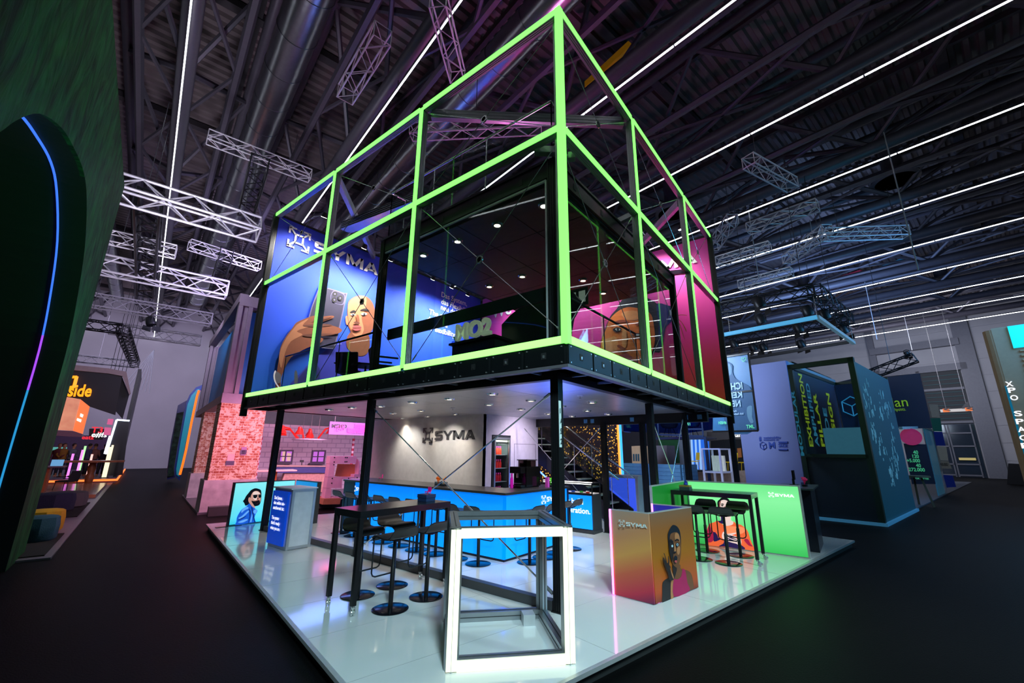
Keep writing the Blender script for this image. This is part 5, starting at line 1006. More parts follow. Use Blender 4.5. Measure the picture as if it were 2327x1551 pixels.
wdm = mat('orange_wood', (.30, .07, .02), .4, noise=.2); mb = MB(); mb.lathe(p, [(.32, 0), (.3, .05), (.14, .1), (.18, .4), (.12, .55), (.17, .8), (.12, 1.0), (.2, 1.08)], 16); build('pedestal', mb, wdm, t, 'auto'); mb = MB(Matrix.Translation(p) @ Matrix.Rotation(HA, 4, 'Z')); mb.box(-1.15, 1.15, -.6, .6, 1.08, 1.16); build('tabletop', mb, wdm, t)
t = thing('bar_table', 'orange sided meeting table with two tablets left of the aisle', 'table', onZ(105, 1130, -.09)); p = onZ(108, 1122, -.09); mb = MB(Matrix.Translation(p) @ Matrix.Rotation(HA, 4, 'Z')); mb.box(-1.5, .3, -.4, .6, 1.0, 1.05); build('tabletop', mb, mat('mauve_tabletop', (.12, .06, .09), .3), t); mb = MB(Matrix.Translation(p) @ Matrix.Rotation(HA, 4, 'Z')); mb.box(-1.2, -.1, -.2, .4, 0, 1.0); build('body', mb, wdm, t)
T_ = Matrix.Translation(p) @ Matrix.Rotation(HA, 4, 'Z')
for k in range(2): mb = MB(T_); mb.prism([(-.55+k*.42, -.1, 1.06), (-.2+k*.42, -.1, 1.06), (-.2+k*.42, .0, 1.3), (-.55+k*.42, .0, 1.3)], (0, .02, 0)); solo('tablet', mb, glow('tablet_screen', (.15, .4, .7), .8), ('left' if k == 0 else 'right')+' tablet with a lit blue screen on the orange sided table', 'tablet')
easy_chair(*onZ(145, 1118, -.09), 2.4, 'dark chair beside the orange sided table left of the aisle', mat('dark_felt', (.02, .015, .02), .8))
slab('far_screen', 'V', 44, zl_([(165, 890), (330, 892), (318, 950), (160, 948)]), .1, glow('far_green_screen', (.12, .45, .40), .7)); o = bpy.data.objects['far_screen']; tag(o, 'pale green far screen above the crowd in the neighbouring booth', 'screen')
o = slab('far_counter', 'V', 45, zl_([(100, 770), (900, 770), (880, 1180), (60, 1180)]), .1, mat('violet_dark_backdrop', (.05, .02, .06), .7)); tag(o, 'dark violet backdrop behind the crowd in the neighbouring booth', 'backdrop')
t = thing('menu_board', 'black board with red and white brush lettering above the crowd', 'sign', hz(-3, 43, 3), HA); slab('board', 'V', 43, zl_([(560, 700), (715, 702), (700, 815), (555, 812)]), .1, MATS['matt_black_fascia'], t)
mb = MB(); p = onV(*zl_([(575, 740)])[0], 42.9); text(mb, 'T3', p, hu, UP, .4, bold=.02); p = onV(*zl_([(480, 808)])[0], 42.9); text(mb, 'eatz', p, hu, UP, .26, bold=.03); build('red_lettering', mb, glow('red_lettering', (.9, .03, .05), 1.0), t); mb = MB(); p = onV(*zl_([(580, 785)])[0], 42.9); text(mb, 'e#fs', p, hu, UP, .34, bold=.02); build('white_lettering', mb, lww, t)
for k, pts in enumerate(([(755, 598), (812, 600), (800, 660), (742, 655)], [(720, 685), (790, 690), (780, 768), (708, 765)])):
    o = slab('pink_screen', 'V', 40, zl_(pts), .1, glow('pink_screen', (.8, .15, .35), .8)); tag(o, ('upper' if k == 0 else 'lower')+' small pink screen left of the white portal line', 'screen')
# ================================================================== RIGHT OF THE AISLE, BEHIND THE BOOTH: brick booth
brickm = bpy.data.materials.new('printed_brick'); brickm.use_nodes = True; nt = brickm.node_tree; b_ = nt.nodes['Principled BSDF']; tc = nt.nodes.new('ShaderNodeTexCoord')
def brick_nodes(nt, b_, scale, c1, c2, mo, rot):
    tc = nt.nodes.new('ShaderNodeTexCoord'); mp = nt.nodes.new('ShaderNodeMapping'); br = nt.nodes.new('ShaderNodeTexBrick'); mp.inputs['Rotation'].default_value = rot
    br.inputs['Scale'].default_value = scale; br.inputs['Color1'].default_value = c1+(1,); br.inputs['Color2'].default_value = c2+(1,); br.inputs['Mortar'].default_value = mo+(1,); br.inputs['Mortar Size'].default_value = .022; br.inputs['Bias'].default_value = -.1
    nz = nt.nodes.new('ShaderNodeTexNoise'); nz.inputs['Scale'].default_value = 11; nz.inputs['Detail'].default_value = 3; rp = nt.nodes.new('ShaderNodeValToRGB'); rp.color_ramp.elements[0].position = .52; rp.color_ramp.elements[1].position = .56
    mx = nt.nodes.new('ShaderNodeMix'); mx.data_type = 'RGBA'
    nt.links.new(tc.outputs['Object'], mp.inputs[0]); nt.links.new(mp.outputs[0], br.inputs['Vector']); nt.links.new(mp.outputs[0], nz.inputs['Vector']); nt.links.new(nz.outputs['Fac'], rp.inputs[0]); nt.links.new(rp.outputs[0], mx.inputs['Factor'])
    nt.links.new(br.outputs['Color'], mx.inputs['A']); mx.inputs['B'].default_value = mo+(1,); nt.links.new(mx.outputs['Result'], b_.inputs['Base Color']); b_.inputs['Roughness'].default_value = .8
brick_nodes(nt, b_, 3.4, hx('9c4a34'), hx('c4886c'), hx('d8b8a4'), (math.radians(90), 0, 0))
brickm2 = bpy.data.materials.new('painted_block_wall'); brickm2.use_nodes = True; nt = brickm2.node_tree; brick_nodes(nt, nt.nodes['Principled BSDF'], 1.2, hx('d0c0cc'), hx('c4b4c4'), hx('a898ac'), (math.radians(90), 0, 0)); [setattr(n.color_ramp.elements[k], 'position', .75+k*.1) for n in nt.nodes if n.type == 'VALTORGB' for k in (1, 0)]
conc = mat('board_marked_concrete', (.45, .38, .40), .8, noise=.2, ns=4)
VB = 15.6
def brickcol(U0, U1, V0, V1, label, top=3.05):
    t = thing('brick_pier', label, 'pier', hz((U0+U1)/2, (V0+V1)/2, -.12), HA); mb = MB(HM); mb.box(U0, U1, V0, V1, .8, top); build('brickwork', mb, brickm, t)
    mb = MB(HM); mb.box(U0-.08, U1+.05, V0-.08, V1+.05, -.12, .8); build('concrete_base', mb, conc, t); return t
brickcol(1.62, 2.85, VB, VB+1.0, 'pink lit brick pier with notices at the corner of the brick booth')
brickcol(1.62, 2.9, 20.2, 21.2, 'second dimmer brick pier farther down the aisle')
for k, (a, b) in enumerate((((513, 1059), (534, 1031)), ((546, 1034), (561, 1015)))):
    t = thing('notice', ('larger framed notice' if k == 0 else 'small notice with a dark top')+' on the pink brick pier', 'notice', hz(2.3, VB, 1.8), HA); mb = MB(HM); rectV(mb, VB, a, b, .02); build('sheet', mb, mat('notice_%d' % k, ('d8a8a8' if k == 0 else '9a6a98'), .5), t)
    mb = MB(); c0 = onV(a[0]+3, a[1]-3, VB-.03); c1 = onV(b[0]-3, a[1]-3, VB-.03)
    for j in range(3): q = c0+(c1-c0)*(j/2.6); mb.bar(q, q+V3((0, 0, .12)), .09, .012, up=hv)
    build('bottle_pictures', mb, mat('notice_dark', (.08, .05, .12), .5), t)
# steel frame container above the piers
t = thing('steel_frame', 'violet grey steel frame with blue panels above the brick booth', 'steel frame', hz(2, 16, 3), HA)
pur = mat('violet_grey_steel', (.17, .13, .18), .45, .3); mb = MB(HM); mb.box(1.6, 3.6, VB-.05, VB+.3, 3.05, 3.35); mb.box(1.6, 1.9, VB, 24, 3.05, 3.3); mb.box(1.62, 3.6, VB-.02, VB+.3, 6.2, 6.55); mb.box(1.6, 1.85, VB, 24, 6.3, 6.6); build('beam', mb, pur, t)
for U, V in ((1.62, VB), (1.62, 23.5)): mb = MB(HM); mb.box(U, U+.12, V, V+.3, 3.3, 6.3); mb.box(U+.12, U+.28, V+.12, V+.18, 3.3, 6.3); mb.box(U+.28, U+.4, V, V+.3, 3.3, 6.3); build('post', mb, pur, t)
mb = MB(HM); mb.box(2.0, 14, VB+.6, VB+.65, 3.3, 6.2); mb.box(1.95, 2.0, VB+.7, 23.5, 3.3, 6.2); build('blue_panel', mb, mat('azure_panel', (.01, .13, .36), .5), t)
# brick booth interior
mb = MB(HM); mb.box(1.5, 14, VB-.2, 21.6, -.12, -.06); solo('plot_floor', mb, mat('grey_plot_floor', (.12, .11, .13), .4), 'dark grey floor of the brick booth behind the stand', 'floor covering')
zi = lambda pts: [(590+a/8.1615, 920+b/8.1615) for a, b in pts]
t = thing('block_wall', 'pink lit white block wall at the back of the brick booth', 'wall', hz(8, 21, -.1), HA); mb = MB(HM); mb.box(3.0, 12.5, 21.0, 21.2, -.1, 2.75); build('blocks', mb, brickm2, t); mb = MB(HM); mb.box(3.0, 12.5, 20.9, 21.2, 2.75, 3.4); build('upper_band', mb, mat('grey_green_band', (.08, .11, .12), .6), t)
for k, (a, b) in enumerate(((380, 830), (980, 835))):
    t = thing('block_wall_window', ('left' if k == 0 else 'right')+' dark framed four pane window in the pink lit block wall', 'window', hz(6, 20.9, 1), HA)
    slab('frame', 'V', 20.93, zi([(a, b), (a+255, b), (a+225, b+250), (a-35, b+250)]), .06, mat('plum_frame', (.06, .04, .08), .5), t); slab('glow', 'V', 20.90, zi([(a+25, b+28), (a+222, b+28), (a+195, b+212), (a-2, b+212)]), .02, glow('violet_window', (.6, .15, .75) if k == 0 else (.25, .1, .3), .8), t)
    if k == 0: slab('pale_poster', 'V', 20.88, zi([(430, 860), (495, 858), (475, 1035), (410, 1035)]), .01, glow('pale_poster', (.9, .55, .45), .7), t); slab('pale_poster', 'V', 20.88, zi([(515, 880), (585, 900), (565, 1035), (500, 1035)]), .01, glow('pale_poster', (.9, .55, .45), .7), t)
    mb = MB(); c0, c1 = onV(*zi([(a+110, b+28)])[0], 20.87), onV(*zi([(a+95, b+212)])[0], 20.87); mb.bar(c0, V3((c0.x, c0.y, c1.z)), .04); c0, c1 = onV(*zi([(a+10, b+120)])[0], 20.87), onV(*zi([(a+210, b+120)])[0], 20.87); mb.bar(c0, c1, .04); build('glazing_bar', mb, MATS['plum_frame'], t)
    slab('sill', 'V', 20.7, zi([(a-35, b+238), (a+222, b+238), (a+225, b+265), (a-60, b+265)]), .25, MATS['plum_frame'], t)
t = thing('lounge_bar', 'bar with a navy ribbed upper band and wooden front in the brick booth', 'bar counter', hz(6.5, 19.5, -.1), HA); slab('wood_front', 'V', 19.4, [(632, 1115), (648, 1073), (745, 1073), (740, 1118)], .3, mat('pink_lit_wood', (.42, .22, .18), .5, noise=.2, ns=12), t); slab('navy_band', 'V', 19.3, [(622, 1058), (747, 1060), (743, 1074), (622, 1074)], .4, mat('navy_ribbed', (.015, .02, .14), .4, bump=.5), t); slab('top', 'V', 19.25, [(622, 1056), (747, 1058), (747, 1060), (622, 1060)], .5, mat('pale_wood_top', (.4, .26, .22), .4), t)
t = thing('till_screen', 'small dark till screen on the navy banded bar', 'screen', onV(686, 1056, 19.4)); slab('screen', 'V', 19.4, zi([(752, 1018), (822, 1018), (818, 1062), (752, 1060)]), .05, blackm, t); slab('stand', 'V', 19.42, zi([(780, 1060), (792, 1060), (790, 1112), (776, 1112)]), .04, blackm, t)
# red spider chandelier
cc = onV(*zi([(930, 640)])[0], 18.6); t = thing('spider_chandelier', 'red spider chandelier with many desk lamp heads in the brick booth', 'chandelier', cc); redm = mat('red_lacquer', (.75, .02, .015), .35, emit=(.8, .02, .01), es=.2)
mb = MB(); mb.lathe(cc, [(.62, -.03), (.66, 0), (.62, .03)], 24); build('ring_plate', mb, mat('white_disc', (.6, .5, .6), .4), t)
for k, (hx_, hy_) in enumerate([(425, 440), (480, 480), (685, 470), (940, 530), (990, 490), (1250, 460)]):
    hp = onV(*zi([(hx_, hy_)])[0], 18.6) + hv*(.5*math.sin(k*2.1)); st = cc + hu*((hx_-930)/930*.9) + V3((0, 0, .05)); md = st*.45+hp*.55+V3((0, 0, .18)); mb = MB(); mb.tube([st, md, hp+V3((0, 0, .08))], .035, 6); build('arm', mb, redm, t); mb = MB(); mb.lathe(hp, [(.17, -.16), (.15, -.12), (.07, .02), (.06, .12), (.02, .14)], 12); build('lamp_head', mb, redm, t, 'auto')
mb = MB()
for dx in (-.3, 0, .3): mb.tube([cc+hu*dx, V3(((cc+hu*dx).x, (cc+hu*dx).y, 3.6))], .008, 4)
build('suspension_wire', mb, steel, t)
mb = MB(HM); mb.box(2.6, 12.5, 18.4, 18.8, 3.5, 3.75); mb.box(2.6, 12.5, 17.4, 17.6, 3.5, 3.75); solo('roof_beam', mb, pur, 'violet grey beams spanning the brick booth above the red chandelier', 'beam')
# purple sign
t = thing('hanging_sign', 'long purple sign with black and pink lettering hanging in the brick booth', 'sign', hz(7, 17.5, 2.6), HA); zs = lambda pts: [(550+a/6.6486, 820+b/6.6486) for a, b in pts]
slab('board', 'V', 17.5, zs([(1330, 910), (2300, 960), (2290, 1140), (1310, 1105)]), .06, mat('purple_sign', (.16, .06, .24), .6, emit=(.3, .1, .42), es=.15), t)
mb = MB()
for a_ in (1400, 2200): q = onV(*zs([(a_, 960)])[0], 17.53); mb.tube([q, V3((q.x, q.y, 3.5))], .01, 4)
build('hanging_wire', mb, steel, t)
mb = MB(); q, q2 = onV(*zs([(1355, 1003)])[0], 17.47), onV(*zs([(1582, 1010)])[0], 17.47); text(mb, 'MEMO', q, hu, UP, (onV(*zs([(1355, 950)])[0], 17.47)-q).z, width=(q2-q).length, bold=.09); build('black_lettering', mb, blackm, t)
mb = MB(); q, q2 = onV(*zs([(1395, 1068)])[0], 17.44), onV(*zs([(1545, 1040)])[0], 17.44); text(mb, 'TEAM', q, (q2-q), UP, .22, width=(q2-q).length, bold=.01)
for s_, y_, w0, w1 in (('Tragwerksplanung', 1000, 1700, 1885), ('Befestigung von', 1022, 1700, 1885), ('Montageplanung', 1060, 1590, 1880), ('Messebau und Events', 1092, 1590, 1880)): q, q2 = onV(*zs([(w0, y_-10)])[0], 17.44), onV(*zs([(w1, y_)])[0], 17.44); text(mb, s_, q, q2-q, UP, .13, width=(q2-q).length, bold=.03)
build('pink_lettering', mb, mat('pink_print', (.9, .02, .3), .5, emit=(.9, .02, .3), es=.4), t)
# candy striped poles, pink shelf sculpture, pallet, red table
def striped(px0, py0, px1, py1, V, label):
    a, b = onV(px0, py0, V), onV(px1, py1, V); b = V3((a.x, a.y, b.z)); t = thing('striped_pole', label, 'pole', b, 0, 'red and white striped poles'); n = 18
    for m, o_ in ((mat('white_band', (.7, .55, .65), .5), 0), (mat('red_band', (.4, .01, .06), .5), 1)):
        mb = MB()
        for k in range(o_, n, 2): mb.tube([b+(a-b)*(k/n), b+(a-b)*((k+1)/n)], .055, 8)
        build('white_bands' if o_ == 0 else 'red_bands', mb, m, t)
striped(594, 993, 583, 1098, 19.5, 'left red and white striped pole beside the brick pier'); striped(804, 996, 797, 1098, 19.5, 'right red and white striped pole behind the pink shelf sculpture')
pinkp = mat('pale_pink_plastic', (.72, .42, .55), .5); t = thing('block_shelf', 'pale pink shelf sculpture of big plastic blocks on pallets', 'shelf', hz(6.6, 14.9, 0), HA); VS = 14.6
for nm, pts in (('top_block', [(1310, 945), (1800, 948), (1785, 1080), (1290, 1085)]), ('left_block', [(1300, 1088), (1400, 1088), (1375, 1330), (1265, 1330)]), ('middle_block', [(1265, 1335), (1530, 1340), (1525, 1540), (1235, 1540)]), ('lower_block', [(1235, 1545), (1330, 1545), (1318, 1750), (1200, 1750)]), ('base_block', [(1330, 1700), (1520, 1700), (1515, 1750), (1325, 1750)]), ('right_arm', [(1760, 1285), (1890, 1275), (1880, 1340), (1530, 1375), (1535, 1335), (1755, 1330)]), ('upright_arm', [(1825, 1000), (1865, 1050), (1860, 1280), (1835, 1280), (1845, 1060)])): slab(nm, 'V', VS, zi(pts), .35, pinkp, t)
slab('wood_back', 'V', VS+.36, zi([(1450, 1090), (1770, 1095), (1780, 1330), (1400, 1320)]), .04, mat('orange_plywood', (.6, .22, .10), .5), t)
mb = MB()
for a, b in ((1390, 972), (1383, 1055), (1592, 972), (1625, 972), (1585, 1050), (1617, 1050), (1377, 1105), (1347, 1360), (1337, 1447), (1650, 1358), (1810, 1343)): q = onV(*zi([(a, b)])[0], VS-.005); mb.lathe(q, [(.022, -.005), (.022, .012)], 8, ax=hv)
build('connector_holes', mb, blackm, t)
slab('pallet', 'V', 14.4, [(736, 1133), (775, 1132), (772, 1145), (733, 1146)], .8, mat('pallet_wood', (.42, .18, .09), .7)); o = bpy.data.objects['pallet']; tag(o, 'wooden pallet under the pink shelf sculpture', 'pallet')
o = slab('hazard_board', 'V', 15.0, [(716, 1127), (738, 1127), (736, 1136), (715, 1136)], .05, mat('hazard_red', (.5, .05, .06), .6)); tag(o, 'red and white hazard strip left of the pallet', 'barrier')
mb = MB(HM); mb.box(1.7, 12.5, 14.9, 15.2, -.12, .12); solo('floor_kerb', mb, mat('dark_kerb', (.05, .045, .05), .5), 'long dark kerb behind the glossy stage floor', 'kerb')
t = thing('red_table', 'small orange rimmed table in the brick booth', 'table', onZ(650, 1110, -.06)); q = hm(onV(650, 1078, 16.2)); mb = MB(HM); mb.box(q.x-.9, q.x+.3, 16.1, 16.7, .98, 1.02); build('tabletop', mb, mat('orange_rim_top', (.75, .45, .4), .4), t); mb = MB(HM); mb.box(q.x-.3, q.x-.24, 16.35, 16.41, -.06, .98); build('leg', mb, mat('orange_leg', (.5, .12, .02), .5), t)
# farther booths along the aisle
t = thing('arched_sign_wall', 'turquoise rounded booth wall with an orange edge line down the aisle', 'booth wall', hz(1.6, 27, -.1), HA); zf = lambda pts: [(380+a/4.4333, 830+b/4.4333) for a, b in pts]
slab('blue_rim', 'V', 27, zf([(75, 1110), (70, 1040), (110, 800), (190, 380), (230, 290), (290, 220), (365, 190), (355, 240), (300, 280), (240, 560), (190, 800), (125, 1160)]), .3, mat('royal_rim', (.02, .06, .3), .4), t)
slab('turquoise_face', 'V', 26.9, zf([(95, 1100), (92, 1040), (130, 800), (205, 390), (245, 300), (300, 240), (330, 235), (290, 300), (240, 540), (180, 810), (120, 1120)]), .2, mat('turquoise_face', (.01, .30, .42), .4, emit=(.01, .3, .42), es=.25), t)
mb = MB(); mb.tube([onV(*zf([p])[0], 26.8) for p in ((320, 250), (300, 310), (270, 450), (245, 570), (190, 850), (160, 980), (128, 1100))], .05, 6); build('orange_line', mb, glow('orange_edge', (1, .15, .01), 1.6), t)
t = thing('hedge_wall', 'dark leafy hedge wall in a navy frame farther down the aisle', 'booth wall', hz(1.6, 31, -.1), HA); slab('navy_frame', 'V', 31, zf([(0, 1060), (40, 760), (110, 400), (200, 350), (180, 470), (75, 1130), (0, 1150)]), .3, mat('navy_frame', (.01, .01, .1), .4), t); slab('hedge', 'V', 30.9, zf([(0, 1120), (30, 900), (100, 480), (165, 465), (110, 800), (65, 1110)]), .2, mat('dark_hedge', (.01, .03, .015), .9, noise=.9, ns=6, bump=1, bs=12), t)
# ================================================================== RIGHT BACKGROUND
def sobj(name, axis, c, pts, th, m, label, cat, z=None, group=None):
    o = slab(name, axis, c, pts, th, m, None, z); return tag(o, label, cat, group)
# glittering golden wall and light lines behind the stairs
gold = mat('gold_glitter_wall', (.03, .022, .02), .5); nt = gold.node_tree; tc = nt.nodes.new('ShaderNodeTexCoord'); vo = nt.nodes.new('ShaderNodeTexVoronoi'); vo.inputs['Scale'].default_value = 9; rp = nt.nodes.new('ShaderNodeValToRGB'); rp.color_ramp.elements[0].position = .26; rp.color_ramp.elements[0].color = (1, .50, .05, 1); rp.color_ramp.elements[1].position = .32; rp.color_ramp.elements[1].color = (0, 0, 0, 1)
n2 = nt.nodes.new('ShaderNodeTexNoise'); n2.inputs['Scale'].default_value = .55; r2 = nt.nodes.new('ShaderNodeValToRGB'); r2.color_ramp.elements[0].position = .34; r2.color_ramp.elements[1].position = .52; mm = nt.nodes.new('ShaderNodeMix'); mm.data_type = 'RGBA'; mm.blend_type = 'MULTIPLY'; mm.inputs['Factor'].default_value = 1
nt.links.new(tc.outputs['Object'], vo.inputs['Vector']); nt.links.new(tc.outputs['Object'], n2.inputs['Vector']); nt.links.new(vo.outputs['Distance'], rp.inputs[0]); nt.links.new(n2.outputs['Fac'], r2.inputs[0]); nt.links.new(rp.outputs[0], mm.inputs['A']); nt.links.new(r2.outputs[0], mm.inputs['B']); nt.links.new(mm.outputs['Result'], nt.nodes['Principled BSDF'].inputs['Emission Color']); nt.nodes['Principled BSDF'].inputs['Emission Strength'].default_value = 1.5
mb = MB(HM); mb.box(15.9, 16.0, 11.4, 18, -.12, 3.6); solo('glitter_wall', mb, gold, 'dark wall sprinkled with golden glowing flakes behind the staircase', 'wall')
for k, (x, c, l) in enumerate(((1275, (1, .45, .04), 'left orange'), (1408, (1, .25, .03), 'right orange'), (1413, (.03, .3, 1), 'blue'))):
    a = hm(onU(x, 1030, 15.8)); mb = MB(HM); mb.box(15.75, 15.82, a.y-.04, a.y+.04, .1, 3.5); solo('light_line', mb, glow('line_%d' % k, c, 2.2), l+' vertical light line on the golden flake wall', 'light')
t = thing('padded_booth', 'padded blue seating booth beyond the stairs', 'seating booth', hz(17, 10.8, -.12), HA)
padm = mat('blue_padded_fabric', (.10, .28, .50), .8, bump=.2, bs=20); mb = MB(HM)
for k in range(7): mb.box(16.85, 17, 9.25, 12.42, .15+k*.155, .15+k*.155+.14)
for k in range(7): mb.box(17, 18.2, 9.2, 9.3, .15+k*.155, .15+k*.155+.14)
build('back_cushion', mb, padm, t); mb = MB(HM); mb.box(16.86, 17.1, 9.25, 12.42, -.12, 1.22); mb.box(17.1, 18.2, 9.22, 9.28, -.12, 1.22); build('core_panel', mb, padm, t)
mb = MB(HM); mb.box(17.1, 17.7, 9.4, 12.3, .32, .42); build('seat', mb, padm, t)
mb = MB(HM); mb.box(15.2, 44, 2.8, 20, -.12, -.08); solo('plot_floor', mb, mat('blue_grey_plot_floor', (.06, .07, .09), .4), 'blue grey floor of the booths beyond the right aisle', 'floor covering')
zr = (1400, 930, 7.272)
zr_ = lambda pts: [(1400+a/7.272, 930+b/7.272) for a, b in pts]
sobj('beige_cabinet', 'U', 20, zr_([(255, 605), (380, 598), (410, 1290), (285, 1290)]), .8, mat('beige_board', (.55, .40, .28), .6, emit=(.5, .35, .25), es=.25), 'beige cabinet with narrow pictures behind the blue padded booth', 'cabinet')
for k, a in enumerate((278, 318, 355)): sobj('picture', 'U', 19.97, zr_([(a, 735), (a+24, 733), (a+28, 850), (a+4, 852)]), .02, mat('picture_blue', (.04, .15, .25), .5), '%s narrow blue picture on the beige cabinet' % ['left', 'middle', 'right'][k], 'picture', group='narrow pictures on the beige cabinet')
sobj('white_cabinet', 'U', 20.5, zr_([(590, 598), (835, 592), (880, 1290), (620, 1290)]), .8, mat('lilac_board', (.26, .24, .32), .5), 'grey lilac cabinet standing behind the right of the blue padded booth', 'cabinet')
sobj('green_partition', 'U', 22, zr_([(690, 440), (1015, 460), (1040, 885), (740, 885)]), .1, mat('deep_green_board', (.01, .10, .035), .6), 'deep green partition behind the grey lilac cabinet', 'partition')
sobj('grey_partition', 'U', 24, zr_([(100, 360), (700, 330), (860, 1000), (130, 1000)]), .1, mat('dusk_grey_board', (.05, .05, .07), .6), 'dark grey partition behind the beige cabinet', 'partition')
sobj('white_partition', 'U', 24.2, zr_([(1020, 330), (1240, 330), (1270, 1000), (1060, 1000)]), .1, mat('cool_white_board', (.28, .33, .42), .6), 'pale blue white partition right of the deep green one', 'partition')
t = thing('blue_curtain_wall', 'bright blue vertical striped wall behind the glass showcase', 'wall', hz(24, 9, 0), HA); cb = glow('blue_stripe', (.02, .16, .85), .8); cw = glow('pale_blue_stripe', (.3, .55, 1), .9)
for k in range(9): x = 1228+k*33; slab('blue_stripe' if k % 2 else 'pale_stripe', 'U', 23.5, zr_([(x, 470), (x+33, 470), (x+62, 1000), (x+29, 1000)]), .05, cb if k % 2 or k > 5 else cw, t)
t = thing('glass_showcase', 'white framed glass showcase with lit items beyond the green wall', 'showcase', hz(14, 7, -.1), HA)
pA, pB = hm(onU(*zr_([(1395, 640)])[0], 17.5)), hm(onU(*zr_([(1795, 640)])[0], 17.5)); pz = pA.z; vA, vB = pA.y-.05, hm(onU(*zr_([(1705, 660)])[0], 17.5)).y
mb = MB(HM)
for U in (17.5, 18.4):
    for v in (vA, vB): mb.box(U-.03, U+.03, v-.035, v+.035, -.1, pz)
    for z in (pz, .98): mb.box(U-.03, U+.03, min(vA, vB), max(vA, vB), z-.05, z)
for v in (vA, vB):
    for z in (pz, .98): mb.box(17.5, 18.4, v-.03, v+.03, z-.05, z)
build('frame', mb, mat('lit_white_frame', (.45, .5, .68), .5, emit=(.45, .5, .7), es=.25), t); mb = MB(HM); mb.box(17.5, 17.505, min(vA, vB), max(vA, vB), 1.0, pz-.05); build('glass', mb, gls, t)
mb = MB(HM); mb.box(17.55, 18.35, min(vA, vB)+.03, max(vA, vB)-.03, .98, 1.0); build('shelf', mb, white, t)
mb = MB(HM); vm_ = (vA+vB)/2
for k in range(9): mb.box(17.85, 17.95, vm_-.35+k*.06, vm_-.32+k*.06, 1.0, 1.6)
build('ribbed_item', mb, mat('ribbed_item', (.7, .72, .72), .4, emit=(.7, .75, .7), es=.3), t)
sobj('sustainable_fascia', 'U', 20, zr_([(1500, 370), (2330, 370), (2330, 455), (1500, 520)]), .2, mat('charcoal_fascia', (.03, .024, .024), .5), 'charcoal fascia board with pale lettering beyond the far right column', 'fascia')
mb = MB(); q = onU(*zr_([(1870, 455)])[0], 19.95); q2 = onU(*zr_([(2195, 452)])[0], 19.95); text(mb, 'Sustainable', q, -hv, UP, .19, width=(q2-q).length, bold=.02); solo('fascia_lettering', mb, lww, 'white word Sustainable on the charcoal fascia board', 'lettering')
sobj('dark_booth_back', 'U', 26, zr_([(1560, 500), (2400, 480), (2450, 1010), (1560, 1010)]), .1, mat('near_black_board', (.006, .005, .004), .6), 'near black booth back wall behind the yellow chairs', 'partition')
sobj('wood_picture', 'U', 25.9, zr_([(2000, 640), (2060, 635), (2075, 790), (2015, 795)]), .05, mat('amber_wood_slice', (.30, .10, .02), .5, emit=(.3, .1, .02), es=.3), 'amber wood slice hung on the near black wall', 'picture')
t = thing('wooden_counter', 'long pale wooden counter behind the green wall, with yellow chairs above it', 'counter', hz(21, 8, -.1), HA); cw_ = mat('pale_oak', (.30, .21, .17), .5, noise=.2, ns=6)
slab('front', 'U', 21, zr_([(1075, 1040), (2300, 1000), (2300, 1250), (1080, 1250)]), .4, cw_, t)
zpod = onU(1662, 1070, 23).z
mb = MB(HM); q_ = hm(onU(1570, 1074, 23)); q2_ = hm(onU(1700, 1074, 23)); mb.box(22.4, 23.45, q2_.y-.5, q_.y+.5, -.08, zpod); solo('podium', mb, mat('dark_podium', (.03, .025, .02), .6), 'dark podium under the yellow chairs behind the wooden counter', 'podium')
def ychair(px, py, label):
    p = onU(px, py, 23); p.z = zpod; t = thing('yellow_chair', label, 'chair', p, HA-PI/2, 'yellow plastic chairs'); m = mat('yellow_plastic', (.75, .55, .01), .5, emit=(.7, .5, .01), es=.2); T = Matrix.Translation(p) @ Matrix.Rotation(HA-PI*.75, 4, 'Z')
    mb = MB(T); mb.box(-.26, .26, -.26, .26, .42, .46); build('seat', mb, m, t); mb = MB(T); mb.prism([(-.26, .24, .5), (.26, .24, .5), (.24, .30, .9), (-.24, .30, .9)], (0, .03, 0)); build('backrest', mb, m, t)
    for a in (-1, 1):
        for b in (-1, 1): mb = MB(T); mb.tube([(a*.2, b*.2, .42), (a*.24, b*.26, 0)], .014, 5); build('leg', mb, m, t)
ychair(1662, 1070, 'left yellow chair above the pale wooden counter'); ychair(1693, 1071, 'right yellow chair above the pale wooden counter'); ychair(1577, 1074, 'yellow chair at the blue striped wall')
# hanging see-through posters with mirrored print
postm = mat('dusk_blue_poster', (.02, .10, .24), .45, emit=(.012, .065, .16), es=.8); ptxt = mat('pale_blue_print', (.22, .36, .5), .5, emit=(.2, .33, .5), es=.4); tmlm = mat('mint_print', (.1, .55, .3), .5, emit=(.1, .55, .3), es=.4); pfig = mat('poster_figure', (.01, .05, .13), .6, emit=(.006, .035, .09), es=.8); pfl = mat('poster_figure_light', (.06, .14, .22), .6, emit=(.04, .12, .22), es=.6)  # slight glow put into the poster colours to brighten them; no lamp behind
zp = (1620, 780, 3.3708)
def zp_(pts): return [(1620+a/3.3708, 780+b/3.3708) for a, b in pts]
PO = thing('hanging_poster', 'large hanging blue poster with mirrored white words and a bespectacled figure', 'poster', onU(1690, 975, 16), HA)
slab('film', 'U', 16, zp_([(60, 110), (270, 78), (345, 668), (0, 672), (0, 560), (60, 560)]), .03, postm, PO)
mb = MB(); fr_ = zp_([(60, 108), (272, 76), (347, 668), (0, 675)])
for a, b in zip(fr_, fr_[1:]): mb.bar(onU(*a, 15.97), onU(*b, 15.97), .06)
mb.bar(onU(*zp_([(140, 378)])[0], 15.96), onU(*zp_([(305, 362)])[0], 15.96), .06); build('frame', mb, black, PO)
P_ = Print(hu, 15.96, -1, .004)
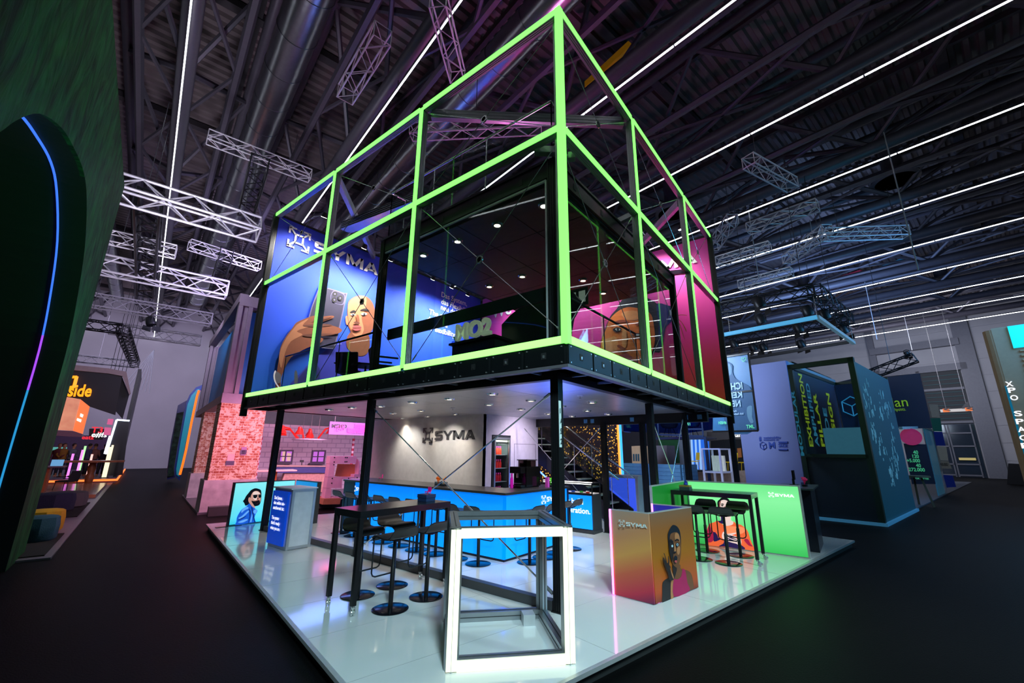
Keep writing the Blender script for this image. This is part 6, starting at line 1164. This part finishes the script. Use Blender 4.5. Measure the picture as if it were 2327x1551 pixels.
P_.shape([(100,150),(125,145),(150,170),(150,220),(175,270),(230,300),(300,370),(330,660),(100,660),(100,300)], pfig, z=zp); P_.shape([(110,160),(130,158),(142,190),(140,235),(120,245),(108,230)], pfl, z=zp); P_.shape([(262,490),(300,480),(300,560),(312,600),(290,610),(265,560)], pfl, z=zp)
P_.build('printed_figure', PO)
mb = MB(HM); 
def ptext(s, a, b, h, m=True, pa=PO, mm=ptxt, U=15.93):
    mb = MB(); q, q2 = onU(*zp_([a])[0], U), onU(*zp_([b])[0], U); d = (q2-q); d.z = 0; text(mb, s, q, -hv, UP, h, width=d.length, bold=.03, mirror=m); build('lettering', mb, mm, pa)
ptext('ICH', (142, 355), (230, 352), .24); ptext('KEI', (145, 418), (228, 415), .2); ptext('NE', (148, 485), (215, 480), .22); ptext('Auf', (155, 525), (185, 524), .07); ptext('Ich habe', (155, 548), (235, 546), .07); ptext('TML', (258, 650), (320, 645), .12, False, PO, tmlm); ptext('#NISH', (45, 618), (105, 615), .1, True, PO, tmlm)
mb = MB(); hp = [(235, 140), (218, 122), (222, 108), (235, 116), (246, 104), (254, 116), (235, 140)]
hp = [onU(*p, 15.92) for p in zp_(hp)]; mb.tube(hp, .012, 5); build('heart_outline', mb, tmlm, PO)
t = thing('hanging_poster', 'wide blue see through hanging banner low behind the right columns', 'poster', onU(1560, 985, 16), HA)
slab('film', 'V', 9.6, zr_([(130, 190), (1040, 150), (1100, 330), (1060, 400), (130, 360)]), .03, glass('tinted_film', '5a86d8'), t)
slab('film', 'U', 16.2, zr_([(1040, 150), (1600, 120), (1590, 330), (1100, 400)]), .03, glass('tinted_film', '5a86d8'), t)
mb = MB()
for a, b in (((130, 360), (240, 375)), ((590, 408), (1450, 440)), ((1130, 325), (1450, 322))): mb.bar(onU(*zr_([a])[0], 16), onU(*zr_([b])[0], 16), .06)
for a, b in (((690, 180), (700, 430)), ((1415, 150), (1440, 440))): mb.bar(onU(*zr_([a])[0], 16), onU(*zr_([b])[0], 16), .05)
build('frame', mb, mat('navy_tube', (.01, .025, .08), .4), t)
mb = MB(); q, q2 = onU(*zr_([(1130, 265)])[0], 15.9), onU(*zr_([(1240, 262)])[0], 15.9); text(mb, 'TML', q, -hv, UP, .13, width=(q2-q).length, mirror=True, bold=.02); q, q2 = onU(1520, 960.5, 15.9), onU(1527, 960.5, 15.9); build('lettering', mb, tmlm, t)
# lilac wall with small logos
LW = thing('lilac_wall', 'tall blue lilac booth wall with small blue logos', 'booth wall', hz(19, 7, -.12), HA); lil = mat('blue_lilac_wall', (.19, .23, .50), .7, ns=.5)
mb = MB(HM); a, b = hm(onU(1786, 825, 19)), hm(onU(1700, 1000, 19)); mb.box(19, 19.3, a.y, 7.6, -.12, 5.3); build('front', mb, lil, LW); mb = MB(HM); mb.box(19.3, 26, a.y, a.y+.25, -.12, 5.3); build('side', mb, mat('pale_side_board', (.3, .36, .42), .6), LW)
mb = MB(); lb = mat('cobalt_print', (.01, .05, .35), .5)
for s, a, b, h in (('#', (355, 745), (375, 745), .18), ('sustainability', (388, 728), (522, 727), .08), ('connects us', (388, 744), (505, 743), .08), ('M', (432, 802), (480, 800), .24), ('SIZE', (503, 792), (573, 790), .13)): q, q2 = onU(*zp_([a])[0], 18.98), onU(*zp_([b])[0], 18.98); text(mb, s, q, -hv, UP, h, width=abs((q2-q).dot(hv)), bold=.05)
c = onU(*zp_([(385, 782)])[0], 18.97); hexp = [c + hv*(.13*math.cos(PI/6+k*PI/3)*1) + UP*(.15*math.sin(PI/6+k*PI/3)) for k in range(6)]; mb.tube(hexp, .012, 5, closed=True); mb.tube([hexp[2], c, hexp[0]], .012, 5); mb.tube([c, hexp[4]], .012, 5)
for k in (756, 812): q, q2 = onU(*zp_([(503, k)])[0], 18.97), onU(*zp_([(573, k)])[0], 18.97); mb.bar(q, q2, .05)
build('logo', mb, lb, LW)
# dark teal box stand with lettered banner and world map
TB = thing('teal_box_stand', 'dark teal box shaped stand with a dotted world map on its side', 'booth', hz(17, 3.5, -.12), HA)
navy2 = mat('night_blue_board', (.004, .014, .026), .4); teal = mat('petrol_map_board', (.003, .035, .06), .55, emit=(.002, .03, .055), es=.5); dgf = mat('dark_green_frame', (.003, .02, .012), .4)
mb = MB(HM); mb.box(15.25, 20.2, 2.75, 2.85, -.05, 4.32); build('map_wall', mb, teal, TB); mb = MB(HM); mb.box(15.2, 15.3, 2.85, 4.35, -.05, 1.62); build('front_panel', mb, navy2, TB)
mb = MB(HM); mb.box(15.15, 15.32, 2.72, 2.86, -.1, 4.42); mb.box(15.15, 15.32, 4.28, 4.4, -.1, 4.42); mb.box(15.15, 15.32, 2.72, 4.4, 4.28, 4.42); mb.box(15.15, 15.32, 2.8, 4.3, 1.6, 1.7); mb.box(15.3, 20.2, 4.3, 4.4, 4.3, 4.4); mb.box(20.1, 20.2, 2.75, 4.4, 4.3, 4.4); build('frame', mb, dgf, TB)
mb = MB(HM); mb.box(15.12, 20.25, 2.68, 2.74, -.12, -.04); mb.box(15.1, 15.15, 2.7, 4.4, -.12, -.04); build('floor_edge', mb, mat('blue_edge', (.05, .2, .35), .4, emit=(.03, .15, .28), es=.4), TB)
mb = MB(HM); mb.box(15.4, 20, 4.32, 4.36, 1.0, 4.25); build('letter_wall', mb, mat('navy_letter_wall', (.004, .012, .05), .6), TB)
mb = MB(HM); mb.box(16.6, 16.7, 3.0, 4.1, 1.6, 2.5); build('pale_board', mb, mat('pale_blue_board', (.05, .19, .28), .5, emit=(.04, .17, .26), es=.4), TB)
mb = MB()
Vw = 4.31
def vtext(s, px0, py0, px1, py1, cap, m):
    mb = MB(); q, q2 = onV(px0, py0, Vw), onV(px1, py1, Vw); L = abs(q2.z-q.z); text(mb, s, q, UP, -hu, cap, width=L, bold=.05, lift=.0); build('lettering', mb, m, TB)
lime = mat('lime_print', (.22, .40, .01), .5, emit=(.3, .5, .01), es=.3); aqua = mat('aqua_print', (.02, .2, .32), .5, emit=(.03, .25, .4), es=.3)
zpp = lambda a, b: zp_([(a, b)])[0]
vtext('MODULAR', *zpp(700, 860), *zpp(655, 370), .30, aqua); vtext('EXHIBITION', *zpp(770, 790), *zpp(712, 250), .36, lime); vtext('AMPLIFIED', *zpp(815, 790), *zpp(768, 320), .36, aqua); vtext('PILLAR', *zpp(858, 790), *zpp(818, 390), .36, lime); vtext('DE', *zpp(895, 670), *zpp(880, 500), .4, aqua); vtext('SIGN', *zpp(940, 670), *zpp(905, 390), .4, lime)
# world map drawn with raised strokes
mapm = mat('pale_map_stroke', (.10, .26, .34), .5, emit=(.08, .24, .33), es=.4); mb = MB(); rnd = random.Random(4)
blobs = [(1160, 330, 30, 80), (1185, 430, 35, 70), (1215, 500, 20, 40), (1275, 400, 40, 90), (1290, 540, 25, 90), (1330, 480, 30, 80), (1225, 620, 15, 70), (1240, 700, 15, 60), (1280, 760, 18, 60), (1310, 820, 15, 50), (1375, 700, 12, 90), (1380, 860, 15, 80), (1355, 960, 14, 90), (1370, 1030, 12, 60), (1410, 850, 8, 60), (1405, 960, 8, 40)]
for bx_, by_, rx, ry in blobs:
    for k in range(9):
        x, y = rnd.gauss(bx_, rx*.5), rnd.gauss(by_, ry*.5); q = onV(*zpp(x, y), 2.745); h = rnd.uniform(.05, .22); mb.bar(q, q-V3((0, 0, h)), rnd.uniform(.03, .09), .006, up=hv)
build('world_map', mb, mapm, TB)
# navy wall with plan lettering, number board, glass stand, doors side
NW = thing('navy_booth_wall', 'navy wall with lime lettering ending in lan, right behind the petrol map wall', 'booth wall', hz(24, 3, 0), HA); nvm = mat('deep_navy_board', (.003, .007, .028), .5)
zn = lambda x, y: (1950+x/3.1, 680+y/3.1)
slab('board', 'U', 25.5, [zn(0, 600), zn(215, 545), zn(432, 520), zn(520, 905), zn(200, 905), zn(0, 905)], .2, nvm, NW)
slab('board', 'U', 25.6, [(1895, 870), (1958, 855), (1990, 985), (1920, 985)], .2, nvm, NW)
mb = MB(); q, q2 = onU(*zn(190, 760), 25.45), onU(*zn(355, 752), 25.45); text(mb, 'plan', q, -hv, UP, .42, width=abs((q2-q).dot(hv)), bold=.0); q, q2 = onU(*zn(215, 788), 25.45), onU(*zn(338, 784), 25.45); text(mb, 'touchpoints.', q, -hv, UP, .14, width=abs((q2-q).dot(hv))); build('lettering', mb, lime, NW)
c = onU(*zp_([(1065, 480)])[0], 25.5); mb = MB(); hexp = [c + hv*(.42*math.cos(PI/6+k*PI/3)) + UP*(.46*math.sin(PI/6+k*PI/3)) for k in range(6)]; mb.tube(hexp, .03, 5, closed=True)
for k in (0, 2, 4): mb.tube([hexp[k], c], .025, 5)
build('hexagon_emblem', mb, aqua, NW)
t = thing('figures_board', 'navy board with a column of green numbers and a pink round sticker above', 'sign', hz(27, 3, 0), HA); slab('board', 'U', 23.5, [zn(320, 1015), zn(480, 1020), zn(545, 1300), zn(380, 1300)], .1, nvm, t)
mb = MB()
for s, x0, x1, y in (('40', 390, 425, 1087), ('120', 385, 430, 1115), ('+5.000', 345, 438, 1145), ('40', 410, 445, 1180), ('272.000', 358, 472, 1208)): q, q2 = onU(*zn(x0, y), 23.45), onU(*zn(x1, y-2), 23.45); text(mb, s, q, -hv, UP, .13, width=abs((q2-q).dot(hv)), bold=.03)
for s, x0, x1, y in (('FOR SMARTER', 395, 500, 1250), ('FOR BETTER', 400, 500, 1265)): q, q2 = onU(*zn(x0, y), 23.45), onU(*zn(x1, y-2), 23.45); text(mb, s, q, -hv, UP, .06, width=abs((q2-q).dot(hv)), bold=.03)
build('numbers', mb, mat('green_numbers', (.08, .5, .2), .5, emit=(.08, .5, .2), es=.35), t)
c = onU(*zn(372, 967), 23.4); mb = MB(); mb.lathe(c, [(.33, -.01), (.33, .01)], 24, ax=hu); build('pink_sticker', mb, mat('crimson_sticker', (.45, .02, .10), .5, emit=(.45, .02, .1), es=.3), t)
t = thing('glass_stand', 'glass sided stand with an aluminium edge right of the number board', 'booth', hz(24, 2.8, 0), HA); slab('side_glass', 'V', 2.9, [zn(465, 905), zn(525, 925), zn(620, 1360), zn(575, 1395)], .05, mat('blue_side_panel', (.03, .14, .22), .3, emit=(.02, .09, .15), es=.4), t); mb = MB()
for a, b in (((300, 905), (465, 900)), ((465, 900), (525, 925)), ((525, 925), (620, 1370))): mb.bar(onV(*zn(*a), 2.88), onV(*zn(*b), 2.88), .1)
build('edge', mb, aluwhite, t)
for k, (pts, c, l) in enumerate((([(500, 738), (560, 740), (575, 832), (520, 828)], '6a7070', 'pale grey'), ([(508, 835), (578, 835), (592, 930), (530, 928)], '104a48', 'teal'), ([(530, 930), (592, 932), (615, 1030), (550, 1028)], '0c1c6a', 'cobalt'), ([(552, 1032), (620, 1038), (635, 1135), (580, 1132)], '6a7070', 'lower pale grey'), ([(580, 1135), (635, 1138), (660, 1192), (590, 1190)], '585c5c', 'lettered grey'), ([(600, 1235), (665, 1240), (690, 1320), (625, 1325)], '0c1c6a', 'bottom cobalt'))): sobj('tower_panel', 'U', 30, [zn(*p) for p in pts], .1, mat('tower_'+c, c, .5, emit=c, es=.25), '%s square panel of the colourful tower right of the number board' % l, 'panel', group='panels of the colourful tower')
mb = MB(); q, q2 = onU(*zn(583, 1170), 29.95), onU(*zn(635, 1168), 29.95); text(mb, 'REUSED', q, -hv, UP, .12, width=abs((q2-q).dot(hv)), bold=.03); solo('panel_lettering', mb, blackm, 'black word REUSED on the lettered grey tower panel', 'lettering')
t = thing('wooden_stool', 'brown wooden stool table with three legs at the foot of the map wall', 'table', onU(2088, 1140, 22)); p = onU(2090, 1140, 22); p.z = -.1
mb = MB(); mb.lathe(p, [(.45, 1.0), (.45, 1.06)], 16); build('tabletop', mb, mat('brown_oak', (.12, .07, .04), .5), t)
for k in range(3): mb = MB(); a = k*2.1; mb.bar(p+V3((.2*math.cos(a), .2*math.sin(a), 1.0)), p+V3((.4*math.cos(a), .4*math.sin(a), 0)), .06); build('leg', mb, MATS['brown_oak'], t)
# pillar with XPO SPACE lettering
t = thing('screen_pillar', 'brown rounded pillar at the right edge with a cyan screen and a column of glowing white letters', 'pillar', hz(24, 0, -.12), HA)
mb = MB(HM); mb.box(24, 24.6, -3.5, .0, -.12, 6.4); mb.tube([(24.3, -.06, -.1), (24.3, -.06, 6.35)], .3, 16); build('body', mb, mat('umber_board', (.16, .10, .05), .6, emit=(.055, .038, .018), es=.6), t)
mb = MB(HM); mb.box(23.9, 24, -3.2, -.42, 5.55, 6.38); build('cyan_screen', mb, glow('cyan_screen', (.0, .68, .85), 1.0), t)
mb = MB(HM)
for k in range(16): mb.box(23.9, 24, -3.2, -.55, 5.4-k*.17, 5.46-k*.17)
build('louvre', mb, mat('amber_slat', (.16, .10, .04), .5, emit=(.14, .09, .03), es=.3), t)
mb = MB(); xl = lww
for ch, (x, y) in zip('XPOSPACE', ((2292, 878), (2298, 892), (2303, 909), (2312, 945), (2316, 963), (2320, 981), (2324, 1000), (2328, 1018))): q = onU(x-6, y, 23.9); text(mb, ch, q, -hv, UP, .18, bold=.02, width=.19)
build('letters', mb, xl, t)
mb = MB(HM); mb.box(23.95, 24.0, .0, .06, -.1, 4.2); build('blue_edge_light', mb, glow('petrol_edge', (.0, .12, .2), .8), t)
p = hm(onZ(2290, 1087, -.12)); mb = MB(HM); mb.prism([(44, p.y-1.5 if False else 1.2, -.12), (44, -1.8, -.12), (44, -1.6, 1.1), (44, .9, 1.2)], (1.2, 0, 0)); solo('dark_case', mb, blackm, 'dark covered case by the hall wall left of the brown pillar', 'case')
# ================================================================== HUNG TRUSSES
trm = mat('mill_aluminium_tube', (.60, .58, .62), .4, .3); trb = mat('black_truss_tube', (.010, .011, .014), .4, .3)
def truss(p, q, w_, label, m=trm, n=None, group=None, r=.022, hgt=None, up=UP, cables=()):
    p, q = V3(p), V3(q); d = (q-p).normalized(); a = d.cross(V3(up)).normalized(); b = a.cross(d); h_ = hgt or w_; L = (q-p).length; n = n or max(3, round(L/(w_*1.05)))
    t = thing('lighting_truss', label, 'truss', p, 0, group); cs = [(a*(sx*w_/2)+b*(sz*h_/2)) for sx, sz in ((-1, -1), (1, -1), (1, 1), (-1, 1))]
    for c in cs: mb = MB(); mb.tube([p+c, q+c], r, 6); build('chord', mb, m, t)
    mb = MB()
    for i in range(4):
        c0, c1 = cs[i], cs[(i+1) % 4]
        for k in range(n): s0, s1 = p+d*(L*k/n), p+d*(L*(k+1)/n); mb.tube([s0+(c0 if (k+i) % 2 else c1), s1+(c1 if (k+i) % 2 else c0)], r*.55, 5); 
        for s0 in (p, q): mb.tube([s0+c0, s0+c1], r*.6, 5)
    build('lattice', mb, m, t)
    for f in cables:
        s0 = p+d*(L*f); mb = MB(); mb.tube([s0+V3((0, 0, h_/2)), V3((s0.x, s0.y, 12.4))], .012, 5); build('hanging_cable', mb, tubed, t)
    return t
truss(hz(-3.2, 15.6, 9.0), hz(1.8, 15.7, 9.0), .62, 'nearest bright aluminium truss left of the booth', r=.045, cables=(.4, .9), up=(0, .55, 1))
truss(hz(-4.5, 24.2, 9.3), hz(1.9, 24.2, 9.3), .72, 'middle bright aluminium truss left of the booth', r=.05, cables=(.5, .9)); truss(hz(-4.5, 21.6, 9.6), hz(-.3, 21.4, 9.6), .45, 'small aluminium truss just above the middle bright one', r=.03, cables=(.6,))
truss(hz(-4, 32, 9.6), hz(2, 32, 9.6), .7, 'third aluminium truss left of the booth, farther down the hall', r=.04, cables=(.5,)); truss(hz(-3, 38, 9.4), hz(2, 38, 9.4), .7, 'farthest aluminium truss left of the booth', r=.04, cables=(.5,))
truss(onZ(472, 310, 11), onZ(705, 400, 11), .34, 'thin aluminium truss crossing high above the nearest bright one', r=.022, cables=(.3, .8)); truss(onZ(430, 555, 10.4), onZ(590, 605, 10.4), .4, 'thin aluminium truss high between the two black trusses', r=.025, cables=(.7,))
truss(onZ(870, 75, 11.2), onZ(785, 215, 11.2), .42, 'short slanting aluminium truss above the upper left green beam', r=.022, cables=(.5,)); truss(onZ(995, 0, 11), onZ(1040, 175, 11), .36, 'thin aluminium truss crossing the second light strip', r=.02, cables=(.5,))
truss(onZ(935, 300, 10.6), onZ(1230, 285, 10.6), .34, 'thin aluminium truss seen through the top left bay of the green frame', r=.02, cables=(.5,))
truss(hz(-1.15, 16.5, 9.3), hz(-1.15, 27, 9.3), .62, 'long black truss hanging along the left aisle', trb, r=.05, n=14, cables=(.05, .5)); truss(onZ(590, 370, 10.6), onZ(560, 480, 10.6), .5, 'black truss end hanging above the left end of the green frame', trb, r=.035, cables=(.5,)); truss(onZ(515, 575, 10.4), onZ(490, 650, 10.4), .5, 'lower black truss left of the blue banner', trb, r=.035, cables=(.5,))
t0 = [hz(-8, 29, 7.6), hz(-1.8, 29, 7.6), hz(-1.4, 41, 7.6), hz(-8, 41, 7.6)]
for k in range(3): truss(t0[k], t0[k+1], .45, ['front', 'aisle side', 'rear'][k]+' side of the black truss rectangle over the neighbouring booth at left', trb, r=.035, cables=(.3, .8))
truss(hz(-5, 29, 7.6), hz(-5, 41, 7.6), .4, 'middle cross member of the black truss rectangle at left', trb, r=.03)
for k, (a, b, h_) in enumerate((((1700, 365), (1800, 420), 11.2), ((1700, 520), (1858, 465), 11), ((1620, 560), (1665, 497), 10.6), ((1788, 590), (1880, 520), 10.4), ((1870, 533), (2058, 527), 10.4), ((1680, 648), (1800, 617), 10), ((1630, 595), (1750, 560), 10.4))):
    truss(onZ(*a, h_), onZ(*b, h_), .4, ['short slanting', 'long upper', 'steep', 'slanting lower', 'level', 'small bright', 'faint'][k]+' aluminium truss under the roof at the right', r=.028, cables=(.2, .9))
zt = lambda x, y: (1660+x/5.0, 560+y/5.0)
TA = [onZ(*zt(-100, 705), 7.4), onZ(*zt(950, 500), 7.4), onZ(*zt(1330, 830), 7.4)]
truss(TA[0], TA[1], .42, 'front side of the black truss rectangle with spotlights at the right', trb, r=.03, cables=(.3, .9)); truss(TA[1], TA[2], .42, 'right side of the black truss rectangle with spotlights at the right', trb, r=.03, cables=(.5,)); truss(onZ(*zt(-150, 1080), 7.4), TA[2], .42, 'rear side of the black truss rectangle with spotlights at the right', trb, r=.03, cables=(.4, .8))
truss(onV(1790, 832, 6), onV(1880, 868, 6), .35, 'small black truss above the window of the petrol stand', trb, r=.028); truss(onU(1975, 852, 26), onU(2080, 812, 26), .4, 'black truss carrying one moving head in front of the hall gate', trb, r=.03, cables=(.5,))
def spot(p, label, tilt=(.3, -.3, -1), sc=1):
    t = thing('stage_spotlight', label, 'stage light', p); d = V3(tilt).normalized(); mb = MB(); mb.lathe(p-V3((0, 0, .35*sc)), [(a*sc, b*sc) for a, b in ((.12, -.22), (.17, -.15), (.2, .12), (.18, .2))], 12, ax=d); build('housing', mb, trb, t, 'auto')
    mb = MB(); mb.tube([p-V3((.0, .2, .38))*sc, p-V3((0, .2, .05))*sc, p+V3((0, 0, .02)), p-V3((0, -.2, .05))*sc, p-V3((0, -.2, .38))*sc], .018, 5); build('yoke', mb, trb, t)
    for s in (-1, 1): mb = MB(); c = p-V3((0, 0, .35))*sc+(d*.25+V3((.15*s, -.15*s, 0)))*sc; mb.prism([c+V3(q)*sc for q in ((-.15, -.1, 0), (.15, .1, 0), (.18, .12, -.22), (-.18, -.12, -.22))], (.01, -.01, 0)); build('barn_door', mb, trb, t)
for k, (a, l) in enumerate((((310, 560), 'upper left'), ((330, 760), 'left middle'), ((760, 860), 'lower middle'), ((860, 660), 'upper middle'), ((1050, 700), 'upper right'), ((1270, 880), 'right corner'), ((790, 1050), 'bottom middle'), ((365, 1090), 'bottom left'), ((250, 1090), 'far bottom left'), ((30, 1050), 'lowest beside the magenta banner'))): spot(onZ(*zt(*a), 7.3)+V3((0, 0, .1)), l+' black stage spotlight on the right hand truss rectangle')
spot(onU(2063, 812, 26)+V3((0, 0, .35)), 'black moving head light on the truss before the hall gate', sc=.5); spot(onZ(345, 718, 7.6)+V3((0, 0, .1)), 'black stage light at the corner of the left truss rectangle')
t = thing('hanging_light_frame', 'hanging L shaped frame of pale blue light bars under the right truss rectangle', 'light frame', onZ(*zt(990, 800), 6.4)); a, b, c = onZ(*zt(-100, 1005), 6.4), onZ(*zt(985, 800), 6.4), onZ(*zt(1400, 1095), 6.4); mb = MB(); mb.bar(a, b, .13); build('lit_bar', mb, glow('sky_blue_bar', (.08, .42, .75), .75), t)
mb = MB(); mb.bar(b, c, .13); build('grey_bar', mb, mat('pale_teal_bar', (.18, .30, .34), .4, emit=(.1, .2, .25), es=.4), t); mb = MB(); mb.bar(onZ(*zt(200, 1270), 6.4), onZ(*zt(1340, 1085), 6.4), .12); build('dark_bar', mb, trb, t)
for q in (a+(b-a)*.1, b, c): mb = MB(); mb.tube([q, q+V3((0, 0, 1.0))], .012, 5); build('hanging_cable', mb, steel, t)
for k, (px, py0, py1) in enumerate(((2008, 300, 650), (1840, 500, 570), (1700, 470, 650), (1965, 640, 780), (2055, 720, 800))): a = onZ(px, py0, 12.3); b = onP(px, py1, fw, fw.dot(a)); mb = MB(); mb.tube([a, (a.x, a.y, b.z if b.z < a.z else a.z-2)], .02, 5); solo('rigging_cable', mb, mat('grey_cable', (.25, .27, .3), .5), '%s thin rigging cable hanging free under the right part of the roof' % ['longest', 'short left', 'leftmost', 'lower', 'rightmost'][k], 'cable', 'rigging cables under the roof')
for s, sd in ((250, 700), (455, 790)):
    a = onV(360, 770, 45)
t = thing('rigging_bundle', 'bundle of slack cables draping down in front of the far left hall wall', 'cables', hz(0, 46, 6), HA); top = onV(350, 795, 46)
for k in range(7): q = onV(285+k*9, 870+k*4, 46); mb = MB(); mb.tube([top, q], .025, 4); build('cable', mb, mat('grey_cable', (.25, .27, .3), .5), t)

# shell chairs displayed high on the navy frame behind the columns
for px, py, c, l in ((1521, 970, (.16, .06, .03), 'brown'), (1570, 968, (.03, .10, .16), 'petrol blue')):
    c0 = onU(px, py, 18.6); m = mat('shell_'+l.replace(' ', '_'), c, .5); t = thing('shell_chair', '%s shell chair on thin legs displayed high behind the right columns' % l, 'chair', c0-V3((0, 0, .45)), 0, 'shell chairs displayed high up')
    mb = MB(); mb.lathe(c0, [(.10, -.06), (.30, -.03), (.38, .08), (.40, .20), (.385, .20), (.35, .09), (.28, 0), (.05, -.03)], 16); build('shell', mb, m, t, 'auto')
    for k in range(4): a = k*PI/2+.5; mb = MB(); mb.tube([c0+V3((.15*math.cos(a), .15*math.sin(a), -.04)), c0+V3((.3*math.cos(a), .3*math.sin(a), -.45))], .014, 5); build('leg', mb, black, t)
a, b = hm(onU(1500, 984, 18.6)), hm(onU(1600, 984, 18.6)); zz_ = onU(1545, 970, 18.6).z-.45
mb = MB(HM); mb.box(18.1, 19.1, b.y-.3, a.y+.3, zz_-.1, zz_); mb.box(18.1, 18.2, a.y+.2, a.y+.3, -.1, zz_-.1); mb.box(18.1, 18.2, b.y-.3, b.y-.2, -.1, zz_-.1); solo('display_stand', mb, MATS['navy_tube'], 'navy high display frame carrying the two shell chairs', 'display stand')
